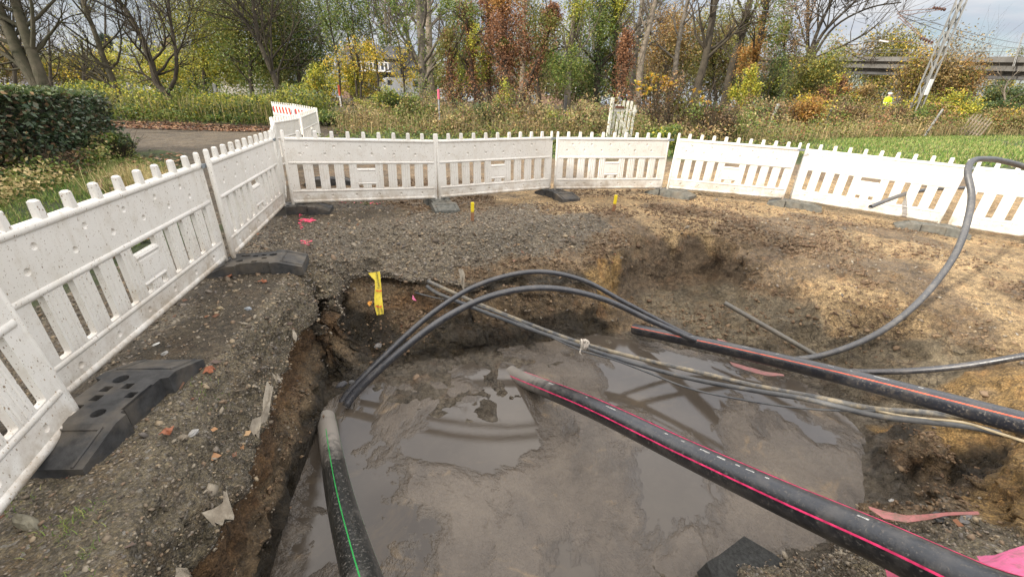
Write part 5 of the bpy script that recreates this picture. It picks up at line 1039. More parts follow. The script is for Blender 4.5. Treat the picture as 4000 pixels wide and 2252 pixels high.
for pp, tt_, bk, kd, n, cl, lab in [([(2215, 380), (2225, 250), (2240, 100), (2262, -60)], 27, BK_PALE, 'green', 1700, [(2262, 40, 130, 240, 'yelgreen', 1500, .09)], 'pale trunk dressed in yellow-green ivy, left of the dark ivy column'),
                                ([(2330, 380), (2335, 250), (2345, 100), (2350, -60)], 27, BK_DARK, 'dark', 2600, [(2310, 180, 170, 330, 'green', 2600, .09)], 'dark green ivy column above the dark fence post'),
                                ([(2400, 380), (2402, 250), (2405, 100), (2402, -60)], 28, BK_DARK, 'green', 2600, [(2405, 60, 150, 300, 'yelgreen', 2600, .09), (2380, 240, 100, 150, 'olive', 1300, .09)], 'bright green ivy-clad trunk behind the white gate'),
                                ([(2490, 390), (2505, 240), (2528, 130), (2550, 40), (2575, -60)], 27, BK_PALE, 'green', 250, [], 'pale tan bare trunk leaning right above the yellow-leaved bush'),
                                ([(2468, 330), (2490, 150), (2502, 60), (2512, -60)], 31, BK_GREY, 'green', 250, [], 'thin grey trunk close to the pale tan one'),
                                ([(2040, 330), (2045, 150), (2050, -60)], 34, BK_PALE, 'olive', 900, [(2060, 60, 150, 200, 'olive', 900, .1)], 'pale straight trunk behind the dead vines')]:
    tree(lab, [(pp, .2 if bk is not BK_PALE else .24, .13)], tt_, bk, limbs=8, lev=2, L=2.6, nb=4, clouds=cl, group=G6, ivy=(kd, n, .4))
G7 = 'dark leaning trunks right of the gate'
tree('slim dark trunk in the olive trees, first right of the pale leaning trunk', [([(2630, 330), (2655, 143), (2688, 0), (2705, -80)], .19, .12)], 30, BK_GREY, limbs=9, lev=2, L=3, group=G7)
tree('dark straight leaning trunk standing closest behind the yellow-leaved bush', [([(2715, 400), (2721, 353), (2754, 237), (2775, 120), (2793, 0), (2805, -90)], .23, .15)], 23, BK_DARK, limbs=8, lev=2, L=2.6, nb=4, group=G7)
tree('dark trunk left of the orange climbing leaves', [([(2840, 360), (2859, 265), (2898, 138), (2931, 0), (2950, -80)], .28, .17)], 28, BK_DARK, limbs=9, lev=2, L=3, nb=4, group=G7, clouds=[(2890, 120, 150, 240, 'olive', 900, .09)])
tree('tree wrapped in orange and red climbing leaves', [([(2925, 380), (2935, 300), (2960, 200), (2985, 60), (3000, -60)], .2, .12)], 26, BK_DARK, limbs=7, lev=2, L=2, group=G7, ivy=('orange', 2600, .45), clouds=[(3010, 80, 150, 230, 'green', 1300, .085), (2915, 230, 90, 120, 'orange', 900, .085)])
mass('broad olive-tan tree between the pale trunk and the dark straight trunk', 2600, 60, 300, 38, ['tan', 'olive', 'orange'], cover=1.0)
mass('olive-tan tree behind the dark straight leaning trunk', 2790, 60, 280, 40, ['olive', 'tan'], cover=.9)
mass('green leafy tree right behind the dead-vine trees', 2100, 40, 300, 36, ['olive', 'green'], cover=.55)
mass('green leafy tree behind the leftmost dead vines', 1850, 90, 260, 36, ['green', 'olive', 'yelgreen'], cover=.7)
mass('dark twiggy tree behind the orange climbing leaves', 3070, 30, 160, 36, ['brown', 'olive'], cover=.55, lev=1)
tree('wide fan of bare willow stems against the sky at right', [([(3160, 330), (3157, 215), (3155, 100), (3160, -60)], .2, .1), ([(3157, 230), (3195, 120), (3250, 0), (3280, -60)], .2, .1), ([(3160, 235), (3215, 130), (3345, 0), (3380, -50)], .18, .08), ([(3165, 240), (3260, 105), (3400, 30), (3520, 10)], .14, .05), ([(3150, 240), (3300, 175), (3400, 120), (3430, 90)], .12, .04)], 42, BK_DARK, limbs=9, lev=2, L=5, nb=5, group='bare trees against the sky', spread=.5, twigr=.022)
# ---- right-hand bushes
shrub('yellow-green bush at the foot of the orange climbing leaves', 2905, 372, 262, 120, 24, ['yelgreen', 'yellow'], 1.6)
shrub('dark green bush with yellow leaves right of the orange climber', 3010, 372, 225, 140, 25, ['dark', 'yelgreen', 'green'], 1.7)
shrub('broad olive-yellow shrub left of the bridge opening', 3160, 405, 195, 270, 34, ['olive', 'yellow', 'green'], 1.5)
shrub('tall tan shrub covering the middle of the bridge', 3560, 430, 190, 260, 36, ['tan', 'olive', 'yellow'], 1.5, depth=.5)
shrub('tan-orange shrub right behind the steel mast', 3690, 450, 215, 190, 36, ['tan', 'olive', 'orange'], 1.6, depth=.5)
shrub('big olive tree crown rising over the bridge deck', 3440, 330, 112, 290, 104, ['olive', 'yellow', 'tan'], 1.6, cat='tree', group=G2, name='tree')
shrub('greyish bare crown over the bridge, right of the mast', 3720, 300, 128, 230, 95, ['grey', 'tan'], .7, cat='tree', group=G2, name='tree', stems=30)
shrub('small olive crown beyond the bridge railing at the right edge', 3960, 260, 180, 120, 100, ['olive', 'yellow'], 1.4, cat='tree', group=G2, name='tree')
shrub('smaller tan crown left of the big olive crown over the bridge', 3230, 330, 150, 180, 106, ['tan', 'olive'], 1.3, cat='tree', group=G2, name='tree')
shrub('bright yellow-leaved shrub right of the mast foot', 3700, 470, 352, 190, 27, ['yelgreen', 'yellow', 'green'], 1.5)
shrub('yellow sprig bush in front of the mast foot', 3570, 470, 378, 110, 27, ['yelgreen', 'yellow'], 1.0)
shrub('brown and yellow bush left of the worker', 3330, 460, 330, 190, 30, ['tan', 'yellow', 'green'], 1.5)
shrub('olive bush in front of the worker, low', 3455, 480, 405, 130, 27.5, ['olive', 'yellow', 'tan'], 1.6)
shrub('dark brown leafless bush below the worker', 3490, 500, 420, 150, 25, ['brown', 'tan'], 1.3, stems=30)
shrub('red-leaved shrub right of the olive-yellow one', 3240, 420, 310, 110, 30, ['rust', 'yelgreen', 'orange'], 1.4)
shrub('dark green thicket under the bridge end at the right', 3900, 440, 325, 260, 40, ['dark', 'olive'], 1.7, depth=.4)
shrub('low green bramble below the dark thicket, right edge', 3900, 460, 395, 240, 30, ['dark', 'green'], 1.6)
shrub('brown and orange bush near the right edge of the field', 3930, 515, 425, 170, 26, ['tan', 'orange', 'yellow'], 1.5)
shrub('green bush between pallets and mast', 3610, 480, 410, 120, 24, ['green', 'olive'], 1.2)
shrub('orange-tipped bush at the left end of the green field', 3120, 510, 368, 190, 22, ['orange', 'brown', 'yellow'], 1.5, stems=30)
shrub('brown dry bush left of the orange-tipped one', 2975, 515, 380, 170, 21, ['brown', 'tan'], 1.3, stems=30)
shrub('tall dry brown thicket behind the field edge, centre right', 3270, 505, 400, 200, 24, ['tan', 'brown', 'olive'], 1.2, stems=30)
tree('small whitish branched tree in front of the bridge shadow', [([(3930, 400), (3922, 360), (3935, 318)], .05, .035), ([(3935, 320), (3900, 285), (3890, 260)], .03, .015), ([(3935, 320), (3965, 290), (3990, 265)], .03, .015), ([(3928, 365), (3895, 330), (3885, 315)], .025, .012)], 30, BK_PALE, limbs=5, lev=1, L=1.4, nb=4, group='bare trees against the sky')
# ---- the near bush with yellow leaves, bramble at its foot
shrub('near bush with large yellow leaves beside the white gate', 2610, 500, 300, 280, 14.5, ['brown', 'olive'], .55, stems=34, size=.07, depth=.5, stemh=1.0)
def bigleaves(label, cs, t_, n, size, kind, name='leaf_cluster'):
    pass
q = np.concatenate([clumps(420, P(2540, 330, 14), (.65, .3, .35), 34, .07), clumps(300, P(2590, 370, 14), (.7, .3, .5), 22, .06), clumps(220, P(2720, 400, 14), (.6, .3, .45), 16, .05), clumps(110, P(2760, 460, 14), (.5, .3, .3), 10, .05)])
yb = [o_ for o_ in C.objects if o_.get('label', '').startswith('near bush with large yellow')][0]
o = leaf_obj('yellow_leaves', [(q - np.array(yb.location), .095, 0)], yb, [leafmat('large_yellow_leaves', [(.42, .25, .03), (.34, .22, .03), (.46, .22, .03), (.28, .23, .035), (.18, .19, .035)])])
shrub('dark bramble tangle below the yellow leaves', 2790, 530, 395, 260, 14, ['brown', 'dark', 'green'], 1.0, stems=40, size=.06, depth=.5)
shrub('low nettle clump right of the white gate', 2590, 540, 480, 220, 12.8, ['green', 'dark', 'yelgreen'], 1.5, stems=0, size=.06)
# ---- middle verge: nettles, dry herbs, brambles
G8 = 'herbs and brambles on the verge behind the panels'
for px, pb, pt, w, t_, kk, cv, lab in [(1555, 520, 345, 190, 17, ['dark', 'green', 'yelgreen'], 1.5, 'ivy-green overgrown stump bush right of the rail end'), (1640, 525, 390, 170, 15.5, ['green', 'olive'], 1.3, 'green bush left of the pink-topped stake'), (1760, 530, 440, 150, 14.5, ['straw', 'green'], .9, 'straw-coloured grass tuft right of the pink-topped stake'),
      (1885, 520, 405, 190, 15, ['dark', 'green', 'olive'], 1.4, 'dark green bramble mound in the middle'), (1960, 520, 310, 120, 16, ['yelgreen', 'green', 'orange'], .6, 'tall bramble shoot with yellow leaves in the middle'), (2040, 525, 400, 190, 15, ['herb', 'brown', 'orange'], .8, 'tangle of dry stems left of the dark post'),
      (2150, 525, 420, 180, 14.5, ['herb', 'green', 'yelgreen'], .9, 'dry herbs with green leaves just left of the dark post'), (2290, 525, 400, 200, 15, ['herb', 'brown'], 1.0, 'brown dry herbs between the dark post and the white gate'), (2350, 530, 450, 90, 13.6, ['herb', 'green'], .9, 'dry herbs at the left foot of the white gate'),
      (1290, 540, 430, 170, 17, ['green', 'dark'], 1.4, 'low green weeds on the bank below the rail'), (1400, 545, 440, 190, 17.5, ['brown', 'straw', 'dark'], 1.0, 'brown dead weeds on the bank below the rail')]:
    shrub(lab, px, pb, pt, w, t_, kk, cv, stems=16, group=G8, cat='weeds', name='weed_clump', size=.065, depth=.6)
low = np.concatenate([pts_in([(-6, 12.3), (-2, 11.7), (3, 12.0), (9, 12.8), (9, 15.5), (0, 14.5), (-6, 15)], 5200)])
zz = gz_many(low); o = leaf_obj('ground_cover', [(np.c_[low, zz + rng.uniform(.02, .35, len(low)) * (1 + .6 * vnoise(np.c_[low, zz], 1.2, 3))], .075, 0), (np.c_[low[:1800] + .15, zz[:1800] + rng.uniform(.02, .25, 1800)], .07, 1)], None, [LM['green'], LM['dark']]); tag(o, 'low green nettles and weeds along the verge behind the fence', 'ground cover', kind='stuff')
# dry tall herb stems as one uncountable mass
def herbs(poly_, n, h, lab, kind='herb', w=.018, nm='dry_herbs', seedn=3, lean=.35):
    xy = pts_in(poly_, n); o = blades(xy, h, w, LM[kind], nm, '', lean); tag(o, lab, nm.replace('_', ' '), kind='stuff'); return xy
xy = herbs([(-7, 16.5), (-3, 14.2), (0, 13.6), (6, 13.8), (9, 14.5), (9, 20), (0, 18.5), (-7, 20)], 4500, .7, 'tall dry brown herbs covering the railway bank')
zz = gz_many(xy[:4400]); o = leaf_obj('dry_seed_heads', [(np.c_[xy[:4400], zz + rng.uniform(.2, 1.05, 4400) * (.75 + .5 * vnoise(np.c_[xy[:4400], zz], .9, 3))], .06, 0)], None, [LM['herb']]); tag(o, 'dry seed heads above the brown herbs on the bank', 'dry herbs', kind='stuff')
herbs([(9, 15.5), (14, 19.8), (26, 25.5), (34, 27), (34, 32), (20, 31), (9, 21)], 5000, .7, 'dry tall grass behind the green field at right', w=.03)
herbs([(-17, 18.5), (-10, 18.2), (-8.6, 20), (-8.6, 21), (-17, 20.5), (-26, 20), (-26, 18)], 6500, .85, 'yellow-green tall weeds beyond the lane at left', 'green', w=.028, nm='tall_weeds', lean=.8)
herbs([(-17, 18.2), (-10, 17.9), (-9, 18.6), (-9, 19.5), (-17, 19.2), (-26, 19), (-26, 17.8)], 1600, 1.0, 'straw stems among the weeds beyond the lane', 'straw', w=.016, nm='straw_stems')
lw = pts_in([(-22, 17.9), (-10.4, 17.6), (-8.9, 18.6), (-8.6, 20), (-7.4, 20.5), (-10, 19.2), (-22, 19.4)], 9000); zz = gz_many(lw)
ylw = pts_in([(-24, 18.6), (-10.4, 18.3), (-8.9, 19.4), (-8.4, 21), (-24, 21)], 9000); zy = gz_many(ylw); o = leaf_obj('lane_weeds', [(np.c_[ylw, zy + rng.uniform(.1, 1.1, len(ylw)) * (.8 + .7 * vnoise(np.c_[ylw, zy], .7, 8))], .10, 2), (np.c_[lw, zz + rng.uniform(0, .55, len(lw)) * (.8 + .7 * vnoise(np.c_[lw, zz], .8, 8))], .085, 0), (np.c_[lw[:3000] + .2, zz[:3000] + rng.uniform(.0, .7, 3000)], .08, 1)], None, [LM['green'], LM['dark'], LM['yelgreen']]); tag(o, 'low green weeds along the far edge of the lane', 'ground cover', kind='stuff')
undergrowth([(-7, 16.3), (-3, 14.0), (0, 13.2), (6, 13.5), (9, 14.3), (9, 20), (0, 18.5), (-7, 20)], 34000, ['green', 'herb', 'tan', 'brown', 'olive', 'dark'], 1.0, .075, 'tangled green and brown undergrowth covering the bank behind the panels')
undergrowth([(9, 15.5), (14, 19.8), (26, 25.5), (34, 27), (34, 33), (20, 31), (9, 21)], 34000, ['brown', 'tan', 'herb', 'olive', 'green', 'rust'], 1.1, .10, 'brown and olive undergrowth behind the green field', sc=.5)
undergrowth([(-26, 18.4), (-10.4, 18.0), (-8.9, 19.2), (-8.0, 21), (-26, 23)], 26000, ['green', 'olive', 'green', 'yelgreen', 'dark', 'green'], .85, .10, 'yellow-green undergrowth beyond the lane at left', sc=.6)
shrub('yellow-green grass mound spilling beside the rail', 1430, 440, 375, 110, 21, ['yelgreen', 'straw'], 1.2, stems=0, group=G8, cat='weeds', name='weed_clump')

# ---- grass
M_GR = LM['grass']
xy = pts_in([(-3.9, 2.2), (-3.95, 4.2), (-4.7, 5.7), (-5.8, 7), (-7, 8.8), (-9.6, 10.5), (-10, 8), (-7.5, 5), (-6, 3), (-6, 1.5), (-4, 1)], 42000)
nz = vnoise(np.c_[xy, np.zeros(len(xy))], 1.3, 4); keep = rng.random(len(xy)) < np.clip(.75 + .8 * nz, .12, 1); o = blades(xy[keep], .085, .009, M_GR, 'grass', '', .9); tag(o, 'short green grass on the verge left of the barriers', 'grass', kind='stuff')
xy = pts_in([(-2, 12.2), (4, 12.4), (9, 13.6), (13, 13), (20, 12.2), (26, 12), (34, 18), (34, 27), (22, 26), (13.5, 20.5), (8, 16), (-2, 14)], 60000)
nz = vnoise(np.c_[xy, np.zeros(len(xy))], .5, 4); keep = rng.random(len(xy)) < np.clip(.8 + .7 * nz, .2, 1); o = blades(xy[keep], .13, .03, M_GR, 'grass', '', .9); tag(o, 'green grass of the field behind the right-hand panels', 'grass', kind='stuff')
for i, (x, y, lab) in enumerate([(-5.9, 6.6, 'dry straw grass tuft in front of the ivy hedge, larger one'), (-5.2, 5.9, 'dry straw grass tuft nearer the splattered panels'), (-6.9, 7.6, 'thin straw tuft close to the hedge foot')]):
    k = 500 if i == 0 else 260; xy = np.array([x, y]) + rng.normal(size=(k, 2)) * (.28 if i == 0 else .2); o = blades(xy, .42 if i == 0 else .3, .008, LM['straw'], 'straw_tuft', '', 1.0); tag(o, lab, 'grass tuft', 'dry grass tufts on the verge')
xy = np.concatenate([np.array([x, y]) + rng.normal(size=(k, 2)) * s for x, y, k, s in [(-1.62, 1.05, 150, .05), (-1.42, .92, 90, .04), (-1.7, 1.9, 60, .05), (-1.95, 1.15, 50, .05), (-3.0, 6.3, 300, .14), (-2.2, 6.25, 240, .1)]]); o = blades(xy, .035, .003, M_GR, 'moss_tufts', '', .9); tag(o, 'tiny grass and moss tufts growing in the gravel', 'grass', kind='stuff')

# ---- ivy hedge
HEDGE=1; hp = np.array([[-10.75, 10.9], [-9.75, 9.3], [-8.9, 7.6], [-8.5, 5.9], [-8.4, 4.2], [-8.6, 2.0]]); hb = empty('ivy_hedge', (-9.1, 9.3, 0), 0, 'dark ivy hedge overgrowing a chain fence at the left edge', 'hedge'); off = np.array([-9.1, 9.3, 0.]); hs = smooth_path(np.c_[hp, np.zeros(6)], .25)[:, :2]
nrm = np.gradient(hs, axis=0); nrm = np.stack([nrm[:, 1], -nrm[:, 0]], 1); nrm /= np.linalg.norm(nrm, axis=1)[:, None]
if (nrm[3] @ np.array([1, -.2])) < 0: nrm = -nrm
HH = 1.42; V = []; prof = [(0.28, -.1), (.34, .5), (.30, 1.3), (.12, HH - .12), (-.3, HH - .05), (-.75, HH - .3), (-.9, .6), (-.85, -.1)]
for i in range(len(hs)):
    for d_, z_ in prof: p_ = hs[i] + nrm[i] * d_; V.append((p_[0], p_[1], z_ + .1))
m_ = len(prof); F = [(i * m_ + k, (i + 1) * m_ + k, (i + 1) * m_ + k + 1, i * m_ + k + 1) for i in range(len(hs) - 1) for k in range(m_ - 1)] + [tuple(range(m_)), tuple(range(len(V) - 1, len(V) - 1 - m_, -1))]
V = np.array(V); V += fbm(V, 1.8, 3, 5)[:, None] * .08; mesh_core = MB().add(V - off, F).build('branch_core', simple('hedge_core', (.025, .024, .018), .95, .4, 9), hb)
n = 34000; i = rng.integers(0, len(hs), n); ang = rng.random(n); pr = np.array(prof); k = rng.choice(m_ - 2, n, p=np.array([.22, .3, .18, .13, .1, .07])); f = rng.random(n)[:, None]; dz = pr[k] * (1 - f) + pr[k + 1] * f
p2 = hs[i] + rng.normal(size=(n, 2)) * .12 + nrm[i] * (dz[:, :1] + rng.uniform(.0, .14, (n, 1))); pos = np.c_[p2, dz[:, 1] + .1 + rng.uniform(-.02, .08, n)]; pos += fbm(pos, 1.8, 3, 5)[:, None] * .08
endp = np.array([-10.8, 11.05]); ne = 3500; e = np.c_[endp + rng.normal(size=(ne, 2)) * [.35, .18], rng.uniform(0, HH + .12, ne)]; pos = np.vstack([pos, e])
top = pos[:, 2] > 1.4
leaf_obj('ivy_leaves', [(pos[~top] - off, .085, 0), (pos[top] - off, .08, 1)], hb, [LM['ivy'], LM['dark']])
ns_ = 90; out_h = {0: [], 1: []}
for _ in range(ns_):
    j_ = rng.integers(0, len(hs)); p_ = np.array([hs[j_][0] + nrm[j_][0] * .25, hs[j_][1] + nrm[j_][1] * .25, rng.uniform(.3, HH)]) - off; grow(p_, np.array([nrm[j_][0] * .6, nrm[j_][1] * .6, rng.uniform(.1, 1)]), rng.uniform(.25, .6), .006, 1, out_h, nb=3)
V1_, F1_ = tubes_np(out_h[1], 3); V2_, F2_ = tubes_np(out_h[0], 3); mesh_np('vines', np.concatenate([V1_, V2_]), [np.concatenate([F1_, F2_ + len(V1_)])], BK_TWIG, hb)  # bare stray shoots sticking out of the hedge, joined in one mesh
kb = rng.random(len(pos)) < .12 + .35 * (pos[:, 1] < 7.2); kb &= pos[:, 2] < 1.45; leaf_obj('dead_leaves', [(pos[kb] - off + rng.normal(size=(kb.sum(), 3)) * .03, .08, 0)], hb, [LM['brown']])
undergrowth([(-8.3, 4.2), (-8.3, 6), (-8.7, 7.6), (-9.6, 9.4), (-10.4, 10.9), (-9.6, 10.9), (-8.2, 8.6), (-7.2, 6.8), (-6.6, 5.2), (-6.8, 4.2)], 9000, ['dark', 'brown', 'green', 'straw'], .38, .06, 'brambles and dead stalks at the foot of the ivy hedge', sc=1.4)
shrub('loose green bramble hanging at the foot of the hedge end', 470, 610, 500, 170, 9.4, ['green', 'dark'], 1.0, stems=26, size=.06, group=G8, cat='weeds', name='weed_clump')
shrub('dry bramble stems in front of the hedge', 180, 660, 560, 260, 7.3, ['brown', 'dark'], .35, stems=36, size=.05, group=G8, cat='weeds', name='weed_clump')
# concrete fence posts of the chain fence and other posts
M_CONC = simple('weathered_concrete', (.27, .27, .25), .9, .3, 6, .3); M_PVC = simple('white_paint', (.68, .66, .60), .7, .25, 5, .2); M_PINKP = simple('pink_spray_paint', (.85, .13, .22), .6, .1); M_BLACKP = simple('dark_wood', (.04, .038, .036), .8, .3, 10, .3); M_STEELG = simple('grey_steel', (.25, .26, .27), .5, .25, 9)
def post(label, px, pb, pt, t_, w, mat, cat='post', name='post', group=None, top=None, lean=0, rnd=False):
    b_ = P(px, pb, t_); tp = P(px, pt, t_); g = gz(b_[0], b_[1]); h = tp[2] - g; root = empty(name, (b_[0], b_[1], g), 0, label, cat, group); root.rotation_euler = (0, lean, 0)
    b = MB()
    if rnd: b.tube([(0, 0, -.2), (0, 0, h)], w / 2, 10)
    else: b.box((0, 0, h / 2 - .1), (w, w, h + .2), ch=w * .12)
    b.build('shaft', mat, root)
    if top: b = MB(); z1 = h * top[1]; (b.tube([(0, 0, z1), (0, 0, h + .01)], w * .62, 10) if rnd else b.box((0, 0, (z1 + h) / 2), (w * 1.15, w * 1.15, h - z1 + .01))); b.build('painted_top', top[0], root)
    return root
FG = 'grey concrete posts of the wire fence beyond the lane'
for px, pb, pt, t_, lab in [(531, 440, 325, 18.6, 'grey concrete fence post left of the forked bare tree'), (857, 440, 330, 19, 'grey concrete fence post between forked tree and straight tree'), (65, 500, 340, 9.0, 'concrete post standing in the ivy hedge'), (1150, 430, 340, 20, 'thin concrete fence post right of the straight dark tree')]: post(lab, px, pb, pt, t_, .11, M_CONC, 'fence post', 'fence_post', FG, lean=.05)
M_REDP = simple('red_band', (.60, .08, .03), .5, .2)
post('slim white marker post with red upper half beside the rail', 1330, 398, 334, 23, .075, M_PVC, 'marker post', 'marker_post', None, (M_REDP, .5), rnd=True)
post('dark wooden post standing in the dry herbs', 2203, 490, 374, 14.6, .10, M_BLACKP, 'post', 'post')
post('thin steel stake with a fluorescent pink top', 1718, 492, 352, 14.3, .055, M_STEELG, 'marker stake', 'marker_stake', None, (M_PINKP, .78), rnd=True)
post('leaning grey wooden post at the brown field edge', 3000, 470, 402, 20, .10, M_CONC, 'fence post', 'fence_post', lean=.22)
post('leaning grey post left of the wooden pallet', 3632, 475, 420, 22, .08, M_CONC, 'fence post', 'fence_post', lean=.3)
post('dark leaning post in the dry grass centre right', 3215, 475, 415, 21, .08, M_BLACKP, 'fence post', 'fence_post', lean=.2)
# white picket gate
gb = P(2425, 512, 12.9); ge = empty('picket_gate', (gb[0], gb[1], gz(gb[0], gb[1])), R(8), 'old white wooden picket gate standing askew in the weeds', 'gate'); ge.rotation_euler = (0, .03, R(8)); ge.scale = (.92, .92, 1.0); M_GATE = simple('peeling_white_wood', (.58, .57, .50), .8, .35, 14, .4)
for k in range(6): b = MB(); b.box((-.32 + k * .135, 0, .62), (.085, .02, 1.12 if k not in (2, 3, 4) else 1.34), ch=.005); b.build('picket', M_GATE, ge)
for z_ in (.22, 1.02): b = MB(); b.box((.02, .024, z_), (.86, .025, .09)); b.build('cross_rail', M_GATE, ge)
b = MB(); b.box((.02, -.022, .62), (.98, .022, .09), rot=Matrix.Rotation(R(52), 4, 'Y')); b.build('diagonal_brace', M_GATE, ge)
b = MB(); b.box((-.45, 0, .64), (.1, .1, 1.42), ch=.01); b.build('gate_post', M_GATE, ge); b = MB(); b.box((-.18, -.03, 1.1), (.3, .02, .06)); b.build('rusty_hinge', simple('rust', (.13, .05, .03), .8), ge)
# pallet of grey slats leaning in the bushes at the right
pb_ = P(3795, 500, 23.5); pr_ = empty('wooden_pallet', (pb_[0], pb_[1], gz(pb_[0], pb_[1])), 0, 'weathered slatted wooden fence piece leaning in the bushes at right', 'fence piece'); pr_.rotation_euler = (.1, .28, 0)
for k in range(7): b = MB(); b.box((-.6 + k * .2, 0, .5), (.07, .03, 1.1 + .1 * (k % 3)), ch=.005); b.build('slat', simple('grey_wood', (.27, .22, .16), .9, .35, 9, .3) if k == 0 else bpy.data.materials['grey_wood'], pr_)
for z_ in (.25, .8): b = MB(); b.box((0, .035, z_), (1.35, .035, .06)); b.build('cross_bar', bpy.data.materials['grey_wood'], pr_)
pp_ = P(3525, 420, 24)
# ---- railway
M_RAIL = simple('rusty_rail', (.055, .035, .026), .6, .3, 6); M_BAL = simple('ballast', (.16, .13, .11), .95, .4, 12, .6)
rdir = unit(np.array([36., 5., 0])); rp = P(1325, 405, 23.5); rz_ = max(1.12, rp[2]); o_ = np.array([rp[0], rp[1], 0])
b = MB()
for s in range(-8, 40):
    for i_ in (0,):
        pass
def railpt(d, off=0.): q_ = o_ + rdir * d + np.array([-rdir[1], rdir[0], 0]) * off; return q_
b = MB(); V = []
for d in np.linspace(-60, 110, 60):
    zc = rz_ - .14 + .004 * max(0, d - 5) * .9
    for off_, z_ in ((-2.0, -.55), (-1.3, -.1), (2.8, -.1), (3.5, -.55)): q_ = railpt(d, off_); V.append((q_[0], q_[1], zc + z_))
F = [(i * 4 + k, (i + 1) * 4 + k, (i + 1) * 4 + k + 1, i * 4 + k + 1) for i in range(59) for k in range(3)]; tag(b.add(V, F).build('track_bed', M_BAL), kind='structure')
b = MB()
for off_ in (0, 1.435):
    pts2 = np.array([railpt(d, off_) + np.array([0, 0, rz_ - .07 + .004 * max(0, d - 5) * .9]) for d in np.linspace(-60, 110, 40)]); root_ = None
    V = []
    for q_ in pts2:
        for s_, z_ in ((-.035, .07), (.035, .07), (.035, .03), (.01, .02), (.01, -.04), (.07, -.055), (.07, -.07), (-.07, -.07), (-.07, -.055), (-.01, -.04), (-.01, .02), (-.035, .03)): V.append(q_ + np.array([-rdir[1], rdir[0], 0]) * s_ * 1.2 + np.array([0, 0, z_]))
    F = [(i * 12 + k, (i + 1) * 12 + k, (i + 1) * 12 + (k + 1) % 12, i * 12 + (k + 1) % 12) for i in range(len(pts2) - 1) for k in range(12)]
    o = MB().add(V, F).build('rail', M_RAIL); tag(o, 'nearer dark steel rail of the railway track' if off_ == 0 else 'farther dark steel rail of the railway track', 'rail', 'rails of the track')

# ---- evergreens standing left of and behind the camera: they throw the shade over the pit
for i, (x, y, h, w) in enumerate([(-10.4, -7.2, 6.9, 3.4), (-10.2, -4.9, 6.8, 3.2), (-10.5, -2.7, 7.2, 3.2), (-10.1, -.7, 7.3, 3.0), (-10.6, 1.2, 6.9, 3.0), (-10.9, 3.0, 5.6, 2.6)]):
    g = gz(x, y) if False else 0.0; root = empty('evergreen', (x, y, g), 0, 'dense evergreen in the row at the left of the site, number %s from the hedge' % ['six', 'five', 'four', 'three', 'two', 'one'][i], 'tree', 'evergreen row left of the site'); n = 9000; h *= .93
    zz = rng.uniform(0, 1, n) ** .8; a = rng.uniform(0, 6.283, n); rr_ = w / 2 * (1 - .45 * zz ** 2.2) * np.sqrt(rng.uniform(.35, 1.1, n)) * (1 + .2 * np.sin(a * 3 + zz * 9)); q = np.c_[rr_ * np.cos(a), rr_ * np.sin(a), zz * h + .1]
    leaf_obj('foliage', [(q, .24, 0)], root, [LM['dark']]); MB().tube([(0, 0, -.1), (0, 0, h * .9)], [.14, .04], 8).build('trunk', BK_DARK, root)
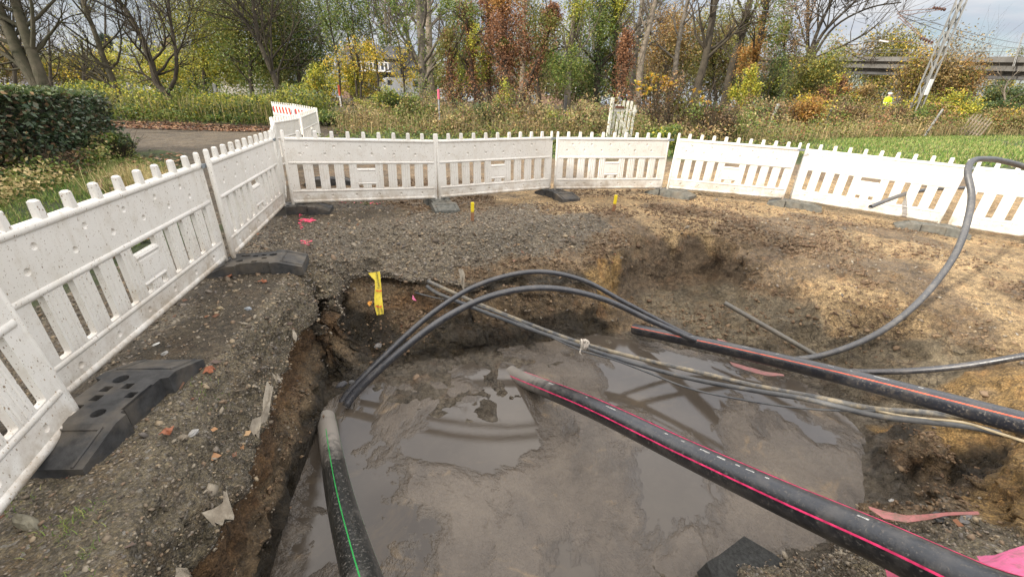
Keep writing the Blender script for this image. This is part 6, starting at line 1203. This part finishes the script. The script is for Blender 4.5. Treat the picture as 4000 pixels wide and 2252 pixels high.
# ------------------------------------------------------------------ houses, van, bridge, mast, worker
M_ROOF = simple('dark_roof_tiles', (.055, .055, .06), .7, .25, 3, .2); M_WALLW = simple('white_render', (.62, .60, .55), .85, .1, 2); M_BRICK = simple('brick_wall', (.26, .17, .125), .9, .3, 4, .2); M_DARKW = simple('slate_wall', (.10, .10, .105), .8, .2, 3); M_WIN = simple('window_glass', (.05, .06, .08), .15, .2, 2); M_FRAME = simple('white_window_frame', (.75, .74, .72), .5, .05)
def house(label, px0, px1, py_ridge, py_eave, t_, depth, wall, group='houses beyond the railway', wins=(), balcony=False, dormer=False):
    A, B_ = P(px0, py_eave, t_), P(px1, py_eave, t_); ze = (A[2] + B_[2]) / 2; zr = P((px0 + px1) / 2, py_ridge, t_)[2]; x = B_[:2] - A[:2]; w = np.linalg.norm(x); rz = math.atan2(x[1], x[0]); g = min(gz(A[0], A[1]), gz(B_[0], B_[1])) - .3
    root = empty('house', (A[0], A[1], g), rz, label, 'house', group); he, hr = ze - g, zr - g
    b = MB(); V = [(0, 0, 0), (w, 0, 0), (w, depth, 0), (0, depth, 0), (0, 0, he), (w, 0, he), (w, depth, he), (0, depth, he), (0, depth / 2, hr), (w, depth / 2, hr)]
    b.add(V, [(0, 1, 5, 4), (1, 2, 6, 9, 5), (2, 3, 7, 6), (3, 0, 4, 8, 7)]); b.build('wall', wall, root)
    b = MB(); e = .35; k_ = (hr - he) / (depth / 2)
    for s in (0, 1):
        y0, y1 = (-e, depth / 2) if s == 0 else (depth + e, depth / 2); z0 = he - e * k_; q = [(-e, y0, z0 + .05), (w + e, y0, z0 + .05), (w + e, y1, hr + .05), (-e, y1, hr + .05)]; q2 = [(a_, b2, c_2 + .14) for a_, b2, c_2 in q]
        b.add(q + q2, [(0, 1, 2, 3), (4, 5, 6, 7), (0, 1, 5, 4), (1, 2, 6, 5), (3, 0, 4, 7)])
    rf = b.build('roof', M_ROOF, root); b = MB(); b.box((w * .3, depth * .5, hr + .4), (.7, .7, 1.2)); b.build('chimney', M_BRICK, rf)
    for (wx, wz, ww, wh) in wins:
        fo = MB(); 
        for dx, dz, sx_, sz_ in ((-ww / 2, 0, .1, wh + .1), (ww / 2, 0, .1, wh + .1), (0, 0, .07, wh), (0, -wh / 2, ww, .1), (0, wh / 2, ww, .1)): fo.box((wx * w + dx, -.05, wz + dz), (sx_, .12, sz_))
        f_ = fo.build('window', M_FRAME, root); MB().box((wx * w, -.01, wz), (ww - .1, .03, wh - .1)).build('pane', M_WIN, f_)
    if balcony:
        b = MB(); 
        for k in range(9): b.box((w * .28 + k * w * .068, -1.2, he * .80), (.12, .12, 1.0))
        b.box((w * .55, -1.2, he * .80 + .5), (w * .6, .1, .12)); b.box((w * .55, -.62, he * .80 - .55), (w * .6, 1.2, .14)); b.build('balcony_railing', M_FRAME, root)
    return root
house('wide dark-roofed house with white balcony posts behind the slim saplings', 1345, 1560, 172, 228, 58, 9, M_DARKW, balcony=True, wins=[(.3, 2.2, 1.4, 1.3), (.5, 2.2, 1.4, 1.3), (.7, 2.2, 1.4, 1.3), (.4, 4.6, 1.6, 1.2), (.62, 4.6, 1.6, 1.2)])
house('brick gabled house at the left end of the dark-roofed one', 1322, 1352, 190, 262, 56.5, 7, M_BRICK, wins=[(.5, 3.0, .8, 1.2)])
house('low slate-clad annex behind the white van', 1555, 1670, 218, 262, 59, 8, M_DARKW, wins=[(.5, 2.0, 1.2, 1.2)])
house('white-walled house with dark roof glimpsed between the bare trees at left', 540, 680, 168, 215, 52, 8, M_WALLW, wins=[(.3, 2.6, 1.2, 1.2), (.7, 2.6, 1.2, 1.2)])
house('brick house with white windows glimpsed behind the ivy-clad trunks', 2110, 2330, 190, 250, 56, 8, M_BRICK, wins=[(.2, 2.2, 1.3, 1.4), (.5, 2.2, 1.3, 1.4), (.75, 2.2, 1.3, 1.4), (.6, 4.6, 1.2, 1.2)])
house('pale low house hidden behind the trees above the fence corner', 850, 990, 235, 262, 50, 8, M_WALLW, wins=[(.35, 2.0, 1.3, 1.1), (.7, 2.0, 1.3, 1.1)])
# white van
vb = P(1508, 345, 38); ve = P(1690, 350, 40); gv_ = P(1560, 303, 38)[2] - 1.95; van = empty('van', (vb[0], vb[1], gv_), 0, 'white van parked behind the green bushes', 'van'); van.rotation_euler = (0, 0, math.atan2(ve[1] - vb[1], ve[0] - vb[0])); vl = 4.7
prof_ = [(0, .35), (0, 1.2), (.08, 1.75), (.3, 1.93), (2.7, 1.95), (3.1, 1.85), (3.75, 1.2), (4.5, 1.0), (4.68, .75), (4.7, .35)]
b = MB(); n = len(prof_); V = [(x_, y_, z_) for y_ in (0, 1.8) for x_, z_ in prof_]; b.add(V, [tuple(range(n - 1, -1, -1)), tuple(range(n, 2 * n))] + [(k, (k + 1) % n, n + (k + 1) % n, n + k) for k in range(n)]); b.build('body', simple('white_car_paint', (.72, .73, .75), .25, .04), van)
b = MB(); b.add([(2.55, -.01, 1.25), (3.6, -.01, 1.25), (3.05, -.01, 1.78), (2.55, -.01, 1.8)], [(0, 1, 2, 3)]); b.build('side_window', M_WIN, van); b = MB(); b.add([(.15, -.01, 1.3), (.6, -.01, 1.3), (.6, -.01, 1.72), (.2, -.01, 1.7)], [(0, 1, 2, 3)]); b.build('rear_window', M_WIN, van)
M_TYRE = simple('tyre', (.02, .02, .02), .8)
for x_ in (.85, 3.85):
    for y_ in (.05, 1.75):
        b = MB(); b.tube([(x_, y_ - .1, .33), (x_, y_ + .1, .33)], .33, 16); w_ = b.build('wheel', M_TYRE, van); MB().tube([(x_, y_ - .11, .33), (x_, y_ + .11, .33)], .18, 12).build('rim', M_STEELG, w_)
# concrete bridge
M_BRC = simple('bridge_concrete', (.13, .125, .115), .9, .2, .6, .2); M_BRD = simple('deck_underside_shade', (.085, .085, .085), .8, .2, .6)  # second colour is darkened to imitate the shade under the deck
p0, p1 = P(3180, 222, 92), P(4150, 222, 58); zb = 10.6; brd = empty('bridge', (p0[0], p0[1], 0), 0, 'long concrete road bridge crossing behind the bushes at right', 'bridge')
bx = unit(np.array([p1[0] - p0[0], p1[1] - p0[1], 0])); bn = np.array([-bx[1], bx[0], 0]); Lb = np.linalg.norm(p1[:2] - p0[:2]) + 40; z0_, z1_ = p0[2], p1[2]
def bbeam(y0, y1, dz0, dz1, name, mat, parent=brd, ext=30):
    V = []
    for s_ in (-ext, Lb):
        zz_ = z0_ + (z1_ - z0_) * s_ / (Lb - 40)
        for yy, dz in ((y0, dz0), (y1, dz0), (y1, dz1), (y0, dz1)): q_ = bx * s_ + bn * yy; V.append((q_[0], q_[1], zz_ + dz))
    return MB().add(V, [(0, 1, 5, 4), (1, 2, 6, 5), (2, 3, 7, 6), (3, 0, 4, 7), (3, 2, 1, 0), (4, 5, 6, 7)]).build(name, mat, parent)
bbeam(0, 9, -.0, -.75, 'parapet_edge', M_BRC); bbeam(.9, 8.1, -.752, -1.9, 'deck_girder', M_BRC); bbeam(2.2, 6.8, -1.902, -3.0, 'underside_shade_block', M_BRD)  # lowest block is a dark stand-in for the shaded underside
for s_ in (18, 50, 80):
    q_ = bx * s_ + bn * 4.5; b = MB(); b.box((q_[0], q_[1], 3.2), (1.6, 1.6, 8.0), ch=.2); b.build('pier', M_BRC, brd)
b = MB()
for s_ in np.arange(0, Lb, 2.2): q_ = bx * s_; zz_ = z0_ + (z1_ - z0_) * s_ / (Lb - 40); b.box((q_[0], q_[1], zz_ + .6), (.05, .05, 1.2))
for dz in (1.15, .7): 
    q0, q1 = bx * 0, bx * Lb; b.tube([(q0[0], q0[1], z0_ + dz), (q1[0], q1[1], z0_ + (z1_ - z0_) * Lb / (Lb - 40) + dz)], .03, 5)
b.build('railing', simple('dark_rail', (.13, .13, .13), .7), brd)
# catenary mast
M_GALV = simple('galvanised_steel', (.20, .20, .19), .6, .2, 3, metallic=.3); M_INS = simple('brown_insulator', (.07, .03, .02), .4, .2)
mb_ = P(3560, 460, 27); zt = 12.5; mr = empty('catenary_mast', (mb_[0], mb_[1], gz(mb_[0], mb_[1])), R(12), 'lattice steel railway mast leaning against the cloudy sky at right', 'mast'); mr.rotation_euler = (0, .055, R(12))
wb_, wt_ = .21, .13; cs = lambda z_: wb_ + (wt_ - wb_) * z_ / zt
b = MB()
for sx_, sy_ in ((-1, -1), (1, -1), (1, 1), (-1, 1)): b.box((0, 0, 0), (.001, .001, .001)); b.tube([(sx_ * cs(0), sy_ * cs(0), -.3), (sx_ * cs(zt), sy_ * cs(zt), zt)], .06, 4)
b.build('corner_legs', M_GALV, mr); b = MB(); zs = np.arange(.2, zt, .75)
for i in range(len(zs) - 1):
    a_, c2 = zs[i], zs[i + 1]; s_ = 1 if i % 2 else -1
    for y_ in (-1, 1): b.tube([(s_ * cs(a_), y_ * cs(a_), a_), (-s_ * cs(c2), y_ * cs(c2), c2)], .034, 4); b.tube([(y_ * cs(a_), s_ * cs(a_), a_), (y_ * cs(c2), -s_ * cs(c2), c2)], .034, 4)
b.build('lattice_bracing', M_GALV, mr)
b = MB(); b.box((-.0, -cs(2.2) - .05, 2.3), (.3, .06, .9), ch=.02); b.build('white_plate', M_FRAME, mr)
loc = lambda px, py, t_: np.array(mr.matrix_basis.inverted() @ Vector(P(px, py, t_)))
bpy.context.view_layer.update()
ca = empty('catenary_bracket', P(3685, 32, 27), 0, 'thin cantilever arms with dark insulators reaching left from the mast', 'cantilever arm'); o_c = np.array(ca.location)
T_ = 26.6
b = MB()
for a_, c2 in (((3690, 30), (3506, 46)), ((3690, 36), (3520, 62)), ((3504, 50), (3620, 155)), ((3508, 66), (3604, 152)), ((3640, 172), (3440, 158))): b.tube([P(*a_, T_) - o_c, P(*c2, T_) - o_c], .02, 6)
b.build('tubes', simple('rusty_tube', (.24, .15, .12), .6, .2), ca)
for (x0, y0, x1, y1) in ((3648, 31, 3690, 38), (3598, 150, 3640, 166)):
    b = MB()
    for k in range(5): f_ = k / 4; c_ = P(x0 + (x1 - x0) * f_, y0 + (y1 - y0) * f_, T_) - o_c; b.blob(c_, .075, .075, .1, 8, 5)
    b.build('insulator', M_INS, ca)
b = MB(); b.box(P(3452, 162, T_) - o_c, (.55, .12, .08), rot=Matrix.Rotation(.12, 4, 'Y')); b.build('white_clamp', M_FRAME, ca)
M_WIRE2 = simple('grey_wire', (.20, .20, .21), .6)
for i, (a_, c2, s_) in enumerate([((3506, 46, 26.6), (4080, 178, 60), 'upper'), ((3520, 64, 26.6), (4000, 190, 60), 'lower')]):
    A_, B2 = P(*a_), P(*c2); pts2 = [A_ + (B2 - A_) * f_ - np.array([0, 0, 1.1 * 4 * f_ * (1 - f_) * .35]) for f_ in np.linspace(0, 1, 24)]; o = MB().tube(pts2, .022, 4).build('overhead_wire', M_WIRE2); tag(o, f'{s_} of the two overhead wires crossing the sky right of the mast', 'overhead wire', 'overhead wires')
for i, (a_, c2, w_) in enumerate([((3506, 46, 26.6), (2700, 12, 22), 'upper overhead wire running left from the cantilever tip'), ((3440, 158, 26.6), (3000, 120, 24), 'contact wire running left from the lower arm')]):
    A_, B2 = P(*a_), P(*c2); pts2 = [A_ + (B2 - A_) * f_ - np.array([0, 0, .25 * 4 * f_ * (1 - f_)]) for f_ in np.linspace(0, 1, 20)]; o = MB().tube(pts2, .014, 4).build('overhead_wire', M_WIRE2); tag(o, w_, 'overhead wire', 'overhead wires')
ms = empty('far_mast', P(3960, 250, 62), 0, 'distant steel mast above the bridge railing at the right edge', 'mast'); b = MB(); o_c = np.array(ms.location)
for k in (-1, 1): b.tube([P(3958 + k * 3, 260, 62) - o_c, P(3998 + k * 2, 130, 62) - o_c], .05, 5)
for k in range(9): b.tube([P(3955 + k * 4.2, 260 - k * 14, 62) - o_c, P(3961 + (k + 1) * 4.2, 260 - (k + 1) * 14, 62) - o_c], .04, 4)
b.build('shaft', M_GALV, ms)
# worker in high-visibility jacket
def skin_person():
    base = P(3450, 440, 28.6); hz = P(3447, 364, 28.6)[2]; g = hz - 1.76; J = {'pel': (0, 0, .95), 'spine': (0, -.01, 1.2), 'chest': (0, -.02, 1.38), 'neck': (0, -.03, 1.52), 'head': (-.01, -.05, 1.64), 'top': (-.01, -.05, 1.75), 'ls': (-.19, -.02, 1.42), 'le': (-.26, -.06, 1.14), 'lh': (-.2, -.24, .98), 'rs': (.19, -.02, 1.42), 're': (.27, -.04, 1.15), 'rh': (.22, -.2, .96), 'lk': (-.1, -.02, .5), 'la': (-.11, .02, .08), 'lt': (-.12, -.14, .04), 'rk': (.1, -.01, .5), 'ra': (.12, .03, .08), 'rt': (.13, -.13, .04), 'lp': (-.09, 0, .9), 'rp': (.09, 0, .9)}
    Rr = dict(pel=.15, spine=.145, chest=.16, neck=.06, head=.1, top=.06, ls=.075, le=.05, lh=.035, rs=.075, re=.05, rh=.035, lk=.065, la=.045, lt=.04, rk=.065, ra=.045, rt=.04, lp=.1, rp=.1)
    E = [('pel', 'spine'), ('spine', 'chest'), ('chest', 'neck'), ('neck', 'head'), ('head', 'top'), ('chest', 'ls'), ('ls', 'le'), ('le', 'lh'), ('chest', 'rs'), ('rs', 're'), ('re', 'rh'), ('pel', 'lp'), ('lp', 'lk'), ('lk', 'la'), ('la', 'lt'), ('pel', 'rp'), ('rp', 'rk'), ('rk', 'ra'), ('ra', 'rt')]
    keys = list(J); me_ = bpy.data.meshes.new('person'); me_.from_pydata([J[k] for k in keys], [(keys.index(a_), keys.index(b2)) for a_, b2 in E], [])
    o = bpy.data.objects.new('person', me_); C.objects.link(o); o.location = (base[0], base[1], g); md = o.modifiers.new('skin', 'SKIN'); me_.skin_vertices[0].data[0].use_root = True
    for i, k in enumerate(keys): me_.skin_vertices[0].data[i].radius = (Rr[k], Rr[k] * (.75 if k in ('chest', 'spine', 'pel') else 1))
    sb = o.modifiers.new('sub', 'SUBSURF'); sb.levels = sb.render_levels = 2
    dg = bpy.context.evaluated_depsgraph_get(); ev = bpy.data.meshes.new_from_object(o.evaluated_get(dg)); o.modifiers.clear(); o.data = ev
    t = NT('worker_clothes'); g_ = t.node('ShaderNodeTexCoord'); sx = t.node('ShaderNodeSeparateXYZ'); t.l.new(g_.outputs['Object'], sx.inputs[0])
    c_ = t.ramp(t.math('DIVIDE', sx.outputs[2], 1.8), [(0, (.03, .03, .04)), (.51, (.55, .75, .02)), (.62, (.6, .6, .58)), (.65, (.55, .75, .02)), (.855, (.45, .27, .2))], const=True); ev.materials.clear(); ev.materials.append(t.out(c_, .7))
    for p_ in ev.polygons: p_.use_smooth = True
    tag(o, 'person in a bright yellow high-visibility jacket standing among the bushes by the track', 'person')
    b = MB(); b.blob((-.01, -.04, 1.72), .115, .13, .085, 12, 8); b.build('helmet', M_FRAME, o)
skin_person()
# ------------------------------------------------------------------ stones, clods, fallen leaves, paint
def pebbles(name, pos, size, cols, label, rough=.85, flatz=.65, kind='stuff', wetspec=.4):
    n = len(pos); t8 = np.array([(1, 0, 0), (0, 1, 0), (-1, 0, 0), (0, -1, 0), (0, 0, 1), (0, 0, -1), (.62, .62, .5), (-.62, .62, .5), (-.62, -.62, .5), (.62, -.62, .5)], float)
    F = np.array([(4, 9, 6), (4, 6, 7), (4, 7, 8), (4, 8, 9), (0, 6, 9), (1, 6, 0), (1, 7, 6), (2, 7, 1), (2, 8, 7), (3, 8, 2), (3, 9, 8), (0, 9, 3), (5, 1, 0), (5, 2, 1), (5, 3, 2), (5, 0, 3)])
    V = np.tile(t8, (n, 1, 1)) * rng.uniform(.7, 1.25, (n, 10, 1)); V *= (size * np.exp(rng.normal(size=n) * .45))[:, None, None] * .5 * np.stack([np.ones(n), rng.uniform(.55, 1, n), rng.uniform(flatz * .6, flatz * 1.2, n)], 1)[:, None, :]
    a = rng.uniform(0, 6.283, n); ca_, sa = np.cos(a), np.sin(a); V = np.stack([V[..., 0] * ca_[:, None] - V[..., 1] * sa[:, None], V[..., 0] * sa[:, None] + V[..., 1] * ca_[:, None], V[..., 2]], -1)
    tl = rng.normal(size=(n, 2)) * .35; V[..., 2] += V[..., 0] * tl[:, :1] + V[..., 1] * tl[:, 1:]; V += pos[:, None, :]
    t = NT(name); r = t.geo or t.node('ShaderNodeNewGeometry'); c = t.ramp(r.outputs['Random Per Island'], [(i / len(cols), cols[i]) for i in range(len(cols))], const=True); c = t.mix(t.math('MULTIPLY', t.noise(60, 5), .7), c, t.mix(.5, c, (.08, .06, .045))); t.out(c, rough, Specular_IOR_Level=wetspec)
    o = mesh_np(name, V.reshape(-1, 3), [(F[None] + np.arange(n)[:, None, None] * 10).reshape(-1, 3)], t.m); return tag(o, label, name.replace('_', ' '), kind=kind)
NG = vnormals(GX, GT); far_ = np.linalg.norm(GX - np.array([0, 0, CAMH]), axis=1)
area_ = np.zeros(len(GX)); ta = np.linalg.norm(np.cross(GX[GT[:, 1]] - GX[GT[:, 0]], GX[GT[:, 2]] - GX[GT[:, 0]]), axis=1) / 6
for k in range(3): area_ += np.bincount(GT[:, k], ta, len(GX))
above = GX[:, 2] > WATER_Z + .005
def sample(w, n, jit=.012):
    w = np.maximum(w, 0) * area_ * above; w /= w.sum(); i = rng.choice(len(GX), n, p=w); return GX[i] + rng.normal(size=(n, 3)) * jit * np.array([1, 1, .2]), i
wm = lambda *ks: sum(GWn[:, MATS[k]] for k in ks)
nearw = np.clip(1.25 - far_ / 8.5, 0, 1) * (GX[:, 1] > .3) * (far_ < 9)
gp, gi = sample((wm('G') * 1.2 + wm('M') * 1.0 + wm('K') * .35 + wm('B') * .12 + wm('T') * .06) * nearw, 46000)
GCOL = [(.135, .108, .078), (.21, .168, .118), (.09, .072, .054), (.29, .25, .19), (.17, .135, .095), (.24, .205, .165), (.29, .25, .19), (.14, .125, .11), (.22, .155, .10), (.33, .26, .17)]
pebbles('gravel', gp, np.clip(.0040 * far_[gi], .006, .02), GCOL, 'crushed grey-brown gravel covering the banks of the pit')
gp, gi = sample((wm('G') * 1. + wm('M') * .9 + wm('K') * .5 + wm('B') * .35 + wm('T') * .25 + wm('Y') * .2) * nearw, 900); gp[:, 2] += .001
pebbles('loose_stones', gp, np.full(900, .021), GCOL + [(.33, .31, .27), (.20, .095, .06)], 'larger loose stones and brick crumbs strewn over gravel and mud')
cw = (wm('B') + wm('T') * .35 + wm('O') * .3 + wm('L') * .25 + wm('D') * .15) * nearw * (GX[:, 2] > -.95) * (NG[:, 2] > .72) * np.clip(.3 + 2.2 * fbm(GX, 1.6, 3, 91), 0, 1)
gp, gi = sample(cw, 22000, .02)
pebbles('soil_clods', gp, np.clip(.0045 * far_[gi], .008, .024), [(.16, .108, .066), (.20, .14, .088), (.125, .085, .055), (.26, .185, .115), (.18, .125, .08), (.15, .10, .065)], 'crumbly brown soil clods scattered over the slopes of the pit', .95, .75, wetspec=.15)
# fallen leaves
gl = pts_in([(-20, 16.7), (-13, 16.2), (-10, 16.2), (-8.9, 16.9), (-8.6, 17.9), (-10, 17.5), (-20, 18.0)], 5200); zz = gz_many(gl); V1 = np.c_[gl, zz + .02 + rng.uniform(0, .04, len(gl))]
g2 = pts_in([(-3.7, 3.5), (-4.3, 5.6), (-6.3, 8), (-8.4, 10.8), (-9, 10), (-7, 7), (-5.5, 5.2), (-4.6, 3.2)], 700); V2 = np.c_[g2, gz_many(g2) + .04]
LM['fallen'] = leafmat('fallen_leaves', [(.16, .07, .035), (.22, .12, .06), (.10, .05, .03), (.26, .17, .09), (.13, .075, .05), (.07, .05, .04)], .8, .1)
V, F = leaves_np(np.vstack([V1, V2]), .10, .7, 3.0); o = mesh_np('fallen_leaves', V, [F], LM['fallen']); tag(o, 'brown fallen leaves littering the lane edge and the verge', 'fallen leaves', kind='stuff')
gp, gi = sample((wm('G') + wm('M') + wm('K') + wm('B') * .6) * nearw * (GX[:, 0] < 2.5), 130); gp[:, 2] += .01; V, F = leaves_np(gp, .05, .7, 3.0); o = mesh_np('leaf_litter', V, [F], LM['fallen']); tag(o, 'few small reddish-brown leaves scattered on the gravel', 'fallen leaves', kind='stuff')
M_LEAFR = simple('reddish_leaf', (.27, .10, .05), .7, .35, 25, .2); M_LEAFO = simple('orange_leaf', (.50, .22, .03), .7, .3, 25, .2)
def leafthing(px, py, z, s, label, mat=M_LEAFR, dx=0):
    q = PZ(px, py, z) if dx == 0 else P(px, py, dx); b = MB(); n = 11; rr_ = random.Random(int(px)); V = []
    for k in range(n): a = 2 * math.pi * k / n; r_ = s * (1.0 if k % 2 else .6) * rr_.uniform(.8, 1.1); V.append((r_ * math.cos(a), r_ * .8 * math.sin(a), rr_.uniform(-.01, .022)))
    V.append((0, 0, .012)); b.add(V, [(k, (k + 1) % n, n) for k in range(n)]); V2 = [(v[0], v[1], v[2] - .002) for v in V]; b.add(V2, [((k + 1) % n, k, n) for k in range(n)])
    o = b.build('fallen_leaf', mat); g = gz(q[0], q[1]) if dx == 0 else q[2]; o.location = (q[0], q[1], g + .014); o.rotation_euler = (rr_.uniform(-.3, .3), rr_.uniform(-.3, .3), rr_.uniform(0, 6)); return tag(o, label, 'leaf', 'single fallen leaves on the ground')
leafthing(665, 1490, -.02, .075, 'large curled reddish leaf beside the nearest rubber foot'); leafthing(700, 1478, -.02, .05, 'reddish leaf touching the large one beside the nearest rubber foot'); leafthing(818, 1447, -.02, .045, 'orange-brown leaf on the dark crust edge, alone'); leafthing(516, 1625, -.02, .03, 'small orange leaf near the middle of the nearest foot edge')
leafthing(657, 1690, -.02, .04, 'dark red leaf by the pale stone in the lower left gravel'); leafthing(1028, 1110, -.02, .045, 'reddish leaf below the second rubber foot, right one'); leafthing(900, 1094, -.02, .04, 'flat brown leaf below the second rubber foot, left one'); leafthing(1445, 1188, 0, .05, 'round orange leaf stuck on the back wall beside the yellow tape', M_LEAFO, 4.15)
leafthing(2060, 1310, 0, .03, 'small brown leaf below the arching hoses', M_LEAFR, 4.2) if False else None
def stone(px, py, z, s, label, col=(.33, .32, .30), grp='single stones in the gravel', el=(1, .7, .55)):
    q = PZ(px, py, z); b = MB(); b.blob((0, 0, 0), s * el[0], s * el[1], s * el[2], 9, 7, .16, seed=int(px)); o = b.build('stone', simple('stone_%d' % int(px), col, .8, .25, 30, .3)); o.location = (q[0], q[1], gz(q[0], q[1]) + s * .25); o.rotation_euler = (.2, .1, px * .37); return tag(o, label, 'stone', grp)
stone(742, 1662, -.03, .028, 'pale grey stone in the lower left gravel'); stone(705, 1692, -.03, .026, 'dull brown stone touching the pale grey one', (.18, .15, .11)); stone(118, 2065, -.05, .055, 'long flat greenish stone near the lower left corner', (.17, .155, .11), el=(1.3, .4, .4)); stone(857, 1197, 0, .028, 'yellowish stone between the two rubber feet', (.30, .24, .15)); stone(968, 1202, 0, .025, 'blue-grey stone right of the yellowish one', (.22, .24, .26)); stone(640, 1373, 0, .024, 'grey stone left of the curled leaf', (.28, .27, .25)); stone(606, 1337, 0, .02, 'white chip on the dark ground by the left panels', (.55, .54, .5), el=(1.2, .7, .3))
stone(3482, 1966, -.93, .028, 'pale stone in the mud basin above the pink ribbon'); stone(3355, 2235, -.6, .05, 'white-grey rock beside the thick pipe at the bottom edge', (.42, .40, .34)); stone(3460, 2020, -.85, .05, 'dark slab by the pink ribbon', (.07, .07, .07), el=(1.2, .7, .4)); stone(3745, 2090, -.5, .045, 'grey slab in the rubble right of the pipe', (.13, .125, .12), el=(1.2, .6, .4)); stone(3650, 2075, -.6, .05, 'blackish rock in the rubble right of the pipe', (.06, .06, .06))
stone(1335, 1505, -.99, .05, 'dark wet rock in the back left corner of the pit', (.07, .07, .075)); stone(1480, 1375, -.95, .045, 'grey rock at the foot of the back wall', (.16, .15, .14)); stone(1375, 1490, -.98, .035, 'smaller dark rock beside the hose foot', (.09, .09, .09)); stone(1625, 1480, -.98, .04, 'brown lump of mud between the hoses and the pink-striped pipe', (.2, .14, .09))
# broken asphalt slab at the bottom
q = PZ(2925, 2262, -.86); b = MB(); rr_ = random.Random(4); n = 9; V = [(math.cos(2 * math.pi * k / n) * .27 * rr_.uniform(.8, 1.1), math.sin(2 * math.pi * k / n) * .15 * (.75 + .5 * ((k * 7) % 3) / 2), z_ * (1 - .15 * (k % 2)) + rr_.uniform(-.015, .015)) for z_ in (-.05, .05) for k in range(n)]
b.add(V, [tuple(range(n - 1, -1, -1)), tuple(range(n, 2 * n))] + [(k, (k + 1) % n, n + (k + 1) % n, n + k) for k in range(n)]); o = b.build('asphalt_slab', simple('asphalt', (.035, .036, .034), .85, .5, 60, .8)); o.location = (q[0], q[1], q[2] + .02); o.rotation_euler = (.15, .1, .1); tag(o, 'broken black asphalt slab on the near edge at the bottom', 'asphalt slab')
# pink survey spray marks
M_SPRAY = simple('pink_spray', (.90, .08, .17), .7, .25, 40)
def spray(pts2, n, spread, label, s=.012):
    V, F = [], []; rr_ = np.random.default_rng(int(pts2[0][0])); W_ = [PZ(px, py, 0.0) for px, py in pts2]; b = MB()
    for _ in range(n):
        f_ = rr_.uniform(0, len(W_) - 1.001) if len(W_) > 1 else 0; i = int(f_); q = W_[i] + (W_[min(i + 1, len(W_) - 1)] - W_[i]) * (f_ - i); x, y = q[0] + rr_.normal() * spread, q[1] + rr_.normal() * spread; g = gz(x, y) + .006; m_ = 6; ss = s * rr_.uniform(.4, 1.5)
        b.add([(x + ss * math.cos(a) * rr_.uniform(.6, 1.3), y + ss * math.sin(a) * rr_.uniform(.6, 1.3), g + rr_.uniform(0, .003)) for a in np.linspace(0, 2 * math.pi, m_, endpoint=False)], [tuple(range(m_))])
    return tag(b.build('paint_mark', M_SPRAY), label, 'paint mark', 'pink survey spray marks')
spray([(1190, 868), (1215, 872)], 90, .028, 'bright pink spray blob on the ground in front of the corner foot', .022); spray([(1172, 822), (1176, 900)], 60, .012, 'thin pink spray line crossing the corner foot'); spray([(1190, 940), (1210, 965)], 30, .03, 'faint pink speckles on the gravel crest below the blob'); spray([(1290, 798), (1330, 800), (1440, 803), (1500, 803)], 45, .03, 'faint pink speckles in front of the corner panel')
# things beyond the fence
o = MB().tube(smooth_path([PZ(2700, 545, .12), PZ(2850, 541, .16), PZ(3000, 537, .22), PZ(3200, 534, .25), PZ(3340, 533, .27)], .4), .07, 8).build('hose', M_HOSE, None, True); tag(o, 'long dark pipe lying on the green field behind the panels', 'pipe')
q = PZ(1935, 535, .22); xy = q[:2] + rng.normal(size=(700, 2)) * [.42, .3]; z_ = .22 * np.exp(-((xy - q[:2]) ** 2 / [.25, .12]).sum(1)); pebbles('gravel_heap', np.c_[xy, gz_many(xy) + z_ * rng.uniform(.3, 1, 700)], np.full(700, .05), GCOL, 'small grey gravel heap showing above the panels', kind='thing'); 
o = [o_ for o_ in C.objects if o_.name.startswith('gravel_heap')][0]; o['kind'] = 'stuff'
